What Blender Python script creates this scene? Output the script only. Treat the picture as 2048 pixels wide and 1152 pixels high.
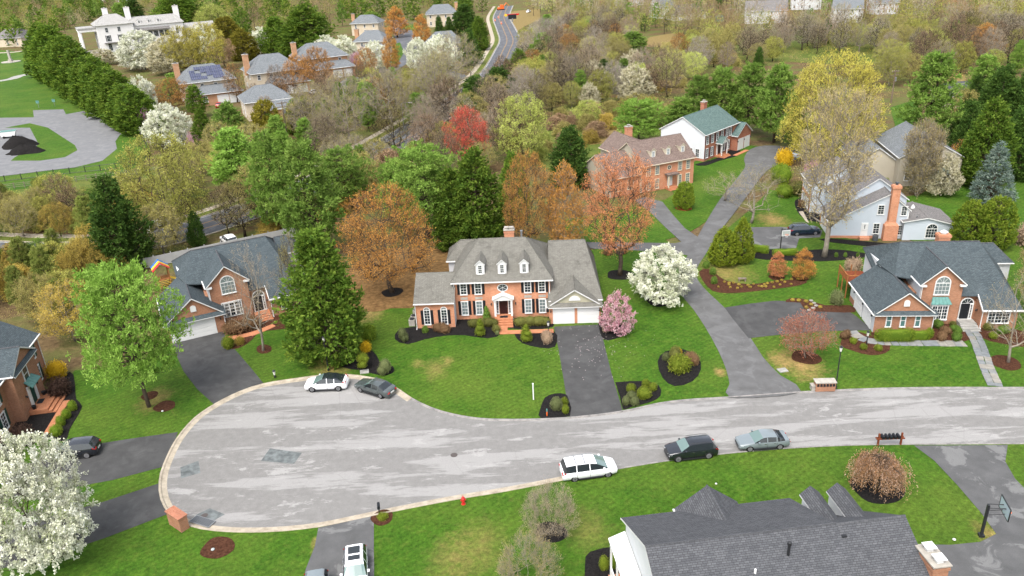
import bpy, math, random
import numpy as np
from mathutils import Vector, Matrix
from mathutils.geometry import tessellate_polygon

sc = bpy.context.scene
for o in list(bpy.data.objects): bpy.data.objects.remove(o)
R = math.radians
# ------------------------------------------------------------------ camera
CAM_H, PITCH, ROLL, FOC = 45.0, R(24.1), R(2.9), 1580.0
fw = np.array([0, math.cos(PITCH), -math.sin(PITCH)])
up0 = np.array([0, math.sin(PITCH), math.cos(PITCH)]); rt0 = np.array([1., 0, 0])
rt = math.cos(ROLL)*rt0 - math.sin(ROLL)*up0
up = math.cos(ROLL)*up0 + math.sin(ROLL)*rt0
cd = bpy.data.cameras.new('camera'); cam = bpy.data.objects.new('camera', cd)
sc.collection.objects.link(cam)
cd.sensor_width = 36; cd.lens = 36*FOC/2048; cd.clip_end = 6000; cd.clip_start = 0.5
cam.matrix_world = Matrix(((rt[0], up[0], -fw[0], 0), (rt[1], up[1], -fw[1], 0), (rt[2], up[2], -fw[2], CAM_H), (0, 0, 0, 1)))
sc.camera = cam
sc.render.engine = 'CYCLES'; sc.render.resolution_x = 1024; sc.render.resolution_y = 576
# ------------------------------------------------------------------ sky, sun, exposure (bright overcast spring day)
SUN_EL, SUN_AZ = 58, 205      # azimuth clockwise from +Y
w = bpy.data.worlds.new('World'); sc.world = w; w.use_nodes = True
nt = w.node_tree; bg = nt.nodes['Background']
sky = nt.nodes.new('ShaderNodeTexSky'); sky.sky_type = 'NISHITA'; sky.sun_disc = False
sky.sun_elevation = R(SUN_EL); sky.sun_rotation = R(SUN_AZ); sky.air_density = 1.0; sky.dust_density = 4.0; sky.ozone_density = 1.0
hs = nt.nodes.new('ShaderNodeHueSaturation'); hs.inputs['Saturation'].default_value = 0.38   # cloud-filled sky, little blue
nt.links.new(sky.outputs[0], hs.inputs['Color']); nt.links.new(hs.outputs[0], bg.inputs[0]); bg.inputs[1].default_value = 0.15
sl = bpy.data.lights.new('sun', 'SUN'); sl.energy = 0.75; sl.angle = R(25); sl.color = (1, .96, .9)
so = bpy.data.objects.new('sun', sl); sc.collection.objects.link(so)
sd = Vector((math.sin(R(SUN_AZ))*math.cos(R(SUN_EL)), math.cos(R(SUN_AZ))*math.cos(R(SUN_EL)), math.sin(R(SUN_EL))))
so.rotation_euler = sd.to_track_quat('Z', 'Y').to_euler()
vs = sc.view_settings; vs.view_transform = 'Standard'; vs.look = 'None'; vs.gamma = 1; vs.exposure = 1.64; vs.use_curve_mapping = False

# ------------------------------------------------------------------ survey helpers: photo pixel -> point on the ground
CP = np.array([0, 0, CAM_H])
def G(u, v, z=0.0):
    d = (u-1024)/FOC*rt - (v-576)/FOC*up + fw
    t = (z-CAM_H)/d[2]
    return Vector((d[0]*t, d[1]*t, z))
def proj(p):
    d = np.array(p, float)-CP; z = d@fw
    return 1024+FOC*(d@rt)/z, 576-FOC*(d@up)/z
def height(b, tv):
    lo, hi = 0, 60
    for i in range(40):
        m = (lo+hi)/2
        if proj((b[0], b[1], m))[1] > tv: lo = m
        else: hi = m
    return lo
def mpp(b):  # metres per photo pixel at a ground point
    return ((np.array(b)-CP)@fw)/FOC

# ------------------------------------------------------------------ materials
MATS = {}
KM = .70      # scales the masonry, paving and paint colours together against the exposure
def km(c, k=None): return tuple(x*(KM if k is None else k) for x in c)
def newmat(name, rough=.8, spec=.3):
    m = bpy.data.materials.new(name); m.use_nodes = True
    n = m.node_tree; b = n.nodes['Principled BSDF']
    b.inputs['Roughness'].default_value = rough; b.inputs['Specular IOR Level'].default_value = spec
    MATS[name] = m
    return m, n, b
def N(n, t, **kw):
    x = n.nodes.new(t)
    for k, v in kw.items():
        if k in x.inputs: x.inputs[k].default_value = v
        else: setattr(x, k, v)
    return x
def ramp(n, fac, stops):
    r = n.nodes.new('ShaderNodeValToRGB'); e = r.color_ramp.elements
    while len(e) < len(stops): e.new(.5)
    for i, (p, c) in enumerate(stops): e[i].position = p; e[i].color = (*c, 1)
    n.links.new(fac, r.inputs[0]); return r.outputs[0]
def mixc(n, f, a, b, mode='MIX'):
    x = n.nodes.new('ShaderNodeMix'); x.data_type = 'RGBA'; x.blend_type = mode
    for i, v in ((0, f), (6, a), (7, b)):
        if hasattr(v, 'is_output'): n.links.new(v, x.inputs[i])
        elif i == 0: x.inputs[0].default_value = v
        else: x.inputs[i].default_value = (*v, 1)
    return x.outputs[2]
def bump(n, b, h, s=.3, d=.02):
    x = n.nodes.new('ShaderNodeBump'); x.inputs['Strength'].default_value = s; x.inputs['Distance'].default_value = d
    n.links.new(h, x.inputs['Height']); n.links.new(x.outputs[0], b.inputs['Normal'])
def coords(n, kind='Object', scale=(1, 1, 1), rot=0):
    t = n.nodes.new('ShaderNodeTexCoord'); mp = n.nodes.new('ShaderNodeMapping')
    mp.inputs['Scale'].default_value = scale; mp.inputs['Rotation'].default_value = (0, 0, rot)
    n.links.new(t.outputs[kind], mp.inputs[0]); return mp.outputs[0]
def noise(n, vec, scale, detail=4, rough=.55, dist=0):
    x = N(n, 'ShaderNodeTexNoise', Scale=scale, Detail=detail, Roughness=rough, Distortion=dist)
    n.links.new(vec, x.inputs['Vector']); return x.outputs['Fac']
def plain(name, c, rough=.6, spec=.3, metal=0, var=.0, vscale=2.0):
    if name in MATS: return MATS[name]
    c = km(c); m, n, b = newmat(name, rough, spec)
    b.inputs['Metallic'].default_value = metal
    if var:
        f = noise(n, coords(n), vscale, 5)
        lo = tuple(x*(1-var) for x in c); hi = tuple(min(1, x*(1+var)) for x in c)
        n.links.new(ramp(n, f, [(.3, lo), (.7, hi)]), b.inputs['Base Color'])
    else: b.inputs['Base Color'].default_value = (*c, 1)
    return m
def scale01(n, s, lo, hi):
    m = N(n, 'ShaderNodeMapRange'); m.inputs[1].default_value = lo; m.inputs[2].default_value = hi; n.links.new(s, m.inputs[0]); return m.outputs[0]
def grass_mat(name, a, bcol, yel, dry, patches=()):
    m, n, b = newmat(name, .9, .1)
    v = coords(n)
    big = noise(n, v, .09, 3); mid = noise(n, v, .55, 5, .65); fine = noise(n, v, 3.2, 6, .8); tiny = noise(n, v, 22, 2, .7)
    c = mixc(n, ramp(n, mid, [(.35, (0, 0, 0)), (.68, (1, 1, 1))]), a, bcol)
    c = mixc(n, ramp(n, big, [(.42, (0, 0, 0)), (.72, (.7, .7, .7))]), c, yel)
    c = mixc(n, ramp(n, noise(n, v, 1.3, 6, .75), [(.5, (0, 0, 0)), (.72, (.75, .75, .75))]), c, yel)
    wv = N(n, 'ShaderNodeTexWave', Scale=.5, Distortion=2.5, Detail=3.0); n.links.new(coords(n, 'Object', rot=.9), wv.inputs[0]); c = mixc(n, .07, c, wv.outputs[0], 'OVERLAY')
    c = mixc(n, ramp(n, noise(n, v, .28, 6, .7, .6), [(.66, (0, 0, 0)), (.80, (.4, .4, .4))]), c, dry)
    for (u, v_, r_, k_) in patches:      # worn, straw coloured spots
        g = G(u, v_); mp = n.nodes.new('ShaderNodeMapping'); mp.vector_type = 'POINT'; mp.inputs['Location'].default_value = (-g.x/r_, -g.y/r_/1.5, 0); mp.inputs['Scale'].default_value = (1/r_, 1/r_/1.5, 0); n.links.new(v, mp.inputs[0])
        ln = N(n, 'ShaderNodeVectorMath', operation='LENGTH'); n.links.new(mp.outputs[0], ln.inputs[0])
        ad = N(n, 'ShaderNodeMath', operation='MULTIPLY_ADD'); n.links.new(noise(n, v, 1.1, 6, .75), ad.inputs[0]); ad.inputs[1].default_value = 1.9; n.links.new(ln.outputs['Value'], ad.inputs[2])
        c = mixc(n, ramp(n, scale01(n, ad.outputs[0], .9, 1.9), [(.0, (k_,)*3), (1.0, (0, 0, 0))]), c, dry)
    c = mixc(n, .8, c, ramp(n, fine, [(.28, (.16, .16, .16)), (.72, (.84, .84, .84))]), 'OVERLAY')
    c = mixc(n, .45, c, ramp(n, tiny, [(.25, (.15, .15, .15)), (.75, (.85, .85, .85))]), 'OVERLAY')
    n.links.new(c, b.inputs['Base Color']); bump(n, b, fine, .7, .12)
    return m
PATCH = [(1600, 730, 3.2, .95), (1560, 722, 1.8, .7), (1545, 440, 3.2, .9), (1440, 745, .9, .9), (870, 740, 2.0, .45), (835, 728, 1.0, .5), (895, 722, 1.0, .5), (670, 728, 3.2, .75), (1450, 548, 5, .6), (310, 800, 2.2, .7), (640, 1090, 1.0, .8), (735, 625, 3.0, .9), (1320, 880, 3, .0), (960, 1100, 3, .35), (900, 1120, 2.5, .35), (1175, 1060, 2.5, .3), (1985, 1075, 1.5, .7)]
grass_mat('grass', (.026, .070, .0055), (.044, .098, .008), (.076, .110, .015), (.25, .165, .065), PATCH)
grass_mat('rough_grass', (.05, .08, .014), (.09, .11, .02), (.12, .115, .03), (.19, .14, .055))
def litter_mat():
    m, n, b = newmat('leaf_litter', .95, .05); v = coords(n)
    f = noise(n, v, .12, 5, .6); g = noise(n, v, 1.3, 6, .7); t = noise(n, v, 9, 3, .7)
    c = mixc(n, ramp(n, g, [(.35, (0, 0, 0)), (.65, (1, 1, 1))]), (.06, .04, .02), (.14, .098, .05))
    c = mixc(n, ramp(n, f, [(.42, (0, 0, 0)), (.58, (.85, .85, .85))]), c, (.085, .10, .028))
    c = mixc(n, .6, c, ramp(n, t, [(.3, (.2, .2, .2)), (.7, (.8, .8, .8))]), 'OVERLAY')
    n.links.new(c, b.inputs['Base Color']); bump(n, b, g, .8, .3)
litter_mat()
def soil(name, a, bb, s=3.0):
    m, n, b = newmat(name, .95, .05); v = coords(n)
    g = noise(n, v, s, 6, .7)
    n.links.new(ramp(n, g, [(.35, a), (.68, bb)]), b.inputs['Base Color']); bump(n, b, g, .9, .1)
soil('black_mulch', (.006, .006, .006), (.022, .02, .019), 6)
soil('brown_mulch', (.03, .013, .008), (.085, .038, .022), 5)
soil('red_mulch', (.16, .035, .015), (.3, .08, .035), 5)
soil('pine_straw', (.085, .048, .02), (.20, .12, .05), 1.6)
soil('dry_grass', (.12, .088, .032), (.22, .165, .07), 1.2)
def road_mat():
    m, n, b = newmat('old_road', .9, .15); v = coords(n)
    st = noise(n, coords(n, 'Object', (.045, .33, 1), .06), 1.0, 8, .7, .15)
    pat = noise(n, coords(n, 'Object', (.10, .30, 1), -.1), 1.7, 9, .75, .25)
    fine = noise(n, v, 14, 3, .8); mid = noise(n, v, 1.4, 4, .6)
    c = mixc(n, ramp(n, mid, [(.3, (0, 0, 0)), (.7, (1, 1, 1))]), (.140, .136, .130), (.168, .163, .156))
    c = mixc(n, ramp(n, st, [(.515, (0, 0, 0)), (.555, (.8, .8, .8))]), c, (.235, .230, .222))
    c = mixc(n, ramp(n, pat, [(.575, (0, 0, 0)), (.61, (.8, .8, .8))]), c, (.26, .255, .245))
    vo = N(n, 'ShaderNodeTexVoronoi', Scale=.16, feature='DISTANCE_TO_EDGE'); n.links.new(mixc(n, .35, coords(n), N(n, 'ShaderNodeTexNoise', Scale=.35, Detail=5.0).outputs[1], 'ADD'), vo.inputs['Vector'])
    c = mixc(n, ramp(n, vo.outputs['Distance'], [(.0, (.30, .30, .30)), (.007, (0, 0, 0))]), c, (.13, .12, .115))
    c = mixc(n, .55, c, ramp(n, fine, [(.2, (.3, .3, .3)), (.8, (.7, .7, .7))]), 'OVERLAY')
    n.links.new(c, b.inputs['Base Color']); bump(n, b, fine, .4, .01)
road_mat()
def asphalt(name, a, bb, streak=0.0, light=(.3, .3, .3)):
    a = km(a); bb = km(bb); light = km(light); m, n, b = newmat(name, .85, .2); v = coords(n)
    f = noise(n, v, .6, 5, .6); g = noise(n, v, 16, 3, .8)
    c = ramp(n, f, [(.3, a), (.72, bb)])
    if streak: c = mixc(n, ramp(n, noise(n, v, .33, 7, .65, .8), [(.54, (0, 0, 0)), (.585, (streak,)*3)]), c, light)
    c = mixc(n, .5, c, ramp(n, g, [(.2, (.25, .25, .25)), (.8, (.75, .75, .75))]), 'OVERLAY')
    n.links.new(c, b.inputs['Base Color']); bump(n, b, g, .4, .01)
asphalt('asphalt', (.054, .054, .054), (.086, .086, .085), .25, (.12, .12, .118))
asphalt('asphalt_grey', (.105, .104, .102), (.15, .15, .15), .35, (.2, .2, .2))
asphalt('asphalt_worn', (.087, .088, .088), (.127, .127, .127), .55, (.23, .23, .225))
asphalt('lot_asphalt', (.16, .163, .168), (.21, .21, .212), .35, (.27, .27, .27))
asphalt('street_asphalt', (.075, .08, .09), (.14, .145, .155), .4, (.22, .22, .23))
def concrete(name, a, bb, s=1.2):
    a = km(a); bb = km(bb); m, n, b = newmat(name, .9, .15); v = coords(n)
    f = noise(n, v, s, 6, .7); g = noise(n, v, 20, 2)
    c = ramp(n, f, [(.32, a), (.6, bb)])
    c = mixc(n, .3, c, ramp(n, g, [(.2, (.3, .3, .3)), (.8, (.7, .7, .7))]), 'OVERLAY')
    n.links.new(c, b.inputs['Base Color']); bump(n, b, g, .3, .01)
concrete('concrete', (.30, .255, .19), (.48, .42, .33))
concrete('grey_kerb', (.17, .165, .16), (.33, .31, .29))
concrete('walk_stone', (.26, .26, .24), (.40, .39, .36))
def brick_mat(name, a, bb, mortar, scale=1.0, w=.21, h=.072):
    a = km(a); bb = km(bb); mortar = km(mortar); m, n, b = newmat(name, .9, .15)
    v = coords(n, 'UV')
    t = N(n, 'ShaderNodeTexBrick', Scale=1.0); t.inputs['Brick Width'].default_value = w*scale; t.inputs['Row Height'].default_value = h*scale
    t.inputs['Mortar Size'].default_value = .009*scale; t.inputs['Mortar Smooth'].default_value = .2; t.inputs['Bias'].default_value = -.1
    t.inputs['Color1'].default_value = (*a, 1); t.inputs['Color2'].default_value = (*bb, 1); t.inputs['Mortar'].default_value = (*mortar, 1)
    n.links.new(v, t.inputs['Vector'])
    f = noise(n, v, .7, 5, .65)
    c = mixc(n, .5, t.outputs['Color'], ramp(n, f, [(.25, (.3, .3, .3)), (.75, (.68, .68, .68))]), 'OVERLAY')
    n.links.new(c, b.inputs['Base Color']); bump(n, b, t.outputs['Fac'], -.5, .01)
brick_mat('brick_orange', (.55, .195, .09), (.66, .285, .155), (.58, .39, .28))
brick_mat('brick_brown', (.34, .135, .065), (.46, .205, .11), (.42, .30, .22))
brick_mat('brick_red', (.36, .115, .06), (.46, .17, .095), (.42, .27, .2))
brick_mat('brick_peach', (.50, .25, .12), (.58, .32, .18), (.5, .36, .25))
brick_mat('brick_paving', (.48, .175, .08), (.58, .245, .12), (.40, .22, .14), 1, .2, .1)
def shingle_mat(name, a, bb, stain=0.0, w=.31, h=.14):
    a = km(a); bb = km(bb); m, n, b = newmat(name, .9, .12)
    v = coords(n, 'UV')
    t = N(n, 'ShaderNodeTexBrick', Scale=1.0); t.inputs['Brick Width'].default_value = w; t.inputs['Row Height'].default_value = h
    t.inputs['Mortar Size'].default_value = .012; t.inputs['Bias'].default_value = 0.0; t.offset = .37
    t.inputs['Color1'].default_value = (*a, 1); t.inputs['Color2'].default_value = (*bb, 1); t.inputs['Mortar'].default_value = (*[x*.45 for x in a], 1)
    n.links.new(v, t.inputs['Vector'])
    f = noise(n, v, .9, 6, .75); g = noise(n, v, 7, 3, .8)
    c = mixc(n, .3, t.outputs['Color'], ramp(n, f, [(.25, (.28, .28, .28)), (.75, (.7, .7, .7))]), 'OVERLAY')
    c = mixc(n, .5, c, ramp(n, g, [(.2, (.22, .22, .22)), (.8, (.78, .78, .78))]), 'OVERLAY')
    if stain: c = mixc(n, ramp(n, noise(n, v, .38, 7, .8, .3), [(.53, (0, 0, 0)), (.66, (stain,)*3)]), c, tuple(x*.42 for x in a))
    n.links.new(c, b.inputs['Base Color']); bump(n, b, t.outputs['Fac'], -.6, .02)
shingle_mat('shingle_grey', (.175, .168, .145), (.225, .216, .19), .6)
shingle_mat('shingle_blue', (.066, .085, .094), (.102, .124, .133))
shingle_mat('shingle_dark', (.082, .085, .092), (.118, .121, .128), 0, .33, .15)
shingle_mat('shingle_green', (.10, .155, .145), (.15, .215, .20))
shingle_mat('shingle_brown', (.17, .125, .105), (.25, .19, .165))
shingle_mat('shingle_slate', (.16, .175, .185), (.24, .255, .265))
shingle_mat('shingle_weathered', (.18, .17, .165), (.25, .235, .225))
shingle_mat('shingle_pale', (.36, .35, .33), (.46, .45, .43))
def siding_mat(name, c, row=.18):
    c = km(c); m, n, b = newmat(name, .6, .25)
    v = coords(n, 'UV')
    w_ = N(n, 'ShaderNodeTexWave', Scale=1/row/6.2832*3.1416*2/2, wave_type='BANDS', bands_direction='Y', wave_profile='SAW'); n.links.new(v, w_.inputs[0])
    f = noise(n, v, .5, 4)
    cc = mixc(n, ramp(n, w_.outputs['Fac'], [(.0, (.35, .35, .35)), (.12, (0, 0, 0))]), c, tuple(x*.6 for x in c))
    cc = mixc(n, .2, cc, ramp(n, f, [(.3, (.4, .4, .4)), (.7, (.6, .6, .6))]), 'OVERLAY')
    n.links.new(cc, b.inputs['Base Color']); bump(n, b, w_.outputs['Fac'], .4, .03)
siding_mat('siding_white', (.74, .76, .78)); siding_mat('siding_blue', (.60, .66, .72)); siding_mat('siding_tan', (.52, .47, .37)); siding_mat('siding_cream', (.5, .47, .34))
plain('white_trim', (.78, .78, .76), .5, .3, 0, .04, 1.5); plain('cream_trim', (.66, .58, .44), .6, .2)
plain('stucco_cream', (.62, .53, .40), .9, .1, 0, .08, .6); plain('stucco_white', (.82, .80, .78), .9, .1, 0, .04, .6)
plain('black_paint', (.012, .014, .018), .5, .3); plain('green_paint', (.012, .06, .045), .5, .3); plain('plum_paint', (.04, .015, .03), .5)
plain('door_dark', (.03, .008, .008), .35, .4); plain('copper_patina', (.11, .26, .23), .6, .3, 0, .15, 3)
plain('garage_white', (.80, .80, .78), .45, .3, 0, .03, 1); plain('grey_metal', (.35, .36, .37), .4, .5, .6); plain('dark_metal', (.02, .021, .023), .45, .4)
plain('lead_cap', (.10, .11, .12), .5, .4, .3)
plain('fence_grey', (.42, .42, .41), .7, .2, 0, .1, .5); plain('wood_red', (.20, .055, .025), .8, .1, 0, .2, 4); plain('wood_grey', (.23, .19, .15), .9, .1, 0, .25, 3); plain('wood_post', (.2, .15, .11), .9, .1, 0, .2, 2)
plain('cedar', (.34, .14, .05), .8, .1, 0, .2, 3)
plain('bark', (.105, .08, .06), .95, .05, 0, .35, 2.5); plain('bark_pale', (.30, .26, .21), .95, .05, 0, .3, 2.5); plain('bark_dark', (.045, .034, .026), .95, .05, 0, .3, 2.5); plain('twig_red', (.24, .095, .05), .9, .05, 0, .2, 3)
plain('rubber', (.012, .012, .012), .8, .2); plain('alloy', (.22, .22, .23), .5, .4, .3); plain('chrome', (.6, .6, .6), .2, .5, 1)
plain('lamp_red', (.45, .012, .012), .25, .5); plain('lamp_clear', (.75, .77, .8), .15, .6); plain('plate', (.7, .7, .68), .5)
plain('hydrant_red', (.55, .025, .02), .4, .4); plain('orange_plastic', (.8, .16, .03), .5); plain('frosted', (.75, .73, .66), .4)
plain('terracotta', (.5, .2, .1), .8); plain('stone_pale', (.42, .39, .34), .9, .1, 0, .2, 2)
def glass(name, c, rough=.06):
    m, n, b = newmat(name, rough, .7); b.inputs['Base Color'].default_value = (*c, 1)
glass('window_glass', (.018, .024, .03)); glass('car_glass', (.012, .016, .018), .04); glass('green_glass', (.07, .14, .13), .08); glass('window_pale', (.14, .17, .17), .1); glass('window_curtain', (.30, .33, .31), .12)
def paint(name, c, rough=.22):
    m, n, b = newmat(name, rough, .6); b.inputs['Base Color'].default_value = (*c, 1); b.inputs['Coat Weight'].default_value = .6; b.inputs['Coat Roughness'].default_value = .05
paint('paint_white', (.74, .74, .75)); paint('paint_black', (.008, .010, .014)); paint('paint_grey', (.05, .06, .06)); paint('paint_silver', (.135, .16, .17)); paint('paint_navy', (.006, .014, .03)); paint('paint_red', (.4, .01, .01)); paint('paint_pale', (.45, .5, .54))
def solar():
    m, n, b = newmat('solar_cells', .15, .6); t = N(n, 'ShaderNodeTexBrick', Scale=1.0, offset=0.0); t.inputs['Brick Width'].default_value = .5; t.inputs['Row Height'].default_value = .5; t.inputs['Mortar Size'].default_value = .02
    t.inputs['Color1'].default_value = (.022, .028, .06, 1); t.inputs['Color2'].default_value = (.028, .036, .075, 1); t.inputs['Mortar'].default_value = (.16, .16, .19, 1)
    n.links.new(coords(n, 'UV'), t.inputs['Vector']); n.links.new(t.outputs[0], b.inputs['Base Color'])
solar()
def leaf(name, a, bb, c, trans=.38, rv=.2):
    """foliage: colour varies leaf by leaf ('tint' on the faces) and a little from tree to tree"""
    m, n, b = newmat(name, .75, .12)
    at = N(n, 'ShaderNodeAttribute', attribute_name='tint'); oi = N(n, 'ShaderNodeObjectInfo')
    col = ramp(n, at.outputs['Fac'], [(.05, a), (.5, bb), (.95, c)])
    h = n.nodes.new('ShaderNodeHueSaturation'); n.links.new(col, h.inputs['Color'])
    mr = N(n, 'ShaderNodeMapRange'); mr.inputs[3].default_value = 1-rv; mr.inputs[4].default_value = 1+rv; n.links.new(oi.outputs['Random'], mr.inputs[0]); n.links.new(mr.outputs[0], h.inputs['Value'])
    n.links.new(h.outputs[0], b.inputs['Base Color'])
    if trans:
        tr = n.nodes.new('ShaderNodeBsdfTranslucent'); n.links.new(h.outputs[0], tr.inputs[0])
        mx = n.nodes.new('ShaderNodeMixShader'); mx.inputs[0].default_value = trans
        n.links.new(b.outputs[0], mx.inputs[1]); n.links.new(tr.outputs[0], mx.inputs[2]); n.links.new(mx.outputs[0], n.nodes['Material Output'].inputs[0])
leaf('pine_light', (0.113, 0.204, 0.0275), (0.185, 0.311, 0.0482), (0.298, 0.443, 0.0964))
leaf('pine_green', (0.0722, 0.135, 0.0209), (0.144, 0.239, 0.0395), (0.26, 0.361, 0.0755))
leaf('pine_olive', (0.0989, 0.14, 0.0265), (0.182, 0.22, 0.0464), (0.281, 0.294, 0.0795))
leaf('fir_green', (0.0428, 0.09, 0.0102), (0.0943, 0.163, 0.0182), (0.189, 0.264, 0.0354))
leaf('fir_dark', (0.0258, 0.0589, 0.0115), (0.0545, 0.109, 0.0184), (0.107, 0.173, 0.0299))
leaf('leyland', (0.0439, 0.0918, 0.0117), (0.0952, 0.163, 0.0176), (0.183, 0.255, 0.0317))
leaf('arbor_bright', (0.108, 0.16, 0.0115), (0.194, 0.25, 0.0207), (0.301, 0.346, 0.0369))
leaf('arbor_olive', (0.092, 0.0862, 0.0092), (0.172, 0.155, 0.0184), (0.276, 0.23, 0.0345))
leaf('spruce_blue', (0.0944, 0.146, 0.119), (0.189, 0.253, 0.209), (0.343, 0.409, 0.333))
leaf('maple_orange', (0.37, 0.164, 0.0365), (0.566, 0.264, 0.0585), (0.739, 0.401, 0.11))
leaf('maple_rust', (0.314, 0.152, 0.0387), (0.484, 0.242, 0.0579), (0.629, 0.344, 0.0969))
leaf('maple_pink', (0.369, 0.124, 0.048), (0.533, 0.208, 0.0863), (0.655, 0.314, 0.144))
leaf('maple_dusk', (.22, .07, .045), (.34, .12, .075), (.46, .20, .13))
leaf('bud_pale', (.30, .26, .19), (.45, .40, .31), (.60, .55, .45))
leaf('maple_red', (.42, .05, .035), (.62, .09, .06), (.72, .17, .11))
leaf('bud_grey', (0.248, 0.186, 0.118), (0.385, 0.305, 0.192), (0.534, 0.435, 0.285))
leaf('bud_brown', (0.215, 0.133, 0.0759), (0.348, 0.228, 0.133), (0.481, 0.342, 0.209))
leaf('bud_tan', (0.226, 0.179, 0.0741), (0.335, 0.269, 0.117), (0.421, 0.351, 0.164))
leaf('bud_yellowgreen', (0.192, 0.204, 0.042), (0.324, 0.324, 0.072), (0.456, 0.432, 0.108))
leaf('bud_olive', (0.192, 0.168, 0.048), (0.324, 0.288, 0.09), (0.444, 0.396, 0.138))
leaf('bud_lime', (0.252, 0.302, 0.063), (0.403, 0.454, 0.101), (0.554, 0.58, 0.164))
leaf('willow_gold', (0.284, 0.253, 0.0438), (0.426, 0.38, 0.07), (0.543, 0.488, 0.114))
leaf('yellow_bloom', (.42, .26, .012), (.6, .40, .02), (.72, .52, .05))
leaf('brush_yellow', (0.24, 0.18, 0.036), (0.384, 0.288, 0.06), (0.528, 0.396, 0.096))
leaf('blossom_white', (0.308, 0.349, 0.175), (0.677, 0.677, 0.534), (0.821, 0.821, 0.739), .3, .06)
leaf('blossom_cream', (0.285, 0.266, 0.133), (0.494, 0.456, 0.304), (0.646, 0.608, 0.475), .3, .06)
leaf('blossom_pink', (0.399, 0.152, 0.209), (0.57, 0.304, 0.342), (0.741, 0.57, 0.589), .3, .06)
leaf('blossom_mauve', (.35, .14, .22), (.48, .24, .34), (.6, .36, .44), .3, .1)
leaf('pear_leaf', (.06, .11, .02), (.12, .18, .04), (.18, .24, .06))
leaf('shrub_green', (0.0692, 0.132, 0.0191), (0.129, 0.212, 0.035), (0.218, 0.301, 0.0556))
leaf('shrub_olive', (0.0932, 0.102, 0.0253), (0.158, 0.16, 0.0403), (0.229, 0.218, 0.0634))
leaf('shrub_bright', (.10, .14, .012), (.17, .21, .022), (.26, .29, .04))
leaf('shrub_sage', (.10, .12, .045), (.15, .17, .07), (.21, .23, .10))
leaf('shrub_brown', (.12, .07, .035), (.19, .115, .06), (.28, .17, .09))
leaf('shrub_tan', (.24, .17, .11), (.36, .26, .18), (.46, .35, .25))
leaf('shrub_dark', (.05, .03, .022), (.085, .05, .038), (.12, .075, .055))
leaf('weep_rust', (.32, .16, .07), (.46, .27, .14), (.64, .48, .38))
leaf('hedge_green', (0.0889, 0.15, 0.0127), (0.168, 0.238, 0.0222), (0.277, 0.335, 0.0396))

# ------------------------------------------------------------------ mesh helpers
COL = sc.collection
def auto_uv(me):
    nv = len(me.vertices); nl = len(me.loops)
    if not nl: return
    co = np.empty(nv*3); me.vertices.foreach_get('co', co); co = co.reshape(-1, 3)
    li = np.empty(nl, int); me.loops.foreach_get('vertex_index', li)
    np_ = len(me.polygons); nr = np.empty(np_*3); me.polygons.foreach_get('normal', nr); nr = nr.reshape(-1, 3)
    tot = np.empty(np_, int); me.polygons.foreach_get('loop_total', tot); pi = np.repeat(np.arange(np_), tot)
    n = nr[pi]; t = np.stack([-n[:, 1], n[:, 0], np.zeros(len(n))], 1); L = np.linalg.norm(t, axis=1)
    flat = L < .05; t[flat] = (1, 0, 0); L[flat] = 1; t /= L[:, None]
    b = np.cross(n, t); p = co[li]
    uv = np.stack([(p*t).sum(1), (p*b).sum(1)], 1)
    lay = me.uv_layers.new(name='UVMap'); lay.data.foreach_set('uv', uv.ravel())
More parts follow.
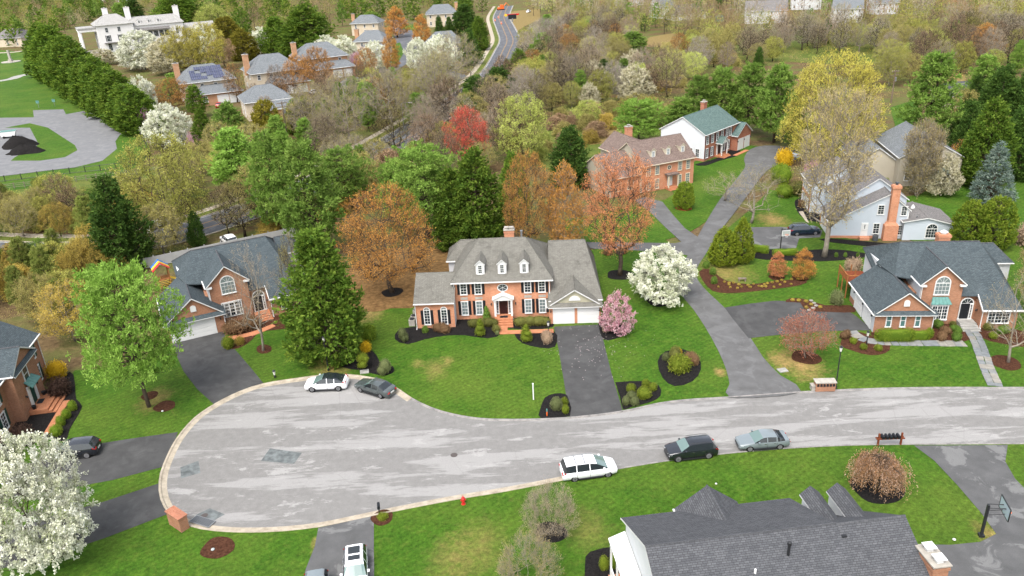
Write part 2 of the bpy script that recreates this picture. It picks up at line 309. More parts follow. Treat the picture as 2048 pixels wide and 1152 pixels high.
class MB:
    def __init__(s): s.v = []; s.f = []; s.m = []
    def add(s, vs, fs, mi=0):
        k = len(s.v); s.v += [tuple(x) for x in vs]; s.f += [tuple(i+k for i in f) for f in fs]; s.m += [mi]*len(fs); return s
    def box(s, a, b, mi=0):
        x0, y0, z0 = a; x1, y1, z1 = b
        return s.add([(x0, y0, z0), (x1, y0, z0), (x1, y1, z0), (x0, y1, z0), (x0, y0, z1), (x1, y0, z1), (x1, y1, z1), (x0, y1, z1)],
                     [(0, 3, 2, 1), (4, 5, 6, 7), (0, 1, 5, 4), (1, 2, 6, 5), (2, 3, 7, 6), (3, 0, 4, 7)], mi)
    def prism(s, pts, d, mi=0, side=None):
        """closed solid: planar polygon pts swept by vector d"""
        n = len(pts); d = Vector(d); p = [Vector(x) for x in pts]; q = [x+d for x in p]
        nrm = Vector((0, 0, 0))
        for i in range(n): nrm += p[i].cross(p[(i+1) % n])
        fl = nrm.dot(d) < 0
        k = len(s.v); s.v += [tuple(x) for x in p+q]
        A = tuple(range(k, k+n)); B = tuple(range(k+n, k+2*n))
        s.f.append(tuple(A if fl else reversed(A))); s.f.append(tuple(reversed(B)) if fl else B); s.m += [mi, mi]
        for i in range(n):
            j = (i+1) % n; q4 = (k+i, k+j, k+n+j, k+n+i)
            s.f.append(tuple(reversed(q4)) if fl else q4); s.m.append(mi if side is None else side)
        return s
    def tube(s, pts, rads, seg=6, mi=0, cap=True):
        pts = [Vector(p) for p in pts]; k0 = len(s.v); n = len(pts)
        if not hasattr(rads, '__len__'): rads = [rads]*n
        for i, p in enumerate(pts):
            d = (pts[min(i+1, n-1)]-pts[max(i-1, 0)]).normalized()
            a = d.cross(Vector((0, 0, 1)) if abs(d.z) < .95 else Vector((1, 0, 0))).normalized(); b = d.cross(a)
            for j in range(seg):
                t = 2*math.pi*j/seg; s.v.append(tuple(p+(a*math.cos(t)+b*math.sin(t))*rads[i]))
        for i in range(n-1):
            for j in range(seg):
                a = k0+i*seg+j; b = k0+i*seg+(j+1) % seg
                s.f.append((a, b, b+seg, a+seg)); s.m.append(mi)
        if cap:
            s.f.append(tuple(k0+j for j in range(seg))[::-1]); s.f.append(tuple(k0+(n-1)*seg+j for j in range(seg))); s.m += [mi, mi]
        return s
    def lathe(s, prof, seg=12, c=(0, 0, 0), mi=0):
        k0 = len(s.v)
        for r, z in prof:
            for j in range(seg):
                t = 2*math.pi*j/seg; s.v.append((c[0]+r*math.cos(t), c[1]+r*math.sin(t), c[2]+z))
        for i in range(len(prof)-1):
            for j in range(seg):
                a = k0+i*seg+j; b = k0+i*seg+(j+1) % seg
                s.f.append((a, b, b+seg, a+seg)); s.m.append(mi)
        s.f.append(tuple(k0+j for j in range(seg))[::-1]); s.f.append(tuple(k0+(len(prof)-1)*seg+j for j in range(seg))); s.m += [mi, mi]
        return s
    def mesh(s, name, mats, smooth=False):
        me = bpy.data.meshes.new(name); me.from_pydata(s.v, [], s.f)
        for m in ([mats] if isinstance(mats, str) else mats): me.materials.append(MATS[m])
        me.polygons.foreach_set('material_index', s.m)
        if smooth: me.polygons.foreach_set('use_smooth', [True]*len(s.f))
        me.update(); auto_uv(me); return me
    def obj(s, name, mats, parent=None, smooth=False):
        return link(name, s.mesh(name, mats, smooth), parent)
def link(name, me, parent=None, loc=None, rz=None, scale=None):
    o = bpy.data.objects.new(name, me); COL.objects.link(o)
    if parent: o.parent = parent
    if loc is not None: o.location = loc
    if rz is not None: o.rotation_euler = (0, 0, rz)
    if scale is not None: o.scale = scale
    return o
def tag(o, label, cat, group=None):
    o['label'] = label; o['category'] = cat
    if group: o['group'] = group
    return o
def thing(name, label, cat, loc=(0, 0, 0), rz=0, group=None):
    return tag(link(name, None, None, loc, rz), label, cat, group)
def struct(o): o['kind'] = 'structure'; return o
def copy_thing(root, loc, rz, label, group=None, scale=None):
    r = root.copy(); COL.objects.link(r); r.location = loc; r.rotation_euler = (0, 0, rz); r['label'] = label
    if group: r['group'] = group
    if scale: r.scale = scale
    for ch in list(root.children):
        c = ch.copy(); COL.objects.link(c); c.parent = r
        for g in list(ch.children):
            d = g.copy(); COL.objects.link(d); d.parent = c
    return r
def smooth_path(pts, closed=False, step=1.2):
    """Catmull-Rom through points"""
    P = [Vector(p) for p in pts]; n = len(P); out = []
    rng = range(n) if closed else range(n-1)
    for i in rng:
        p0, p1, p2, p3 = (P[(i-1) % n], P[i], P[(i+1) % n], P[(i+2) % n]) if closed else (P[max(i-1, 0)], P[i], P[i+1], P[min(i+2, n-1)])
        k = max(2, int((p2-p1).length/step)); k = min(k, 24)
        for j in range(k):
            t = j/k; t2 = t*t; t3 = t2*t
            out.append(.5*((2*p1)+(-p0+p2)*t+(2*p0-5*p1+4*p2-p3)*t2+(-p0+3*p1-3*p2+p3)*t3))
    if not closed: out.append(P[-1])
    return out
def px(pts, z=0): return [G(u, v, z) for u, v in pts]
def sheet(name, pts, z, mat, parent=None, thick=.03, smooth=False):
    """flat ground sheet with a skirt from world points"""
    P = [Vector((p[0], p[1], z)) for p in (smooth_path(pts, True) if smooth else pts)]
    tri = tessellate_polygon([P]); n = len(P)
    mb = MB(); mb.v = [tuple(p) for p in P]+[(p.x, p.y, z-thick) for p in P]
    area = sum(P[i].x*P[(i+1) % n].y-P[(i+1) % n].x*P[i].y for i in range(n)); ccw = area > 0
    for t in tri:
        a, b, c = t; cr = (P[b]-P[a]).cross(P[c]-P[a]).z
        mb.f.append((a, b, c) if cr > 0 else (a, c, b))
    for i in range(n):
        j = (i+1) % n; q = (i, n+i, n+j, j); mb.f.append(q if ccw else q[::-1])
    mb.m = [0]*len(mb.f)
    return struct(mb.obj(name, mat, parent))
def ribbon(name, path, prof, mat):
    """sweep a cross-section (offset to the left, height) along a ground path"""
    n = len(path); mb = MB(); k = len(prof)
    for i, p in enumerate(path):
        d = (path[min(i+1, n-1)]-path[max(i-1, 0)]); d.z = 0; d.normalize(); l = Vector((-d.y, d.x, 0))
        for o, h in prof: mb.v.append((p.x+l.x*o, p.y+l.y*o, h))
    for i in range(n-1):
        for j in range(k-1):
            a = i*k+j; mb.f.append((a+1, a, a+k, a+k+1))
    mb.m = [0]*len(mb.f)
    return mb.obj(name, mat)
# ------------------------------------------------------------------ ground, street, drives
gm = MB()
gx = [-2500, -900, -400, -150, 0, 150, 400, 900, 2500]; gy = [-300, 0, 60, 150, 300, 600, 1100, 2200, 5000]
for y in gy:
    for x in gx: gm.v.append((x, y, 0))
for j in range(len(gy)-1):
    for i in range(len(gx)-1):
        a = j*len(gx)+i; gm.f.append((a, a+1, a+1+len(gx), a+len(gx))); gm.m.append(0)
struct(gm.obj('ground', 'leaf_litter'))
LZ = .10
kerb_px = [(2330, 772), (2200, 774), (2048, 776), (1900, 776), (1800, 777), (1700, 780), (1600, 785), (1460, 795), (1380, 800), (1320, 807), (1240, 824), (1150, 835), (1080, 839), (1020, 840),
           (960, 838), (905, 829), (862, 816), (825, 798), (800, 781), (765, 762), (715, 752), (660, 750), (600, 757), (530, 768), (480, 784), (430, 809), (388, 838), (352, 880), (327, 930), (318, 965), (321, 1000), (340, 1032), (378, 1054), (430, 1064),
           (500, 1067), (570, 1064), (640, 1056), (700, 1044), (760, 1031), (850, 1013), (920, 1000), (1000, 987), (1080, 972), (1165, 955), (1250, 938), (1350, 922), (1450, 910), (1550, 901), (1650, 895), (1750, 892), (1900, 891), (2048, 890), (2200, 890), (2360, 890)]
KP = smooth_path(px(kerb_px), False, 1.0)
sheet('street', KP, .02, 'old_road', thick=.02)
def near_i(u, v):
    g = G(u, v); return min(range(len(KP)), key=lambda i: (KP[i]-g).length)
thick_prof = [(-.02, .05), (0, .15), (.17, .155), (.28, .06), (.70, .03), (.73, .01)]
thin_prof = [(-.02, .05), (0, .15), (.14, .15), (.20, .03), (.22, .01)]
i0, i1 = near_i(820, 795), near_i(1165, 955)
struct(ribbon('kerb', KP[i0:i1+1], thick_prof, 'concrete'))
struct(ribbon('kerb', KP[:i0+1], thin_prof, 'grey_kerb'))
struct(ribbon('kerb', KP[i1:], thin_prof, 'grey_kerb'))
# lawns
lawn_out = [(2400, 1500), (1024, 1700), (-400, 1500), (-420, 1000), (-60, 960), (95, 850), (120, 790), (150, 742), (250, 735), (330, 700), (400, 600), (560, 590), (600, 640), (690, 660), (725, 640), (745, 618), (800, 605), (838, 600), (860, 540), (1190, 500), (1200, 488), (1330, 480), (1355, 500),
            (1400, 500), (1420, 470), (1500, 465), (1560, 440), (1600, 400), (1660, 470), (1800, 500), (1890, 480), (2060, 470), (2400, 480)]
LP = KP+px(lawn_out)
sheet('lawn', LP, LZ, 'grass', thick=.1)
sheet('lawn', px([(1200, 500), (1205, 560), (1215, 640), (1360, 590), (1358, 560), (1372, 520), (1350, 500)]), LZ-.012, 'grass', thick=.08)
sheet('lawn', px([(1130, 440), (1190, 430), (1330, 400), (1362, 380), (1395, 318), (1440, 312), (1500, 306), (1545, 312), (1480, 360), (1430, 430), (1400, 452), (1370, 470), (1330, 480), (1200, 488), (1130, 480)]), LZ-.024, 'grass', thick=.07)
sheet('lawn', px([(1340, 375), (1380, 330), (1430, 296), (1490, 290), (1540, 296), (1500, 306), (1440, 330), (1400, 400), (1370, 430)]), LZ-.036, 'grass', thick=.05)
sheet('lawn', px([(1440, 470), (1500, 420), (1540, 380), (1610, 390), (1640, 400), (1640, 470), (1560, 480)]), LZ-.03, 'grass', thick=.06)
sheet('lawn', px([(1760, 400), (1840, 390), (1900, 350), (1990, 380), (2048, 340), (2400, 330), (2400, 520), (2060, 500), (1890, 500), (1780, 470)]), LZ-.02, 'grass', thick=.06)
sheet('lawn', px([(1768, 330), (1790, 250), (1780, 215), (1830, 200), (1860, 260), (1860, 300), (1800, 340)]), .06, 'grass', thick=.06)
sheet('lawn', px([(1880, 290), (1900, 230), (1925, 225), (1930, 300)]), .06, 'grass', thick=.06)
sheet('lawn', px([(-500, 85), (0, 100), (92, 108), (100, 150), (150, 200), (200, 240), (290, 275), (300, 300), (285, 330), (230, 350), (0, 385), (-500, 430)]), .06, 'grass', thick=.06)
sheet('lawn', px([(-500, 430), (0, 385), (230, 350), (285, 336), (330, 330), (420, 390), (300, 420), (0, 470), (-400, 500)]), .04, 'rough_grass', thick=.04)
sheet('meadow', px([(1270, 118), (1285, 95), (1335, 93), (1345, 110), (1330, 122), (1290, 128)]), .06, 'grass', thick=.06)
sheet('meadow', px([(1280, 90), (1300, 74), (1350, 66), (1370, 80), (1350, 100), (1330, 95), (1290, 96)]), .05, 'dry_grass', thick=.05)
sheet('meadow', px([(1200, 260), (1235, 235), (1280, 240), (1270, 275), (1235, 285), (1180, 290)]), .06, 'dry_grass', thick=.06)
sheet('meadow', px([(1060, 330), (1100, 240), (1240, 210), (1330, 220), (1380, 250), (1340, 270), (1220, 300), (1150, 350)]), .05, 'rough_grass', thick=.05)
sheet('meadow', px([(1840, 175), (1900, 140), (1930, 150), (1935, 190), (1880, 200)]), .05, 'dry_grass', thick=.05)
sheet('meadow', px([(1350, 92), (1420, 60), (1560, 55), (1720, 70), (1900, 90), (1900, 120), (1700, 130), (1500, 120), (1400, 118)]), .04, 'rough_grass', thick=.04)
# paths of pale earth and pine straw
sheet('pine_straw_bed', px([(690, 600), (700, 540), (760, 500), (890, 500), (905, 540), (840, 560), (838, 612), (780, 618), (745, 625)]), LZ+.008, 'pine_straw', thick=.1, smooth=True)
# drives
def drive(pts, mat, z=.02, name='driveway', sm=False):
    return sheet(name, px(pts), LZ+z, mat, thick=.04, smooth=sm)
drive([(1108, 655), (1150, 653), (1197, 651), (1204, 672), (1222, 745), (1246, 825), (1190, 832), (1139, 836), (1128, 765), (1117, 700)], 'asphalt')
lane = [(1460, 797), (1459, 770), (1452, 740), (1435, 700), (1410, 655), (1385, 618), (1362, 590), (1357, 565), (1362, 540), (1376, 510), (1395, 475), (1412, 445), (1440, 400), (1470, 362), (1490, 335), (1488, 318), (1500, 300), (1530, 292), (1590, 296), (1610, 310), (1580, 324), (1545, 335), (1525, 352), (1500, 385), (1470, 425), (1437, 468), (1412, 508), (1393, 540), (1396, 562), (1420, 590), (1447, 615), (1500, 676), (1525, 715), (1560, 752), (1603, 786)]
sheet('lane', smooth_path(px(lane), True, 2.0), LZ+.02, 'asphalt_grey', thick=.04)
drive([(1449, 617), (1500, 609), (1550, 603), (1600, 605), (1622, 618), (1700, 626), (1712, 634), (1746, 662), (1640, 664), (1560, 671), (1497, 678), (1470, 645)], 'asphalt', .028)
drive([(1395, 475), (1370, 458), (1345, 430), (1325, 405), (1290, 395), (1270, 402), (1300, 425), (1330, 455), (1355, 478), (1378, 500)], 'asphalt_grey', .028)
drive([(1376, 512), (1330, 505), (1270, 502), (1190, 499), (1150, 492), (1150, 485), (1200, 486), (1300, 487), (1350, 488), (1395, 478)], 'asphalt_grey', .032)
drive([(1440, 476), (1478, 462), (1500, 456), (1560, 455), (1645, 462), (1640, 476), (1598, 478), (1592, 498), (1540, 499), (1500, 490), (1470, 480)], 'asphalt_worn', .03)
drive([(340, 683), (396, 672), (446, 658), (452, 680), (475, 706), (500, 735), (527, 768), (480, 784), (428, 810), (395, 780), (368, 745)], 'asphalt', .02)
drive([(20, 935), (130, 915), (205, 888), (270, 878), (356, 866), (350, 885), (328, 935), (225, 962), (100, 985), (0, 1000)], 'asphalt', .02)
drive([(0, 1070), (120, 1030), (210, 1005), (321, 968), (322, 1000), (336, 1030), (210, 1078), (100, 1115), (0, 1140)], 'asphalt', .024)
drive([(637, 1058), (748, 1033), (748, 1100), (750, 1260), (580, 1280), (612, 1140), (630, 1095)], 'asphalt_worn', .02)
drive([(1828, 893), (1900, 893), (2015, 892), (2010, 925), (2030, 960), (2100, 1030), (2300, 1250), (2200, 1500), (1700, 1500), (1760, 1120), (1800, 1090), (1900, 1092), (1960, 1086), (1992, 1070), (1962, 1028), (1915, 973), (1868, 923)], 'asphalt_worn', .02)
sheet('parking_lot', px([(-200, 240), (0, 236), (68, 235), (66, 221), (127, 219), (132, 229), (170, 222), (215, 240), (258, 262), (240, 270), (231, 283), (234, 298), (205, 322), (150, 335), (60, 346), (0, 353), (-200, 365)]), .085, 'lot_asphalt', thick=.04)
sheet('lawn', px([(10, 256), (60, 247), (96, 256), (150, 291), (155, 301), (130, 315), (80, 322), (22, 322), (30, 315), (78, 290), (60, 256)]), .10, 'grass', thick=.03)
def path_strip(name, pts, wd, z, mat):
    P = smooth_path(px(pts), False, 2.0)
    return struct(ribbon(name, P, [(-wd/2, z-.04), (-wd/2, z), (wd/2, z), (wd/2, z-.04)], mat))
path_strip('footpath', [(-200, 112), (0, 106), (40, 103), (75, 99), (100, 96)], 4.0, .09, 'concrete')
path_strip('footpath', [(-200, 185), (0, 162), (40, 152), (75, 145), (98, 137)], 4.5, .09, 'walk_stone')
# the through road behind the woods
road2 = [(1012, 12), (1003, 34), (1012, 58), (1020, 80), (1012, 102), (996, 135), (975, 160), (930, 192), (872, 232), (800, 278), (720, 324), (610, 378), (500, 422), (400, 455), (300, 482), (190, 502), (60, 508), (-120, 500), (-300, 485)]
P2 = smooth_path(px(road2), False, 4.0)
struct(ribbon('through_road', P2, [(-5, .03), (-5, .06), (5, .06), (5, .03)], 'street_asphalt'))
plain('line_orange', (.42, .25, .10), .7, .1, 0, .25, 1); plain('line_white', (.6, .6, .57), .7, .1, 0, .2, 1)
for off in (-1.55, -1.3, 1.3, 1.55):
    struct(ribbon('road_marking', P2, [(off-.06, .064), (off+.06, .064)], 'line_orange'))
for off in (4.7, -4.7): struct(ribbon('road_marking', P2, [(off-.08, .064), (off+.08, .064)], 'line_white'))
struct(ribbon('kerb', P2, [(-5.25, .04), (-5.25, .17), (-5, .17), (-5, .04)], 'concrete'))
struct(ribbon('kerb', P2, [(5, .04), (5, .17), (5.25, .17), (5.25, .04)], 'concrete'))
struct(ribbon('verge', P2, [(-7.2, .02), (-7.2, .1), (-5.25, .1)], 'rough_grass'))
struct(ribbon('sidewalk', P2, [(-9, .03), (-9, .12), (-7.2, .12), (-7.2, .03)], 'concrete'))
# far cul-de-sac and side street between the stucco houses
struct(ribbon('side_street', smooth_path(px([(795, 40), (808, 70), (815, 95), (800, 120), (770, 140), (745, 160), (720, 190)]), False, 4), [(-5, .03), (-5, .07), (5, .07), (5, .03)], 'street_asphalt'))
struct(ribbon('side_street', smooth_path(px([(815, 105), (850, 125), (900, 150), (960, 160)]), False, 4), [(-4, .03), (-4, .075), (4, .075), (4, .03)], 'street_asphalt'))
sheet('lawn', px([(775, 130), (785, 90), (800, 85), (808, 105), (795, 128)]), .08, 'grass', thick=.05)
sheet('lawn', px([(800, 58), (806, 48), (835, 48), (835, 62)]), .08, 'grass', thick=.05)
sheet('lawn', px([(400, 160), (470, 150), (470, 180), (440, 200), (380, 215)]), .08, 'grass', thick=.05)
sheet('lawn', px([(640, 190), (690, 175), (720, 190), (690, 205)]), .06, 'grass', thick=.04)
sheet('building_site', px([(1000, 30), (1030, 22), (1080, 18), (1080, 40), (1050, 52), (1035, 62), (1020, 44)]), .05, 'dry_grass', thick=.05)
# mulch beds
def bed(pts, mat='black_mulch', z=.03, sm=True): return sheet('mulch_bed', px(pts), LZ+z, mat, thick=.05, smooth=sm)
bed([(790, 680), (797, 662), (830, 655), (910, 650), (915, 640), (1000, 640), (1004, 668), (975, 678), (930, 672), (890, 673), (850, 680), (815, 690)])
bed([(1030, 672), (1040, 668), (1108, 664), (1110, 695), (1080, 697), (1045, 688)])
bed([(1000, 655), (1003, 635), (1100, 634), (1106, 655), (1060, 660)], z=.022)
bed([(1197, 640), (1215, 642), (1252, 655), (1250, 670), (1228, 680), (1208, 681), (1200, 665)])
bed([(1315, 725), (1330, 705), (1365, 700), (1395, 715), (1402, 740), (1385, 764), (1350, 774), (1325, 757)])
bed([(1232, 770), (1236, 766), (1290, 764), (1318, 773), (1321, 793), (1300, 806), (1262, 816), (1246, 820), (1240, 795)])
bed([(1080, 822), (1090, 797), (1110, 789), (1130, 790), (1137, 800), (1140, 834), (1082, 838)])
bed([(683, 735), (700, 715), (745, 703), (760, 725), (787, 735), (785, 748), (760, 752), (720, 742)])
bed([(70, 790), (95, 780), (140, 745), (150, 765), (153, 800), (165, 815), (140, 860), (130, 885), (90, 880), (20, 905), (-20, 870), (30, 830)])
bed([(515, 735-40), (527, 690), (543, 695), (541, 705), (525, 709), (514, 704)], 'brown_mulch')
bed([(455, 690), (475, 668), (500, 668), (512, 672), (490, 692), (465, 700)], 'brown_mulch')
bed([(440, 640), (480, 630), (560, 625), (600, 650), (560, 660), (470, 668), (448, 660)], 'brown_mulch', .02)
for (u, v, r) in ((330, 814, 1.15), (300, 793, .9), (436, 1097, 1.35), (1102, 1066, 1.3), (1754, 978, 2.2), (1240, 551, 1.9), (1320, 604, 1.7), (1612, 716, 1.6), (2010, 727, 1.6), (785, 586, 1.5), (1368, 417, 1.4), (765, 1037, .95), (1600, 557, 1.1), (1553, 556, 1.1)):
    c = G(u, v); mt = {436: 'brown_mulch', 330: 'brown_mulch', 300: 'brown_mulch', 1612: 'brown_mulch', 2010: 'brown_mulch', 1368: 'red_mulch', 765: 'brown_mulch', 1600: 'brown_mulch', 1553: 'brown_mulch'}.get(u, 'black_mulch')
    sheet('mulch_bed', [Vector((c.x+r*(1+.08*math.sin(3*a+u))*math.cos(a), c.y+r*(1+.08*math.sin(2*a+u))*math.sin(a), 0)) for a in [i*2*math.pi/24 for i in range(24)]], LZ+.03, mt, thick=.05)
bed([(1680, 690), (1700, 665), (1740, 672), (1780, 693), (1770, 708), (1740, 712), (1705, 703)], 'brown_mulch')
bed([(1742, 672), (1760, 660), (1880, 640), (1925, 645), (1942, 672), (1930, 684), (1850, 682), (1780, 680)], 'brown_mulch', .02)
bed([(1571, 606), (1580, 598), (1610, 600), (1650, 612), (1700, 612), (1710, 626), (1640, 625), (1610, 622), (1600, 607)], 'brown_mulch')
bed([(1398, 545), (1420, 540), (1450, 562), (1500, 570), (1560, 562), (1610, 562), (1600, 572), (1500, 585), (1440, 587), (1415, 575)], 'brown_mulch')
bed([(1500, 505), (1540, 500), (1580, 505), (1640, 500), (1700, 503), (1740, 512), (1700, 520), (1640, 524), (1560, 522), (1510, 518)], 'black_mulch')
bed([(1590, 402), (1612, 398), (1622, 420), (1640, 430), (1640, 445), (1612, 440), (1595, 425)], 'black_mulch')
bed([(1390, 330), (1420, 322), (1445, 312), (1460, 300), (1480, 302), (1475, 312), (1440, 322), (1410, 332)], 'black_mulch')
bed([(1170, 1130), (1180, 1106), (1235, 1095), (1260, 1110), (1260, 1180), (1180, 1180)], 'black_mulch')
bed([(1940, 650), (1975, 648), (2048, 665), (2100, 680), (2100, 700), (2010, 690), (1960, 676)], 'brown_mulch')
bed([(1655, 478), (1780, 488), (1850, 490), (1850, 496), (1760, 496), (1650, 484)], 'black_mulch')
# petals on the drive under the magnolia: flat specks
rng = random.Random(5); pm = MB()
for i in range(150):
    u = rng.gauss(1195, 45); v = rng.gauss(690, 28)
    p = G(u, v, LZ+.045); a = rng.random()*6.28; s = rng.uniform(.03, .055)
    pm.add([(p.x+s*math.cos(a+k*1.571), p.y+s*math.sin(a+k*1.571), p.z) for k in range(4)], [(0, 1, 2, 3)])
plain('petal', (.75, .6, .6), .8)
o = pm.obj('fallen_petals', 'petal'); o['kind'] = 'stuff'; o['label'] = 'pale petals scattered on the drive and lawn below the pink tree'; o['category'] = 'petals'
# repaired squares, manholes, drain
plain('patch_dark', (.15, .165, .165), .85, .1, 0, .4, 1.5)
for pts in ([(522, 922), (540, 897), (604, 906), (588, 928)], [(361, 935), (397, 922), (401, 946), (362, 957)], [(392, 1030), (420, 1017), (450, 1029), (425, 1043)]):
    sheet('road_patch', px(pts), .026, 'patch_dark', thick=.003)
plain('iron', (.09, .075, .07), .7, .3)
def cover(u, v, r, label):
    o = MB().lathe([(r, 0), (r, .012), (r*.86, .013), (r*.84, .008), (r*.3, .008), (r*.28, .013), (.01, .013)], 20).obj('manhole_cover', 'iron'); o.location = G(u, v, .03); tag(o, label, 'manhole cover', 'manhole covers in the street')
cover(908, 910, .34, 'round iron manhole cover in the middle of the street'); cover(409, 1031, .3, 'round iron manhole cover in the dark patch beside the storm drain')
t = thing('storm_drain', 'blue grey storm drain grate set in the kerb beside the brick pillar', 'storm drain', G(405, 1043, .1), R(-25))
MB().box((-1.1, -.45, 0), (1.1, .45, .05)).obj('frame', 'grey_metal', t)
for i in range(14): MB().box((-1.0+i*.147, -.38, .05), (-.93+i*.147, .38, .075)).obj('bar', 'lead_cap', t)
# ------------------------------------------------------------------ plants: generators
def np_mesh(name, V, F, mi, tint, mats, smooth=False):
    me = bpy.data.meshes.new(name); nf = len(F)
    me.vertices.add(len(V)); me.vertices.foreach_set('co', np.asarray(V, np.float32).ravel())
    me.loops.add(nf*4); me.loops.foreach_set('vertex_index', np.asarray(F, np.int32).ravel())
    me.polygons.add(nf); me.polygons.foreach_set('loop_start', np.arange(0, nf*4, 4, dtype=np.int32)); me.polygons.foreach_set('loop_total', np.full(nf, 4, np.int32))
    me.polygons.foreach_set('material_index', np.asarray(mi, np.int32))
    if smooth: me.polygons.foreach_set('use_smooth', np.ones(nf, bool))
    at = me.attributes.new('tint', 'FLOAT', 'FACE'); at.data.foreach_set('value', np.asarray(tint, np.float32))
    for m in mats: me.materials.append(MATS[m])
    me.update(calc_edges=True); return me
def unit(a): return a/np.maximum(np.linalg.norm(a, axis=-1, keepdims=True), 1e-9)
def quads(C, D, L, Wd, rg, taper=.35, nref=None, nn=.55):
    """leaf-like quads: rooted at C, pointing along D, length L, width Wd, random roll"""
    n = len(C); S = unit(np.cross(D, rg.normal(size=(n, 3)) if nref is None else unit(nref)+rg.normal(0, nn, (n, 3)))); L = np.broadcast_to(L, (n,))[:, None]; Wd = np.broadcast_to(Wd, (n,))[:, None]
    a = C-S*Wd*taper*.5; b = C+D*L*.5-S*Wd*.5+0*C; c = C+D*L; d = C+D*L*.5+S*Wd*.5
    return np.stack([a, b, c, d], 1).reshape(-1, 3)
def strips(A, B, Wd, rg):
    n = len(A); S = unit(np.cross(B-A, rg.normal(size=(n, 3))))*np.broadcast_to(Wd, (n,))[:, None]
    return np.stack([A-S*.5, B-S*.2, B+S*.2, A+S*.5], 1).reshape(-1, 3)
PROF = {'round': lambda t: np.sqrt(np.clip(1-(2*t-1)**2, 0, 1)), 'oval': lambda t: np.sqrt(np.clip(1-(2*t**.8-1)**2, 0, 1))*(1-.15*t),
        'egg': lambda t: np.sqrt(np.clip(1-(2*t**.62-1)**2, 0, 1)), 'vase': lambda t: (.12+.88*t**.75)*np.sqrt(np.clip(1-t**5, 0, 1)),
        'fan': lambda t: (.25+.75*t**.6)*np.sqrt(np.clip(1-(t*.98)**3.2, 0, 1)), 'cone': lambda t: np.minimum(1, .55+t*5)*(1-t)**.8, 'column': lambda t: np.minimum(1, .6+t*4)*np.clip(1-t**2.6, 0, 1)**.8,
        'dome': lambda t: np.sqrt(np.clip(1-t**2, 0, 1)), 'pinecone': lambda t: np.minimum(1, .55+t*3.2)*(1-t)**.55, 'umbrella': lambda t: np.minimum(1, .75+t*2)*np.sqrt(np.clip(1-t**2.5, 0, 1))}
VAR = {}; ARR = {}
def lump(th, z, rg_ph, amp): return 1+amp*(np.sin(3*th+rg_ph[0]+4*z)*.5+np.sin(5*th+rg_ph[1]-7*z)*.35+np.sin(2*th+9*z+rg_ph[2])*.4)
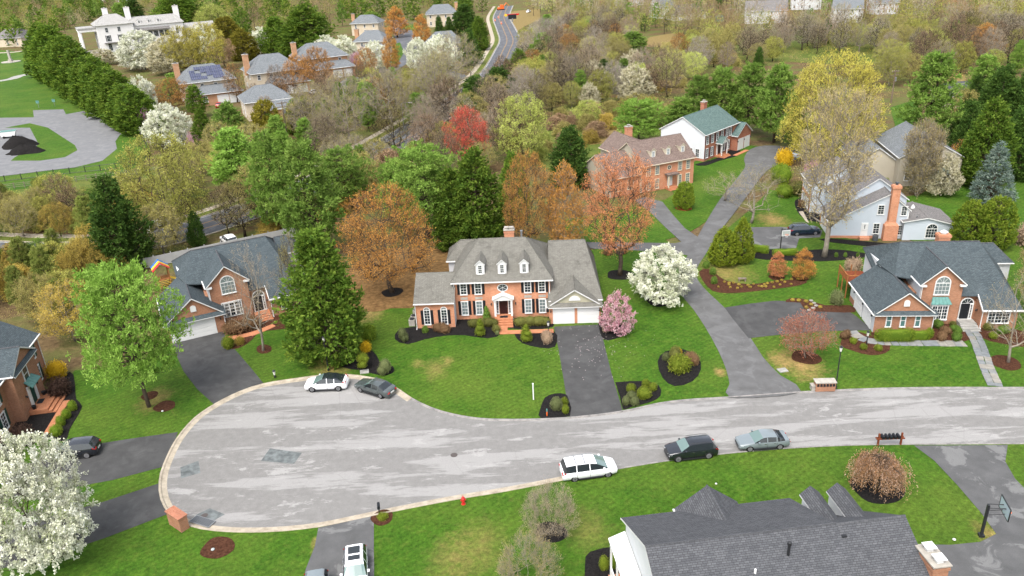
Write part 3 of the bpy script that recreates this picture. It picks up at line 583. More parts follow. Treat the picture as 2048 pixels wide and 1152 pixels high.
def gen_broad(key, seed, W, H, prof='oval', cb=.18, n=260, inner=.45, twigs=9, tl=.55, leaves=5, ls=(.16, .09), updir=.5, droop=0, amp=.16, tw=.022, spread=.25, clumpy=.6, trunk_r=.022, mats=('bud_grey', 'bark'), lead=.62):
    rg = np.random.default_rng(seed); ph = rg.uniform(0, 6.28, 3)
    base = H*cb; t = rg.random(n*3); R_ = PROF[prof](t); keep = rg.random(n*3) < np.clip(R_, .12, 1)**1.3; t = t[keep][:n]; n = len(t); R_ = PROF[prof](t)
    th = rg.uniform(0, 6.28, n); rr = R_*W/2*(inner+(1-inner)*rg.random(n)**.6)*lump(th, t, ph, amp)
    Q = np.stack([rr*np.cos(th), rr*np.sin(th), base+t*(H-base)*.97], 1)
    # skeleton: trunk nodes then greedy nearest attachment
    nt_ = 9; bend = rg.normal(0, W*(.004 if prof == 'fan' else .012), (nt_, 2)).cumsum(0); tz = np.linspace(0, base+(H-base)*lead, nt_)
    nodes = [np.array([bend[i, 0]*(i > 0), bend[i, 1]*(i > 0), tz[i]]) for i in range(nt_)]; par = [-1]+list(range(nt_-1))
    order = np.argsort(np.hypot(Q[:, 0], Q[:, 1])*1.0+np.abs(Q[:, 2]-base)*.55)
    for i in order:
        A = np.array(nodes); d = np.linalg.norm(A-Q[i], axis=1)+1.6*np.maximum(0, A[:, 2]+.04*H-Q[i, 2])+.3*np.hypot(A[:, 0], A[:, 1])*(A[:, 2] > tz[-1]*.99)
        d[:2] += H*.1; k = int(np.argmin(d)); seg = np.linalg.norm(Q[i]-nodes[k])
        if seg > H*.16:   # long limb: add a mid node, arched
            m = (nodes[k]+Q[i])/2; m[2] -= seg*.10*(1 if updir > 0 else -1); nodes.append(m); par.append(k); k = len(nodes)-1
        nodes.append(Q[i]); par.append(k)
    A = np.array(nodes); cnt = np.ones(len(A))
    for i in range(len(A)-1, 0, -1): cnt[par[i]] += cnt[i]
    rad = trunk_r*H*np.sqrt(cnt/cnt[0]); rad = np.maximum(rad, .012)
    mb = MB()
    mb.tube([A[i] for i in range(nt_)], [rad[i]*(1.35 if i == 0 else 1) for i in range(nt_)], 7)
    for i in range(nt_, len(A)):
        mb.tube([A[par[i]], A[i]], [min(rad[par[i]]*.8, rad[i]*1.5), rad[i]], 4 if cnt[i] > 2 else 3, cap=False)
    tm = mb.mesh(key+'_trunk', mats[1], True)
    # twigs and leaves
    cen = np.array([0, 0, base+(H-base)*.42]); out = unit(Q-cen)
    i = np.repeat(np.arange(n), twigs); D = unit(out[i]*.8+np.array([0, 0, updir])+rg.normal(0, .55, (len(i), 3)))
    S = Q[i]+rg.normal(0, spread*.5, (len(i), 3)); L = tl*rg.uniform(.5, 1.3, len(i))
    E = S+D*L[:, None]; E[:, 2] -= droop*L
    V1 = strips(S, E, tw, rg); f1 = len(i)
    ct = rg.random(n)
    j = np.repeat(np.arange(f1), leaves); pos = S[j]+(E[j]-S[j])*rg.random((len(j), 1))**.7+rg.normal(0, spread*.35, (len(j), 3))
    Dl = unit((E-S)[j]*.8+rg.normal(0, .6, (len(j), 3))*np.linalg.norm((E-S)[j], axis=1, keepdims=True))
    V2 = quads(pos, Dl, ls[0]*rg.uniform(.6, 1.4, len(j)), ls[1]*rg.uniform(.7, 1.3, len(j)), rg, .35, out[i[j]]*.6+np.array([0, 0, .7]))
    tint = np.concatenate([rg.random(f1)*.5, np.clip(clumpy*ct[i[j]]+(1-clumpy)*rg.random(len(j)), 0, 1)])
    V = np.concatenate([V1, V2]); nf = len(V)//4
    cm = np_mesh(key+'_crown', V, np.arange(nf*4).reshape(-1, 4), np.concatenate([np.ones(f1), np.zeros(len(j))]), tint, mats)
    VAR.setdefault(key, []).append((tm, cm, W, H)); ARR.setdefault(key, []).append((V, tint, W, H))
def gen_pine(key, seed, W, H, levels=13, per=6, tufts=7, q=17, prof='pinecone', cb=.16, nl=(.42, .10), mats=('pine_green', 'bark'), amp=.22):
    rg = np.random.default_rng(seed); ph = rg.uniform(0, 6.28, 3); mb = MB()
    bx = rg.normal(0, W*.01, (8, 2)).cumsum(0); tz = np.linspace(0, H*.97, 8)
    mb.tube([(bx[i, 0], bx[i, 1], tz[i]) for i in range(8)], [H*.02*(1-.93*i/7)+.01 for i in range(8)], 7)
    C = []; D = []; T = []
    for l in range(levels):
        t = (l+.3*rg.random())/levels; z = H*(cb+(1-cb)*t*.98)
        for k in range(per):
            th = 6.28*(k+rg.random()*.8)/per+l*1.1; r = float(PROF[prof](np.array(t)))*W/2*lump(th, t, ph, amp)*rg.uniform(.75, 1.05)+.25
            up_ = .30*r*rg.uniform(.4, 1.2)*(t+.15); zz = z+rg.normal(0, H*.012)
            mb.tube([(bx[0, 0], bx[0, 1], zz-.05*r), (r*.55*math.cos(th), r*.55*math.sin(th), zz+up_*.25), (r*math.cos(th), r*math.sin(th), zz+up_)], [.02+.012*r, .02, .01], 3, cap=False)
            nt_ = max(2, int(tufts*(.35+.65*r/(W/2)))); ct = rg.random()
            for a in range(nt_):
                f = rg.uniform(.35, 1.03); w_ = rg.normal(0, .16*r+.06); c = np.array([r*f*math.cos(th)-w_*math.sin(th), r*f*math.sin(th)+w_*math.cos(th), zz+up_*f*f+rg.uniform(-.02, .10)*r])
                C.append(c); D.append((math.cos(th)*.7, math.sin(th)*.7, .55)); T.append(ct*.6+rg.random()*.4)
    C = np.array(C); D = np.array(D); T = np.array(T); j = np.repeat(np.arange(len(C)), q)
    Dl = unit(D[j]+rg.normal(0, .75, (len(j), 3))); S = C[j]+rg.normal(0, .12, (len(j), 3))
    V = quads(S, Dl, nl[0]*rg.uniform(.6, 1.3, len(j)), nl[1]*rg.uniform(.7, 1.3, len(j)), rg, .35, D[j]+np.array([0, 0, .5]))
    cm = np_mesh(key+'_crown', V, np.arange(len(V)).reshape(-1, 4), np.zeros(len(j)), np.clip(.7*T[j]+.3*rg.random(len(j)), 0, 1), mats)
    VAR.setdefault(key, []).append((mb.mesh(key+'_trunk', mats[1], True), cm, W, H)); ARR.setdefault(key, []).append((V, np.clip(.7*T[j]+.3*rg.random(len(j)), 0, 1), W, H))
def gen_dense(key, seed, W, H, prof='cone', n=760, q=15, cb=.02, spray=.75, ls=(.34, .12), out=.75, upd=.55, amp=.13, mats=('fir_green', 'bark'), ragged=.12):
    rg = np.random.default_rng(seed); ph = rg.uniform(0, 6.28, 3)
    t = rg.random(n*4); R_ = PROF[prof](t); t = t[rg.random(n*4) < np.clip(R_+.06, 0, 1)][:n]; n = len(t); R_ = PROF[prof](t)
    th = rg.uniform(0, 6.28, n); depth = np.where(rg.random(n) < .72, 1, rg.uniform(.5, .9, n))
    r = R_*W/2*lump(th, t, ph, amp)*depth*(1-ragged*rg.random(n)); Q = np.stack([r*np.cos(th), r*np.sin(th), H*(cb+(1-cb)*t*.95)], 1)
    od = unit(np.stack([np.cos(th)*out, np.sin(th)*out, np.full(n, upd)], 1)+rg.normal(0, .18, (n, 3)))
    j = np.repeat(np.arange(n), q); f = rg.random(len(j))**.8
    S = Q[j]+od[j]*(f*spray)[:, None]*rg.uniform(.6, 1.1, (len(j), 1))-od[j]*spray*.5+rg.normal(0, 1, (len(j), 3))*(.16*spray*(1.25-f))[:, None]
    Dl = unit(od[j]+rg.normal(0, .55, (len(j), 3)))
    V = quads(S, Dl, ls[0]*rg.uniform(.6, 1.3, len(j)), ls[1]*rg.uniform(.7, 1.4, len(j)), rg, .6, np.stack([np.cos(th[j]), np.sin(th[j]), np.full(len(j), .55)], 1))
    ct = rg.random(n); mb = MB().tube([(0, 0, 0), (0, 0, H*.5), (0, 0, H*.95)], [H*.018, H*.012, .01], 7)
    for k in range(0, n, 5): mb.tube([(0, 0, max(.1, Q[k][2]-.12*r[k])), tuple(Q[k])], [.04, .012], 3, cap=False)
    cm = np_mesh(key+'_crown', V, np.arange(len(V)).reshape(-1, 4), np.zeros(len(j)), np.clip(.62*ct[j]+.38*rg.random(len(j)), 0, 1), mats)
    VAR.setdefault(key, []).append((mb.mesh(key+'_trunk', mats[1], True), cm, W, H)); ARR.setdefault(key, []).append((V, np.clip(.62*ct[j]+.38*rg.random(len(j)), 0, 1), W, H))
def gen_weep(key, seed, W, H, n=84, mats=('weep_rust', 'bark')):
    rg = np.random.default_rng(seed); mb = MB(); mb.tube([(0, 0, 0), (.08, .03, H*.4), (0, 0, H*.7)], [.14, .11, .08], 7); C = []; D = []; T = []; SA = []; SB = []
    for k in range(n):
        th = rg.uniform(0, 6.28); r = W/2*math.sqrt(rg.uniform(.0, 1)); top = H*(.86+.14*math.cos(r/(W/2)*1.4))*rg.uniform(.9, 1.03); e = np.array([math.cos(th), math.sin(th)])
        mb.tube([(0, 0, H*.62), (e[0]*r*.35, e[1]*r*.35, top), (e[0]*r*.75, e[1]*r*.75, top*.93)], [.05, .03, .02], 3, cap=False)
        for s in range(9):
            o = rg.normal(0, .32, 2); st = np.array([e[0]*r*rg.uniform(.45, .9)+o[0], e[1]*r*rg.uniform(.45, .9)+o[1], top*.96]); L = rg.uniform(.4, .85)*H*(.35+.4*r/(W/2)); en = st+np.array([e[0]*.28*L, e[1]*.28*L, -min(L, st[2]-.12)])
            SA.append(st); SB.append(en); ct = rg.random()
            for q in range(22):
                f = rg.random()**1.3; C.append(st+(en-st)*f+np.array([e[0], e[1], 0])*.35*math.sin(f*3.14)*L*.4+rg.normal(0, .07, 3)); D.append((e[0]*.2, e[1]*.2, -1)); T.append(.5*ct+.5*rg.random())
    C = np.array(C); D = unit(np.array(D)+rg.normal(0, .5, (len(C), 3))); V = np.concatenate([quads(C, D, .16*rg.uniform(.6, 1.4, len(C)), .07, rg), strips(np.array(SA), np.array(SB), .02, rg)])
    cm = np_mesh(key+'_crown', V, np.arange(len(V)).reshape(-1, 4), np.concatenate([np.zeros(len(C)), np.ones(len(SA))]), np.concatenate([T, np.full(len(SA), .3)]), mats)
    VAR.setdefault(key, []).append((mb.mesh(key+'_trunk', mats[1], True), cm, W, H))
def gen_shrub(key, seed, blobs, n=1500, ls=(.10, .06), mat='shrub_green', stem=None, fuzz=.05, amp=.10, boxy=1.0):
    """clipped or loose shrub from overlapping leafy masses (x, y, z, rx, ry, rz)"""
    rg = np.random.default_rng(seed); Vs = []; Fs = []; Ts = []; k0 = 0
    tot = sum(b[3]*b[4]+b[3]*b[5] for b in blobs)
    for b in blobs:
        c = np.array(b[:3]); r = np.array(b[3:6]); ph = rg.uniform(0, 6.28, 3); m = max(60, int(n*(r[0]*r[1]+r[0]*r[2])/tot))
        # solid leafy core
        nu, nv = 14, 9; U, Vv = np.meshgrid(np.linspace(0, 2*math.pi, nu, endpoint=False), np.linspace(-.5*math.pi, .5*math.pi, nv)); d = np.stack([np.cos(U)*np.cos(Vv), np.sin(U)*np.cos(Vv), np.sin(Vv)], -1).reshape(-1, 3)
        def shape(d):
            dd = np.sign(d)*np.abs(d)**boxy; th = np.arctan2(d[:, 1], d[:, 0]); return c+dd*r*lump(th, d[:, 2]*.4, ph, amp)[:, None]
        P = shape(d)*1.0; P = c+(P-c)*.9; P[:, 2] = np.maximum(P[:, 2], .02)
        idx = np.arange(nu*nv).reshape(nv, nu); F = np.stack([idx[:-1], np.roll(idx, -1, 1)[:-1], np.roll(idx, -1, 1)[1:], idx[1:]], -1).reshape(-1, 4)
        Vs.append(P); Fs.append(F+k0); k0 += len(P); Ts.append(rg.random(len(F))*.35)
        d = unit(rg.normal(size=(m, 3))); P = shape(d)+rg.normal(0, fuzz, (m, 3)); P[:, 2] = np.maximum(P[:, 2], .03); Dl = unit(d*.8+rg.normal(0, .7, (m, 3)))
        V = quads(P, Dl, ls[0]*rg.uniform(.6, 1.4, m), ls[1]*rg.uniform(.7, 1.3, m), rg, .6, d+np.array([0, 0, .3])); Vs.append(V); Fs.append(np.arange(len(V)).reshape(-1, 4)+k0); k0 += len(V)
        Ts.append(np.clip(.25+.5*rg.random(m)+.25*np.sin(d[:, 0]*5+ph[0])*np.sin(d[:, 1]*4+ph[1]), 0, 1))
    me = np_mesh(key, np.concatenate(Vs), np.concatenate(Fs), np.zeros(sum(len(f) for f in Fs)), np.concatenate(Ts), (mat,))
    st = None
    if stem:
        mb = MB()
        for a, b_, r_ in stem: mb.tube([a, b_], [r_, r_*.7], 5)
        st = mb.mesh(key+'_stem', 'bark')
    VAR.setdefault(key, []).append((st, me, None, None))

for s in range(3): gen_pine('pine', 10+s, 7.5, 11, levels=14, per=8, tufts=10, q=16, nl=(.42, .13))
for s in range(2): gen_pine('pine_wide', 20+s, 11, 12, levels=13, per=9, tufts=17, q=16, prof='umbrella', cb=.27, nl=(.36, .12), amp=.34)
for s in range(2): gen_dense('fir', 30+s, 7, 11.5, 'pinecone', 950, 16, .02, 1.1, (.36, .17), .8, .42, .34, ragged=.3)
for s in range(3): gen_dense('leyland', 34+s, 5.5, 12, 'column', 800, 14, 0, .95, (.42, .18), .7, .65, .24, ('leyland', 'bark'))
gen_dense('arbor', 40, 4, 6.5, 'column', 700, 14, .04, .5, (.26, .12), .45, .85, .10, ('arbor_bright', 'bark'))
gen_dense('arbor', 41, 4, 6.5, 'egg', 700, 14, .02, .5, (.26, .12), .45, .85, .14, ('arbor_olive', 'bark'))
gen_dense('spruce', 43, 4.6, 8, 'cone', 650, 15, .02, .6, (.28, .08), .95, .15, .12, ('spruce_blue', 'bark'))
for s in range(2): gen_broad('maple', 50+s, 12, 12, 'oval', .2, 440, .32, 11, .8, 4, (.24, .048), .75, 0, .12, .03, .3, .45, .021, ('maple_orange', 'bark'))
for s in range(3): gen_broad('bare', 60+s, 9, 12.5, 'oval', .2, 340, .25, 9, .85, 2, (.32, .03), .85, 0, .18, .03, .3, .4, .018, ('bud_grey', 'bark'), .7)
gen_broad('maple_thin', 55, 12, 13.5, 'fan', .24, 380, .3, 10, .8, 5, (.22, .045), .8, 0, .14, .022, .3, .5, .02, ('maple_pink', 'bark'), .3)
for s in range(2): gen_broad('thin', 64+s, 9, 12, 'oval', .25, 170, .25, 6, .8, 2, (.26, .03), .6, 0, .2, .018, .25, .4, .016, ('bud_grey', 'bark_pale'), .6)
for s in range(3): gen_broad('bud', 70+s, 9, 11, 'round', .15, 330, .35, 8, .6, 6, (.20, .10), .5, 0, .2, .028, .35, .6, .018, ('bud_yellowgreen', 'bark'))
for s in range(2): gen_broad('tallvase', 80+s, 10, 16, 'fan', .22, 430, .3, 8, .8, 3, (.26, .06), .9, 0, .12, .03, .3, .5, .016, ('bud_tan', 'bark_pale'), .35)
for s in range(2): gen_broad('dome', 84+s, 14, 14, 'egg', .05, 620, .5, 10, .8, 5, (.34, .07), .8, 0, .10, .03, .35, .5, .016, ('willow_gold', 'bark'))
for s in range(2): gen_broad('blossom', 90+s, 7, 8, 'egg', .10, 480, .4, 5, .55, 17, (.13, .12), .8, 0, .24, .012, .17, .55, .016, ('blossom_white', 'bark'))
gen_broad('magnolia', 94, 4.2, 4.6, 'egg', .05, 260, .4, 5, .3, 7, (.12, .10), .7, 0, .12, .02, .15, .4, .016, ('blossom_pink', 'bark'))
for s in range(2): gen_broad('slim', 96+s, 4.5, 10, 'column', .1, 260, .35, 9, .6, 4, (.28, .06), 1.1, 0, .12, .025, .25, .5, .014, ('maple_orange', 'bark'), .8)
for s in range(2): gen_broad('brush', 100+s, 6, 5, 'dome', .02, 260, .35, 8, .6, 7, (.2, .1), .6, 0, .25, .03, .35, .65, .008, ('brush_yellow', 'bark'), .3)
gen_broad('baredome', 104, 6, 4.2, 'egg', .12, 260, .5, 12, .45, 2, (.22, .022), .9, 0, .12, .014, .25, .4, .014, ('bud_tan', 'bark_pale'), .3)
gen_broad('smallred', 106, 5, 4.6, 'round', .25, 200, .3, 7, .5, 5, (.13, .065), .3, 0, .2, .022, .3, .5, .014, ('maple_pink', 'bark_pale'))
gen_broad('vaseshrub', 108, 5, 7, 'vase', .03, 300, .2, 11, .8, 3, (.24, .04), 1.3, 0, .12, .028, .2, .5, .008, ('bud_tan', 'bark_pale'), .12)
gen_weep('weeping', 110, 6, 4)
def ball(key, seed, r, **k): gen_shrub(key, seed, [(0, 0, r*.82, r, r, r)], **k)
ball('ball', 1, .8, n=1400); ball('ball', 2, .8, n=1400, amp=.16)
gen_shrub('mound', 3, [(-.5, 0, .5, .9, .8, .62), (.5, .1, .55, .9, .8, .6), (0, -.2, .6, .8, .7, .6)], 1900)
gen_shrub('loose', 4, [(0, 0, .6, 1, .9, .75), (.4, .3, .8, .6, .6, .6), (-.4, -.2, .7, .7, .6, .6)], 2200, (.2, .07), fuzz=.14, amp=.2)
gen_shrub('cloud', 5, [(0, 0, 1.5, .75, .7, .55), (.75, .1, .95, .5, .5, .42), (-.55, -.2, .85, .45, .45, .38), (.1, -.4, .5, .45, .4, .35), (.5, .5, 1.5, .4, .4, .35)], 2000, stem=[((0, 0, 0), (0, 0, 1.4), .07), ((0, 0, .4), (.7, .1, .9), .04), ((0, 0, .4), (-.5, -.2, .8), .04)])
gen_shrub('balls', 6, [(0, .2, .95, .85, .85, .8), (.85, .1, .6, .5, .5, .48), (.55, -.55, .45, .48, .48, .45), (-.35, -.6, .42, .42, .42, .42), (-.8, 0, .5, .42, .42, .42)], 2200)
gen_shrub('cone_topiary', 7, [(0, 0, .55, .62, .62, .5), (0, 0, 1.1, .5, .5, .5), (0, 0, 1.65, .36, .36, .5), (0, 0, 2.1, .2, .2, .36)], 1600)
gen_shrub('tier_topiary', 8, [(0, 0, .5, .85, .8, .45), (.35, .1, .95, .6, .55, .36), (-.3, -.1, 1.15, .6, .55, .36), (.1, 0, 1.6, .5, .5, .34), (0, 0, 2.0, .3, .3, .3)], 2000)
gen_shrub('hedge', 9, [(0, 0, .62, 2.4, .55, .62)], 2400, boxy=.55, amp=.06)
gen_shrub('sausage', 12, [(-1.5, .1, .6, 1.0, .75, .62), (-.2, .2, .62, 1.2, .75, .62), (1.2, .1, .6, 1.2, .78, .62), (2.1, 0, .55, .7, .7, .55)], 2600, amp=.06)

PC = [0]; PR = random.Random(77)
def set_mat(o, col, bark):
    me = o.data
    for i, m in enumerate((col, bark)):
        if m and i < len(o.material_slots): o.material_slots[i].link = 'OBJECT'; o.material_slots[i].material = MATS[m]
def plant_at(key, b, H, W, col, bark, name, label, cat, group, var=None):
    tm, cm, W0, H0 = VAR[key][PR.randrange(len(VAR[key])) if var is None else var]
    t = thing(name, label, cat, b, PR.uniform(0, 6.28), group); t.scale = (W/W0, W/W0, H/H0)
    k = link('trunk', tm, t); 
    if bark: k.material_slots[0].link = 'OBJECT'; k.material_slots[0].material = MATS[bark]
    set_mat(link('crown', cm, t), col, bark); return t
def tree(key, col, bu, bv, tv, wpx, label, name='tree', cat='tree', group=None, bark=None, var=None, hmax=30):
    b = G(bu, bv); H = min(hmax, height(b, tv)); mid = Vector((b.x, b.y, H*.55)); W = wpx*mpp(mid)
    b.z = LZ*.5 if b.y < 140 else .03
    return plant_at(key, b, H, W, col, bark, name, label, cat, group, var)
def shrub(key, col, bu, bv, tv, wpx, label, name='shrub', group=None, rz=None, hs=None):
    """bu, bv: foot of the plant; tv: its top; wpx: its width in the photograph"""
    st, me, _, _ = VAR[key][PR.randrange(len(VAR[key]))]
    b = G(bu, bv); H = height(b, tv) if hs is None else hs; W = wpx*mpp(b)
    if not hasattr(me, '_d'): pass
    d = DIM.get(me.name)
    if d is None:
        co = np.empty(len(me.vertices)*3); me.vertices.foreach_get('co', co); co = co.reshape(-1, 3); d = DIM[me.name] = (np.ptp(co[:, 0])*.94, co[:, 2].max())
    b.z = LZ+.02; s = W/d[0]; sz = H/d[1]; sz = min(max(sz, s*.5), s*1.9)
    t = thing(name, label, 'hedge' if name == 'hedge' else 'shrub', b, PR.uniform(0, 6.28) if rz is None else rz, group); t.scale = (s, s, sz)
    set_mat(link('foliage', me, t), col, None)
    if st: link('stem', st, t)
    return t
DIM = {}
# ------------------------------------------------------------------ houses: kit of parts
WM = {}
FACE = {'F': 0, 'R': R(90), 'B': R(180), 'L': R(-90)}
def win_meshes(w, h, style, nx, ny, trim, glassm):
    k = (round(w, 2), round(h, 2), style, nx, ny, trim, glassm)
    if k in WM: return WM[k]
    f = MB(); p = MB(); m = MB(); c = .11; d = .09
    def arc(r, cz, a0=0, a1=math.pi, n=14): return [(r*math.cos(a0+(a1-a0)*i/n), cz+r*math.sin(a0+(a1-a0)*i/n)) for i in range(n+1)]
    if style == 'round':
        n = 20; ro, ri = w/2, w/2-c
        for i in range(n):
            a, b = 2*math.pi*i/n, 2*math.pi*(i+1)/n; q = h/w
            f.prism([(ro*math.cos(a), 0, ro*q*math.sin(a)), (ro*math.cos(b), 0, ro*q*math.sin(b)), (ri*math.cos(b), 0, ri*q*math.sin(b)), (ri*math.cos(a), 0, ri*q*math.sin(a))], (0, -d, 0))
        p.prism([(ri*math.cos(2*math.pi*i/n), 0, ri*q*math.sin(2*math.pi*i/n)) for i in range(n)], (0, -.03, 0))
        for i in range(3):
            a = math.pi*i/3+.5236; ca, sa = math.cos(a), math.sin(a)*q
            m.prism([(-ri*ca-.018*sa, -.03, -ri*sa+.018*ca), (ri*ca-.018*sa, -.03, ri*sa+.018*ca), (ri*ca+.018*sa, -.03, ri*sa-.018*ca), (-ri*ca+.018*sa, -.03, -ri*sa-.018*ca)], (0, -.025, 0))
    else:
        top = h-(w/2 if style == 'arch' else 0)
        f.box((-w/2, -d, 0), (-w/2+c, 0, top)).box((w/2-c, -d, 0), (w/2, 0, top)).box((-w/2-.04, -d-.05, -.07), (w/2+.04, 0, 0)).box((-w/2+c, -d+.02, 0), (w/2-c, 0, .06))
        if style == 'arch':
            A = arc(w/2, top); B = arc(w/2-c, top)
            for i in range(len(A)-1): f.prism([(A[i][0], 0, A[i][1]), (A[i+1][0], 0, A[i+1][1]), (B[i+1][0], 0, B[i+1][1]), (B[i][0], 0, B[i][1])], (0, -d, 0))
            p.prism([(-w/2+c, 0, .06), (w/2-c, 0, .06)]+[(x, 0, z) for x, z in B], (0, -.03, 0))
            m.box((-w/2+c, -.06, top-.05), (w/2-c, -.03, top+.05))
            for a in (.9, 1.571, 2.24): m.prism([(-.016, -.03, top), (.016, -.03, top), (.016+(w/2-c)*math.cos(a), -.03, top+(w/2-c)*math.sin(a)), (-.016+(w/2-c)*math.cos(a), -.03, top+(w/2-c)*math.sin(a))], (0, -.025, 0))
        else:
            f.box((-w/2-.03, -d-.02, top-c), (w/2+.03, 0, top)); p.box((-w/2+c, -.03, .06), (w/2-c, 0, top-c))
        zt = top-(0 if style == 'arch' else c); x0, x1 = -w/2+c, w/2-c
        for i in range(1, nx):
            x = x0+(x1-x0)*i/nx; t = .045 if style == 'triple' and i % (nx//3) == 0 else .014; m.box((x-t, -.055, .06), (x+t, -.03, zt))
        for j in range(1, ny):
            z = .06+(zt-.06)*j/ny; t = .03 if (ny % 2 == 0 and j == ny//2 and style in ('dh', 'arch')) else .014; m.box((x0, -.058, z-t), (x1, -.03, z+t))
    r = (f.mesh('window_frame', trim), p.mesh('window_pane', glassm), m.mesh('window_muntin', trim) if m.f else None)
    WM[k] = r; return r
class House:
    def __init__(s, name, label, cat, loc, deg, scale=1.0):
        s.r = thing(name, label, cat, (loc[0], loc[1], .02), R(deg)); s.r.scale = (scale,)*3
    def part(s, name, mb, mats, parent=None, smooth=False): return mb.obj(name, mats, parent or s.r, smooth)
    def gable(s, x0, x1, y0, y1, e0, e1, yr, zr, axis='x', wall='siding_white', caps=None, roof='shingle_grey', oh=.35, rk=.3, hip=(0, 0), front=None, back=None, trim='white_trim', walls=True, th=.15, z0=0):
        """block with a ridge along `axis`; e0/e1 eave heights at y0/y1, ridge at yr, zr"""
        T = (lambda a, b, z: (a, b, z)) if axis == 'x' else (lambda a, b, z: (b, a, z))
        mats = [wall, caps or wall, front or wall, back or wall]
        if walls:
            mb = MB()
            if hip == (0, 0):
                P = [T(x0, y0, z0), T(x0, y1, z0), T(x0, y1, e1), T(x0, yr, zr), T(x0, y0, e0)]
                mb.prism(P, Vector(T(x1-x0, 0, 0))); mb.m[-7] = 1; mb.m[-6] = 1; mb.m[-1] = 2; mb.m[-4] = 3
            else:
                e = min(e0, e1)
                mb.prism([T(x0, y0, z0), T(x1, y0, z0), T(x1, y1, z0), T(x0, y1, z0)], (0, 0, e-z0)); mb.m[-4] = 2; mb.m[-3] = 1; mb.m[-2] = 3; mb.m[-1] = 1
                for (xe, hh) in ((x0, hip[0]), (x1, hip[1])):
                    if hh == 0: mb.prism([T(xe, y0, e), T(xe, y1, e), T(xe, yr, zr)], Vector(T(.15 if xe == x0 else -.15, 0, 0)), 1)
            s.part('wall', mb, mats)
        s0 = (zr-e0)/max(.01, yr-y0); s1 = (zr-e1)/max(.01, y1-yr); rm = MB()
        def slab(pts):
            rm.prism(pts, (0, 0, th), 1); k = len(pts)+2; rm.m[-k+1] = 0
        xl = x0-(rk if not hip[0] else oh); xr = x1+(rk if not hip[1] else oh); rl = x0+hip[0] if hip[0] else xl; rr = x1-hip[1] if hip[1] else xr
        u = .02
        slab([T(xl, y0-oh, e0-s0*oh+u), T(xr, y0-oh, e0-s0*oh+u), T(rr, yr, zr+u), T(rl, yr, zr+u)])
        if y1 > yr+.05: slab([T(xl, y1+oh, e1-s1*oh+u), T(xr, y1+oh, e1-s1*oh+u), T(rr, yr, zr+u), T(rl, yr, zr+u)])
        if hip[0]: slab([T(xl, y0-oh, e0-s0*oh+u), T(xl, y1+oh, e1-s1*oh+u), T(rl, yr, zr+u)])
        if hip[1]: slab([T(xr, y0-oh, e0-s0*oh+u), T(xr, y1+oh, e1-s1*oh+u), T(rr, yr, zr+u)])
        ro = s.part('roof', rm, [roof, trim])
        cap = MB(); cap.tube([T(rl, yr, zr+th+u-.02), T(rr, yr, zr+th+u-.02)], .09, 5)
        for (hh, xe, re) in ((hip[0], xl, rl), (hip[1], xr, rr)):
            if hh:
                for (yy, ee, ss, sg) in ((y0, e0, s0, -1), (y1, e1, s1, 1)): cap.tube([T(xe, yy+sg*oh, ee-ss*oh+th+u-.03), T(re, yr, zr+th+u-.03)], .07, 4)
        s.part('ridge_cap', cap, 'shingle_dark' if roof in ('shingle_blue', 'shingle_dark') else roof, ro)
        g = MB(); z = e0-s0*oh+u
        g.prism([T(xl, y0-oh-.12, z+.03), T(xr, y0-oh-.12, z+.03), T(xr, y0-oh, z+.03), T(xl, y0-oh, z+.03)], (0, 0, .11)); s.part('gutter', g, trim, ro)
        return ro
    def box(s, name, a, b, mat, parent=None): return s.part(name, MB().box(a, b), mat, parent)
    def window(s, x, y, z, w, h, face='F', style='dh', nx=2, ny=4, trim='white_trim', gl='window_glass', shutters=None, sw=.32, panes=True):
        f, p, m = win_meshes(w, h, style, nx, ny, trim, gl)
        wo = link('window', f, s.r, (x, y, z), FACE[face]); link('pane', p, wo)
        if m: link('muntin', m, wo)
        if shutters:
            hh = h-(w/2 if style == 'arch' else 0)
            k = ('sh', round(hh, 2), shutters)
            if k not in WM:
                sm = MB().box((-sw/2, -.05, 0), (sw/2, 0, hh))
                for j in range(int(hh/.16)): sm.box((-sw/2+.05, -.062, .06+j*.16), (sw/2-.05, -.05, .13+j*.16))
                WM[k] = sm.mesh('shutter', shutters)
            for sg in (-1, 1):
                dx = sg*(w/2+sw/2+.03); a = FACE[face]; link('shutter', WM[k], s.r, (x+dx*math.cos(a), y+dx*math.sin(a), z), a)
        return wo
    def garage_door(s, x, y, w, h, face='F', mat='garage_white', z=.05, n=4):
        d = s.part('garage_door', MB().box((-w/2-.1, -.05, 0), (-w/2, .02, h+.1)).box((w/2, -.05, 0), (w/2+.1, .02, h+.1)).box((-w/2, -.05, h), (w/2, .02, h+.1)), 'white_trim')
        d.location = (x, y, z); d.rotation_euler = (0, 0, FACE[face])
        for j in range(n):
            mb = MB().box((-w/2, -.02, h*j/n+.008), (w/2, .02, h*(j+1)/n-.008)); k = max(2, int(w/.6))
            for i in range(k): mb.box((-w/2+w*i/k+.07, -.03, h*j/n+.09), (-w/2+w*(i+1)/k-.07, -.02, h*(j+1)/n-.09))
            s.part('panel', mb, mat, d)
        return d
    def door(s, x, y, z, w, h, face='F', mat='door_dark', lights=True, trim='white_trim'):
        a = FACE[face]; d = s.part('door', MB().box((-w/2, -.06, 0), (w/2, 0, h)), mat); d.location = (x, y, z); d.rotation_euler = (0, 0, a)
        for sx in (-1, 1):
            for (za, zb) in ((.12, .45), (.52, .93)): s.part('door_panel', MB().box((sx*w*.25-w*.17, -.075, h*za), (sx*w*.25+w*.17, -.06, h*zb)), mat, d)
        s.part('handle', MB().lathe([(.035, 0), (.045, .03), (.03, .06)], 8, (w*.38, -.10, h*.46)), 'chrome', d)
        return d
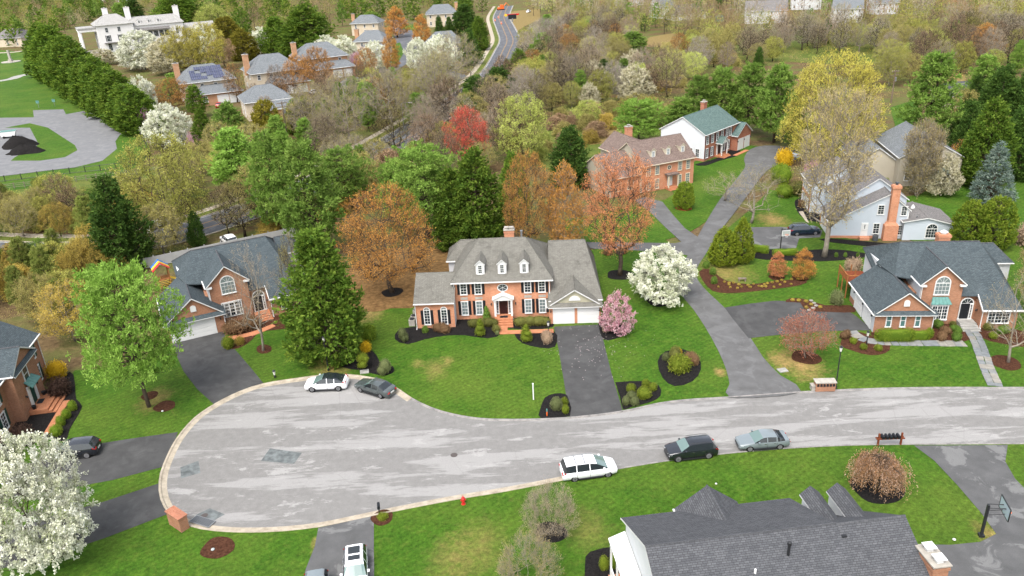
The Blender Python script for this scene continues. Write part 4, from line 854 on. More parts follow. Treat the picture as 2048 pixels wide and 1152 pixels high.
    def chimney(s, x, y, z0, z1, w, d, mat='brick_red', cap='lead_cap', pots=1):
        c = s.part('chimney', MB().box((x-w/2, y-d/2, z0), (x+w/2, y+d/2, z1)).box((x-w/2-.06, y-d/2-.06, z1-.35), (x+w/2+.06, y+d/2+.06, z1-.12)), mat)
        s.part('chimney_cap', MB().box((x-w/2-.1, y-d/2-.1, z1), (x+w/2+.1, y+d/2+.1, z1+.1)), 'stone_pale', c)
        for i in range(pots):
            xx = x+(i-(pots-1)/2)*w*.5; s.part('chimney_pot', MB().box((xx-.2, y-.2, z1+.1), (xx+.2, y+.2, z1+.3)).box((xx-.3, y-.3, z1+.36), (xx+.3, y+.3, z1+.4)).box((xx-.03, y-.03, z1+.3), (xx+.03, y+.03, z1+.36)), cap, c)
        return c
    def dormer(s, x, y, z, w, h, depth, roof='shingle_grey', wall='white_trim', arch=False, gl='window_glass'):
        """small gabled dormer whose face stands at y, sill at z; depth runs back into the roof"""
        zr = z+h+w*.45
        d = s.part('dormer', MB().prism([(x-w/2, y, z-.4), (x+w/2, y, z-.4), (x+w/2, y, z+h), (x, y, zr), (x-w/2, y, z+h)], (0, depth, 0)), wall)
        for sg in (-1, 1):
            mb = MB().prism([(x+sg*(w/2+.12), y-.15, z+h-.1), (x, y-.15, zr+.02), (x, y+depth, zr+.02), (x+sg*(w/2+.12), y+depth, z+h-.1)], (0, 0, .1), 1); mb.m[-5] = 0
            s.part('dormer_roof', mb, [roof, wall], d)
        f, p, m = win_meshes(w*.58, h*.95, 'arch' if arch else 'dh', 2, 4 if not arch else 2, 'white_trim', gl)
        wo = link('window', f, s.r, (x, y, z+.05), 0); link('pane', p, wo); link('muntin', m, wo)
    def downpipe(s, x, y, z, face='F'): s.part('downpipe', MB().tube([(x, y, z), (x, y, .25), (x, y-.3, .1)], .05, 6), 'white_trim')
    def lantern(s, x, y, z, face='F'):
        o = s.part('wall_lantern', MB().box((-.06, -.04, -.1), (.06, 0, .12)).tube([(0, -.03, .1), (0, -.15, .12)], .015, 4).lathe([(.05, -.16), (.09, .03), (.03, .10)], 6, (0, -.16, 0)), 'dark_metal'); o.location = (x, y, z); o.rotation_euler = (0, 0, FACE[face])
def steps(h, x0, x1, y0, y1, z, n, mat='brick_paving', going=.32):
    """landing at height z from y1 (wall) to y0, n steps down toward -y"""
    h.box('landing', (x0, y0, 0), (x1, y1, z), mat)
    for i in range(n): h.box('step', (x0-.02*(i+1), y0-going*(i+1), 0), (x1+.02*(i+1), y0-going*i-.002, z*(n-i)/(n+1)), mat)

# ---- centre house: orange brick with garage wing on the right, low wing on the left
o = (-7.28, 91.25); h = House('brick_house', 'orange brick colonial house with three white dormers and grey roof in the centre', 'house', o, -2.3)
B = 'brick_orange'
h.gable(0, 12.1, 0, 11.6, 5.45, 5.45, 5.8, 8.75, 'x', B, roof='shingle_grey', hip=(3.0, 3.0), oh=.4)
h.gable(-1.4, 2.5, 7.6, 11.9, 5.35, 5.35, 9.75, 7.2, 'x', 'siding_white', roof='shingle_grey', hip=(1.6, .1), oh=.3)
h.gable(-4.9, 0, -2.1, 6.2, 3.6, 3.6, 2.05, 5.75, 'x', B, caps='siding_white', roof='shingle_grey', oh=.3, rk=.12)
h.gable(12.1, 18.3, -1.0, 13.2, 2.9, 2.9, 7.8, 7.35, 'x', B, caps='siding_white', roof='shingle_grey', oh=.3, rk=.15, hip=(.02, 1.35))
# front gable of the garage (ridge runs front to back)
h.gable(-2.0, 2.6, 11.85, 18.25, 2.55, 2.55, 15.05, 4.6, 'y', B, caps='siding_cream', roof='shingle_grey', oh=.3, rk=.3)
h.box('garage_front', (11.86, -2.06, .02), (18.24, -1.98, 2.5), B)
mb = MB().prism([(11.7, -2.55, 2.42), (18.4, -2.55, 2.42), (18.4, -2.04, 2.86), (11.7, -2.04, 2.86)], (0, 0, .1), 1); mb.m[-5] = 0; h.part('pent_roof', mb, ['shingle_grey', 'white_trim'])
f, p, m = win_meshes(1.5, 1.1, 'arch', 1, 1, 'white_trim', 'frosted'); 
v = h.part('louvre', MB().prism([(15.05+.72*math.cos(a), -2.0, 3.22+.62*math.sin(a)) for a in [math.pi*i/12 for i in range(13)]], (0, -.09, 0)), 'white_trim')
for i in range(4): h.part('slat', MB().box((15.05-.62+.07*i, -2.105, 3.28+i*.13), (15.05+.62-.07*i, -2.09, 3.36+i*.13)), 'garage_white', v)
h.garage_door(13.66, -2.07, 2.5, 2.2); h.garage_door(16.72, -2.07, 2.5, 2.2)
for x in (12.05, 18.1): h.lantern(x, -2.07, 1.9)
for x, gl in ((1.15, 'window_glass'), (3.0, 'window_glass'), (9.25, 'window_glass'), (11.05, 'window_glass')):
    h.window(x, 0, 3.62, .92, 1.62, shutters='black_paint', gl=gl, ny=4)
    h.window(x, 0, .75, .92, 1.95, shutters='black_paint', gl='window_pale', ny=4)
    h.box('stone_panel', (x-.46, -.04, 2.88), (x+.46, 0, 3.22), 'stone_pale')
h.window(6.1, 0, 4.4, 1.36, 1.08, style='round')
# entrance
h.door(6.1, -.02, .78, 1.0, 2.1)
for sx in (-1, 1):
    h.window(6.1+sx*.78, -.0, .8, .4, 2.0, style='dh', nx=1, ny=5)
    h.part('pilaster', MB().box((6.1+sx*1.05-.12, -.75, .1), (6.1+sx*1.05+.12, -.5, 2.95)).box((6.1+sx*1.05-.16, -.79, .1), (6.1+sx*1.05+.16, -.46, .3)).box((6.1+sx*1.05-.16, -.79, 2.8), (6.1+sx*1.05+.16, -.46, 2.95)), 'white_trim')
    h.lantern(6.1+sx*1.55, -.0, 2.2)
h.part('pediment', MB().prism([(4.85, -.85, 2.95), (7.35, -.85, 2.95), (7.35, -.85, 3.1), (6.1, -.85, 3.72), (4.85, -.85, 3.1)], (0, .85, 0)), 'white_trim')
for sg in (-1, 1):
    mb = MB().prism([(6.1+sg*1.38, -.98, 3.08), (6.1, -.98, 3.74), (6.1, .0, 3.74), (6.1+sg*1.38, .0, 3.08)], (0, 0, .09)); h.part('pediment_roof', mb, 'white_trim')
steps(h, 4.95, 7.25, -1.6, 0, .72, 3, 'brick_paving', .36); h.box('doormat', (5.6, -1.15, .722), (6.6, -.6, .745), 'black_paint')
h.box('brick_walk', (5.6, -4.5, .1), (6.6, -2.7, .16), 'brick_paving'); h.box('brick_walk', (6.602, -4.5, .1), (12.3, -3.55, .158), 'brick_paving')
for x in (-3.45, -1.3): h.window(x, -2.1, .62, .86, 2.4, style='arch', nx=2, ny=5, shutters='black_paint')
for x in (3.35, 6.12, 8.9): h.dormer(x, .7, 6.05, 1.08, 1.3, 3.3)
h.downpipe(-4.85, -2.25, 3.5); h.downpipe(12.0, -.15, 5.2); h.downpipe(-.05, -.1, 5.2)
h.chimney(6.9, 9.3, 7, 8.75, 1.3, .8, 'brick_orange', 'stone_pale', 2); h.part('vent_pipe', MB().lathe([(.13, 0), (.13, .75), (.18, .75), (.18, .9), (.02, .95)], 10, (8.6, 7.6, 8.3)), 'grey_metal')
for i, (x, y) in enumerate(((-5.6, -1.1), (-5.5, -.1), (-5.45, 1.6))):
    a = thing('air_conditioner', ('white air conditioner unit nearest the front beside the low brick wing', 'white air conditioner unit, the middle of three beside the low brick wing', 'white air conditioner unit farthest back beside the low brick wing')[i], 'air conditioner', h.r.matrix_basis @ Vector((x, y, .1)), R(-2.3), 'air conditioners beside the centre house')
    MB().box((-.38, -.38, 0), (.38, .38, .85)).obj('casing', 'stone_pale', a); MB().lathe([(.34, 0), (.34, .05), (.3, .06), (.02, .06)], 16, (0, 0, .85)).obj('fan_grille', 'dark_metal', a)
    for j in range(6): MB().box((-.385, -.30+j*.1, .1), (-.38, -.26+j*.1, .75)).obj('fin', 'grey_metal', a)

# ---- the house type seen twice: front garage gable, tall centre gable with arched window, entrance, right wing
def front_gable_house(label, loc, deg, scale, roof, side_garage):
    h = House('brick_house', label, 'house', loc, deg, scale); B = 'brick_brown'; Sd = 'siding_white'
    # body: long front slope down to the right wing
    h.gable(2.9, 16.4, 8.2, 13.9, 5.3, 5.3, 8.6, 8.0, 'x', Sd, roof=roof, hip=(2.0, 2.2), oh=.3, trim=roof)
    pl = lambda y: 2.45+.707*(y-.75)
    def tri(pts):
        mb = MB().prism(pts, (0, 0, .15), 0); h.part('roof', mb, [roof])
    h.box('gutter', (12.25, .58, 2.4), (16.8, .74, 2.56), 'white_trim')
    tri([(4.9, 8.6, pl(8.6)), (14.2, 8.6, pl(8.6)), (16.7, .75, 2.45), (12.3, .75, 2.45), (12.3, 2.35, pl(2.35)), (9.9, 2.35, pl(2.35)), (5.2, 4.3, pl(4.3)), (3.35, 4.65, pl(4.65))])
    tri([(4.9, 8.6, pl(8.6)), (3.35, 4.65, pl(4.65)), (2.6, 9.0, 5.2)]); tri([(14.2, 8.6, pl(8.6)), (16.7, .75, 2.45), (16.7, 8.4, 5.2)])
    h.part('wall', MB().prism([(3.2, 3.0, 0), (12.4, 3.0, 0), (12.4, 8.3, 0), (3.2, 8.3, 0)], (0, 0, 3.9)), B)
    h.part('wall', MB().prism([(12.3, 1.05, 0), (12.3, 8.4, 0), (12.3, 8.4, 5.0), (12.3, 1.05, 2.55)], (4.1, 0, 0)), B)
    # garage
    h.gable(0, 9.0, 0, 6.6, 2.55, 2.55, 3.35, 5.15, 'y', Sd, caps=B, roof=roof, oh=.25, rk=.28)
    mb = MB().prism([(-.2, -.5, 2.42), (6.8, -.5, 2.42), (6.8, -.02, 2.82), (-.2, -.02, 2.82)], (0, 0, .09), 1); mb.m[-5] = 0; h.part('pent_roof', mb, [roof, 'white_trim'])
    h.part('louvre', MB().prism([(3.0, -.01, 3.5), (3.65, -.01, 3.5)]+[(3.325+.325*math.cos(a), -.01, 4.0+.3*math.sin(a)) for a in [math.pi*i/10 for i in range(11)]], (0, -.08, 0)), 'white_trim')
    if side_garage:
        for x in (1.6, 3.2, 4.85): h.window(x, -.0, .85, .68, 1.65, nx=1, ny=2, gl='green_glass')
        h.garage_door(-.06, 2.3, 2.6, 2.15, 'L'); h.garage_door(-.06, 5.6, 2.6, 2.15, 'L'); h.box('plinth', (-.05, 7.0, 0), (0, 8.95, .8), B)
        for y in (.7, 3.95, 7.3): h.lantern(-.02, y, 2.0, 'L')
    else:
        h.garage_door(2.85, -.06, 5.0, 2.15, 'F', n=4); h.lantern(6.1, -.02, 1.9); h.box('garage_front', (-.01, -.05, 0), (.28, 0, 2.5), B); h.box('garage_front', (5.45, -.05, 0), (6.61, 0, 2.5), B)
        h.box('header', (.2, -.08, 2.26), (5.5, 0, 2.52), 'white_trim')
    # centre gable
    h.gable(2.1, 8.7, 5.55, 10.2, 5.45, 5.45, 7.85, 7.55, 'y', B, roof=roof, oh=.3, rk=.35, walls=False)
    mb = MB().prism([(5.55, 2.1, 0), (10.2, 2.1, 0), (10.2, 2.1, 5.45), (7.87, 2.1, 7.5), (5.55, 2.1, 5.45)], (0, 2.5, 0)); h.part('wall', mb, [B])
    h.box('siding_cheek', (5.48, 2.12, 2.6), (5.545, 6.5, 5.4), Sd)
    for sg in (5.35, 9.75): h.box('eave_return', (sg, 1.75, 5.1), (sg+.65, 2.1, 5.3), 'white_trim')
    h.window(7.87, 2.1, 4.0, 1.75, 2.35, style='arch', nx=4, ny=3, gl='window_pale')
    h.window(7.87, 1.7 if side_garage else 2.1, .95, 1.9, 1.85, style='triple', nx=6, ny=4)
    if side_garage:
        h.part('bay', MB().box((6.9, 1.72, .7), (8.85, 2.1, 2.95)), 'white_trim')
        mb = MB().prism([(6.7, 1.45, 2.95), (9.05, 1.45, 2.95), (8.75, 2.1, 3.65), (7.0, 2.1, 3.65)], (0, .02, .06)); b_ = h.part('bay_roof', mb, 'copper_patina')
        for i in range(6): h.part('seam', MB().tube([(6.75+i*.45, 1.45, 3.03), (7.03+i*.335, 2.1, 3.72)], .025, 4), 'copper_patina', b_)
    else:
        h.window(7.87, 2.1, .95, 2.4, 1.95, style='triple', nx=6, ny=4)
    # entrance under its own small gable
    h.part('rake_board', MB().prism([(12.25, .7, 2.42), (12.25, 2.4, 3.62), (12.25, 2.4, 3.86), (12.25, .7, 2.66)], (-.08, 0, 0)), 'white_trim')
    h.part('wall', MB().prism([(10.2, 2.62, 0), (12.35, 2.62, 0), (12.35, 2.62, 2.7), (10.5, 2.62, 3.75), (10.2, 2.62, 3.75)], (0, .5, 0)), B)
    h.window(11.25, 2.6, .6, 1.55, 2.75, style='arch', nx=1, ny=1, gl='window_glass')
    h.door(11.12, 2.56, .6, .95, 2.0, mat='black_paint'); h.window(11.8, 2.58, .62, .35, 1.95, nx=1, ny=5)
    steps(h, 10.3, 12.2, 1.3, 2.6, .55, 3, 'walk_stone' if side_garage else 'brick_paving', .4); h.lantern(12.28, 2.0, 2.0, 'L')
    # right wing window, rear bay, pipes
    h.window(14.3, 1.05, .75, 2.5 if side_garage else 1.5, 1.75, style='triple', nx=6, ny=4)
    h.gable(15.6, 18.6, 8.9, 13.0, 5.2, 5.2, 11.0, 6.8, 'x', Sd, roof=roof, hip=(.02, 1.5), oh=.25)
    h.downpipe(12.42, .95, 2.5); h.downpipe(6.55, -.1, 2.4); h.downpipe(5.6, 2.0, 5.3)
    return h
hr = front_gable_house('brown brick house with blue grey roof, side garage and copper bay roof on the right', (42.32, 82.24), -6, 1.0, 'shingle_blue', True)
hl = front_gable_house('brown brick house with blue grey roof and wide white garage door on the left', (-43.16, 88.52), 26, 1.05, 'shingle_blue', False)

# ---- house at the left edge: brick, green shutters
loc = G(*(350/3.6, 600+545/3.6)); h = House('brick_house', 'brick house with dark green shutters and copper canopy at the left edge', 'house', (loc.x, loc.y), 100); hle = h
B = 'brick_brown'
h.gable(-22, 0, 0, 9.5, 5.45, 5.45, 4.75, 8.3, 'x', B, caps='siding_white', roof='shingle_blue', oh=.35, rk=.25)
h.gable(-1.05, 4.5, -10.3, -4.2, 5.6, 5.6, -7.25, 7.3, 'y', B, roof='shingle_blue', oh=.25, rk=.3)
mb = MB().prism([(-10.5, -1.5, 5.35), (-4.0, -1.5, 5.35), (-4.0, -1.1, 5.7), (-10.5, -1.1, 5.7)], (0, 0, .09), 1); mb.m[-5] = 0; h.part('pent_roof', mb, ['shingle_blue', 'white_trim'])
for x in (-2.2,):
    h.window(x, 0, 3.4, 1.1, 1.7, shutters='green_paint', sw=.5); h.window(x, 0, .6, 1.1, 1.9, shutters='green_paint', sw=.5)
h.window(-7.3, -1.05, 3.3, 1.3, 1.9, nx=1, ny=2)
for x in (-12.4, -15.5): h.window(x, 0, 3.4, 1.1, 1.7, shutters='green_paint', sw=.5); h.window(x, 0, .7, 1.1, 1.9, shutters='green_paint', sw=.5)
h.door(-7.2, -1.08, .62, 1.0, 2.1, mat='green_paint'); h.part('door_surround', MB().box((-8.2, -1.22, .6), (-7.8, -1.05, 2.85)).box((-6.6, -1.22, .6), (-6.2, -1.05, 2.85)).box((-8.2, -1.25, 2.75), (-6.2, -1.05, 2.95)), 'white_trim')
can = h.part('canopy', MB().prism([(-8.5, -1.85, 2.95), (-5.9, -1.85, 2.95), (-6.1, -1.05, 3.55), (-8.3, -1.05, 3.55)], (0, 0, .07)), 'copper_patina')
for i in range(6): h.part('seam', MB().tube([(-8.45+i*.5, -1.85, 3.03), (-8.25+i*.42, -1.05, 3.63)], .025, 4), 'copper_patina', can)
steps(h, -9.2, -5.6, -2.9, -1.05, .6, 2, 'brick_paving', .4); h.box('doormat', (-7.7, -1.9, .602), (-6.7, -1.3, .62), 'black_paint')
for sx in (-8.8, -5.75): h.lantern(sx, -1.05, 2.2); h.part('flower_pot', MB().lathe([(.16, 0), (.25, .4), (.22, .4), (.02, .35)], 10, (sx, -1.5, .6)), 'black_paint')
h.box('brick_walk', (-13.5, -4.4, .1), (-7.0, -3.75, .16), 'brick_paving')
h.box('garage_wing', (-26, -1.2, 0), (-17, 6, 2.8), B); h.garage_door(-19.6, -1.22, 2.7, 2.2); h.downpipe(-.1, -.1, 5.3)

# ---- house at the bottom right seen from behind its ridge
h = House('shingled_house', 'dark grey shingled house with white siding and brick chimney at the bottom right', 'house', (9.57, 45.69), 5.5); hb = h
h.gable(-2.1, 10.2, -12.2, .15, 5.5, 5.5, -5.85, 8.35, 'x', 'siding_white', roof='shingle_dark', oh=.35, rk=.3)
h.gable(10.2, 15.1, -12.0, -.6, 4.9, 4.4, -5.85, 8.28, 'x', 'siding_white', roof='shingle_dark', oh=.35, rk=.25)
h.gable(-4.0, .75, 2.1, 6.35, 5.35, 5.35, 4.22, 6.95, 'y', 'siding_white', roof='shingle_dark', oh=.3, rk=.3)
for x in (11.5, 13.55):
    h.part('dormer', MB().prism([(x-.6, -.6, 4.6), (x+.6, -.6, 4.6), (x+.6, -.6, 6.5), (x, -.6, 7.05), (x-.6, -.6, 6.5)], (0, -3.6, 0)), 'siding_white')
    for sg in (-1, 1):
        mb = MB().prism([(x+sg*.75, -.4, 6.42), (x, -.4, 7.1), (x, -4.4, 7.1), (x+sg*.75, -4.4, 6.42)], (0, 0, .11), 1); mb.m[-5] = 0; h.part('dormer_roof', mb, ['shingle_dark', 'white_trim'])
h.chimney(15.75, -8.6, 0, 7.4, 1.05, 1.9, 'brick_brown', 'garage_white', 0)
for y in (-8.1, -9.15): h.part('chimney_pot', MB().box((15.55, y-.2, 7.5), (15.95, y+.2, 7.75)).box((15.4, y-.33, 7.8), (16.1, y+.33, 7.86)).box((15.7, y-.05, 7.75), (15.8, y+.05, 7.8)), 'garage_white')
h.part('vent_pipe', MB().lathe([(.14, 0), (.09, .08), (.09, 1.1), (.14, 1.1), (.14, 1.3), (.02, 1.36)], 10, (6.6, -7.4, 7.55)), 'dark_metal')
h.part('vent_pipe', MB().lathe([(.08, 0), (.08, .55), (.01, .55)], 8, (4.1, -8.2, 7.2)), 'garage_white'); h.part('vent_pipe', MB().lathe([(.05, 0), (.05, .5), (.01, .5)], 8, (14.2, -10.4, 6.1)), 'garage_white')
h.part('roof_vent', MB().prism([(2.2, -8.9, 6.98), (2.6, -8.9, 6.98), (2.6, -9.3, 6.8), (2.2, -9.3, 6.8)], (0, 0, .22)), 'garage_white'); h.part('roof_vent', MB().box((10.4, -6.7, 7.95), (10.9, -6.5, 8.1)), 'dark_metal')
h.box('gutter', (-2.4, .5, 5.28), (2.0, .62, 5.4), 'cream_trim'); h.box('gutter', (6.2, .5, 5.28), (10.45, .62, 5.4), 'cream_trim')
# porch at the left end
h.part('porch_roof', MB().prism([(-3.4, .2, 3.9), (-2.15, .2, 4.4), (-2.15, -6, 4.4), (-3.4, -6, 3.9)], (0, 0, .1)), ['white_trim'])
for y in (-.0, -1.9, -3.8): h.part('porch_post', MB().box((-3.3, y-.07, .5), (-3.16, y+.07, 3.95)), 'white_trim')
h.box('porch_floor', (-3.4, -6, 0), (-2.1, .15, .5), 'brick_orange')
for y in [-.1-.2*i for i in range(18)]: h.part('baluster', MB().box((-3.25, y-.02, .5), (-3.21, y+.02, 1.35)), 'white_trim')
h.box('handrail', (-3.28, -5.9, 1.35), (-3.18, .1, 1.42), 'white_trim')

# ---- house with brown roof beyond the maple
h = House('brick_house', 'orange brick house with brown shingle roof and three cream dormers beyond the maple', 'house', (35.52, 145.23), 24); hbr = h
B = 'brick_peach'; TR = 'cream_trim'
h.gable(-11.6, 0, 0, 9.6, 5.2, 5.2, 4.8, 8.5, 'x', 'brick_orange', caps='siding_tan', roof='shingle_brown', oh=.35, rk=.3, trim=TR)
h.gable(-17.8, -11.6, .8, 11, 3.6, 3.6, 6.0, 6.8, 'x', 'brick_orange', caps='siding_tan', roof='shingle_brown', oh=.35, rk=.3, trim=TR)
h.gable(6, 17, -10.2, -3.6, 5.0, 5.0, -6.9, 7.6, 'y', 'siding_tan', roof='shingle_brown', oh=.3, rk=.3, trim=TR)
for x in (-8.4, -5.1, -1.8): h.dormer(x, 1.25, 6.1, 1.15, 1.15, 3.0, 'shingle_brown', 'cream_trim', gl='window_pale')
h.window(-5.6, 0, 4.0, 1.0, 1.0, style='round', trim=TR)
for x in (-10.2, -8.3, -3.2, -1.35): h.window(x, 0, 3.1, .95, 1.7, trim=TR, gl='window_pale'); h.window(x, 0, .4, .95, 1.9, trim=TR, gl='window_pale')
h.door(-5.4, -.03, .5, 1.1, 2.1, mat='white_trim', trim=TR); h.part('porch', MB().box((-6.6, -1.3, 2.75), (-4.1, .02, 3.0)), 'shingle_brown')
for x in (-6.4, -4.3): h.part('porch_post', MB().box((x-.1, -1.2, .3), (x+.1, -1.0, 2.75)), 'cream_trim')
steps(h, -6.5, -4.2, -1.2, 0, .45, 2); h.chimney(-4.6, 15.5, 5, 8.7, 1.3, .9, 'brick_orange', 'stone_pale', 1)
for x in (-16.2, -13.6): h.window(x, .8, 1.0, 1.3, 2.0, style='arch', nx=4, ny=4, trim=TR)

# ---- white and brick house with the green roof
h = House('brick_house', 'brick fronted white house with green shingle roof and double garage', 'house', (41.11, 159.64), 46); hg = h
B = 'brick_red'
h.gable(0, 13.6, 0, 10.6, 5.7, 5.7, 5.3, 8.7, 'x', 'siding_white', front=B, roof='shingle_green', oh=.35, rk=.3)
h.gable(-1.4, 5.0, 11.2, 17.2, 3.4, 3.4, 14.2, 5.5, 'y', B, roof='shingle_green', oh=.35, rk=.3)
h.part('wall', MB().box((13.6, .3, 0), (17.2, 9, 3.5)), 'siding_white')
h.garage_door(12.75, -1.42, 2.2, 2.4); h.garage_door(15.55, -1.42, 2.2, 2.4)
for x in (1.0, 3.0, 5.0, 7.0, 9.0, 10.5):
    h.window(x, 0, 3.5, .95, 1.7, shutters='plum_paint', sw=.34)
for x in (1.0, 3.0, 8.0, 9.8): h.window(x, 0, .7, .95, 1.95, shutters='plum_paint', sw=.34)
h.door(5.9, -.02, .5, 1.0, 2.1); h.part('door_surround', MB().box((4.9, -.15, .45), (5.3, 0, 2.8)).box((6.5, -.15, .45), (6.9, 0, 2.8)), 'white_trim')
h.gable(-1.5, .5, 4.6, 7.2, 3.0, 3.0, 5.9, 4.1, 'y', 'white_trim', roof='shingle_green', oh=.15, rk=.15, walls=False)
h.part('pediment', MB().prism([(4.7, -1.45, 3.0), (7.1, -1.45, 3.0), (5.9, -1.45, 3.95)], (0, .1, 0)), 'white_trim')
for x in (4.8, 7.0): h.part('porch_post', MB().tube([(x, -1.35, .4), (x, -1.35, 3.0)], .11, 10), 'white_trim')
steps(h, 4.4, 7.4, -1.6, 0, .45, 2); h.box('brick_walk', (7.5, -3.4, .08), (13, -2.5, .15), 'brick_paving')
h.window(0, 3.2, .8, 1.0, 1.8, 'L', gl='window_glass'); h.window(0, 1.6, .8, 1.0, 1.8, 'L'); h.chimney(9.8, 6.3, 7.5, 10.1, 1.2, .9, 'brick_red', 'stone_pale', 1)
h.box('plinth', (-.04, 0, 0), (0, 10, .6), B)
for a in (2.1, 4.6, 7.1): h.lantern(11.35 if a < 3 else 14.15 if a < 5 else 16.95, -1.42, 2.1)

# ---- white clapboard house with the tall chimney
h = House('clapboard_house', 'pale blue white clapboard house with tall orange brick chimney', 'house', (49.14, 113.27), -9); hw = h
h.gable(0, 6.6, 0, 11.0, 2.7, 4.6, 8.1, 7.0, 'y', 'siding_blue', roof='shingle_weathered', oh=.3, rk=.25)
h.gable(3.4, 12.5, 1.8, 11.6, 4.6, 5.2, 7.2, 8.4, 'y', 'siding_blue', roof='shingle_weathered', oh=.3, rk=.25)
h.gable(12.0, 19, -.6, 9.5, 4.8, 4.8, 4.6, 7.6, 'y', 'siding_blue', front='brick_orange', roof='shingle_weathered', oh=.3, rk=.25)
h.box('brick_front', (-.05, .1, 0), (-.004, 6.5, 2.6), 'brick_orange'); h.garage_door(-.06, 3.2, 4.6, 2.15, 'L'); h.box('plinth', (.05, -.05, 0), (7.2, -.004, .45), 'brick_orange')
# low addition with shallow roof on the right
h.gable(-.7, 6.5, 10.4, 17.6, 2.9, 2.4, 13.6, 3.5, 'y', 'siding_blue', roof='shingle_weathered', oh=.3, rk=.3)
h.box('corner_board', (-.06, -.06, 0), (.1, -.003, 2.7), 'white_trim'); h.box('corner_board', (10.9, -.06, 0), (11.05, -.003, 4.5), 'white_trim')
ch = h.part('chimney', MB().box((7.6, -1.0, 0), (9.6, -.0, 2.4)).prism([(7.6, -1.0, 2.4), (9.6, -1.0, 2.4), (9.1, -.75, 3.0), (8.1, -.75, 3.0)], (0, .75, 0)).box((8.05, -.8, 2.6), (9.15, .1, 8.6)).box((7.95, -.9, 8.1), (9.25, .2, 8.45)), 'brick_orange')
h.part('chimney_pot', MB().lathe([(.2, 0), (.2, .3), (.28, .3), (.28, .4), (.02, .45)], 8, (8.6, -.35, 8.6)), 'lead_cap', ch)
for (x, z, w_, hh) in ((7.0, 3.9, 1.0, 1.5), (10.3, 3.7, .9, 1.5), (6.7, .8, 1.0, 1.7), (10.2, .6, .9, 1.6)): h.window(x, -.0, z, w_, hh, ny=4)
h.door(5.0, -.02, .45, 1.0, 2.1, mat='white_trim'); h.window(5.0, -.06, 1.55, .7, .85, nx=3, ny=3)
h.window(14.4, -.7, .4, 1.7, 2.3, style='arch', nx=4, ny=3); h.box('step', (4.3, -.9, 0), (5.7, -.07, .4), 'brick_orange')
for y in (13.3, 14.8, 16.3, 17.8): h.window(-.6, y, 3.0, .9, 1.5, 'L', shutters='black_paint', sw=.3); h.window(-.6, y, .5, .9, 1.6, 'L', shutters='black_paint', sw=.3)
h.part('roof_vent', MB().lathe([(.35, 0), (.3, .15), (.15, .5), (.02, .62)], 8, (12.9, 4.1, 3.45)), 'garage_white'); h.part('vent_pipe', MB().tube([(12.2, -.2, 3.1), (12.2, -.2, 3.75)], .1, 8), 'grey_metal')
a = thing('air_conditioner', 'dark grey air conditioner unit below the tall brick chimney', 'air conditioner', h.r.matrix_basis @ Vector((6.5, -.9, .05)), R(-9))
MB().lathe([(.42, 0), (.42, .8), (.36, .86), (.02, .86)], 14).obj('casing', 'lead_cap', a); MB().lathe([(.3, .86), (.3, .9), (.02, .9)], 12).obj('fan_grille', 'dark_metal', a)
a = thing('brick_chimney_stack', 'short brick chimney with white cap behind the ridge of the right house', 'chimney', hr.r.matrix_basis @ Vector((10.6, 10.2, 0)), R(-6))
MB().box((-.7, -.5, 0), (.7, .5, 8.6)).box((-.78, -.58, 8.2), (.78, .58, 8.5)).obj('stack', 'brick_orange', a); MB().lathe([(.35, 8.6), (.35, 8.8), (.5, 8.8), (.1, 9.05)], 8).obj('cap', 'garage_white', a)

# ---- tan sided house behind it
loc = hw.r.matrix_basis @ Vector((17.5, 27, 0)); h = House('sided_house', 'tan sided gable house with small bay window behind the tall bare tree', 'house', (loc.x, loc.y), -8)
h.gable(0, 15, 0, 10.5, 5.3, 5.3, 5.2, 8.2, 'y', 'siding_tan', roof='shingle_slate', oh=.3, rk=.25) ; h.gable(2, 12, -7, 0, 4.2, 4.2, -3.2, 6.5, 'y', 'siding_tan', roof='shingle_slate', oh=.3, rk=.25)
h.part('bay', MB().box((6.6, -.7, .6), (8.8, 0, 2.6)), 'white_trim'); h.window(7.7, -.7, .8, 1.7, 1.6, nx=4, ny=3)
h.part('bay_roof', MB().prism([(6.4, -1.0, 2.6), (9.0, -1.0, 2.6), (8.7, 0, 3.5), (6.7, 0, 3.5)], (0, .02, .06)), 'shingle_green'); h.window(1.8, 0, 1.0, 1.4, 1.6, nx=4, ny=3); h.part('awning', MB().prism([(1.0, -.8, 2.7), (2.8, -.8, 2.7), (2.6, 0, 3.3), (1.2, 0, 3.3)], (0, 0, .08)), 'shingle_green')

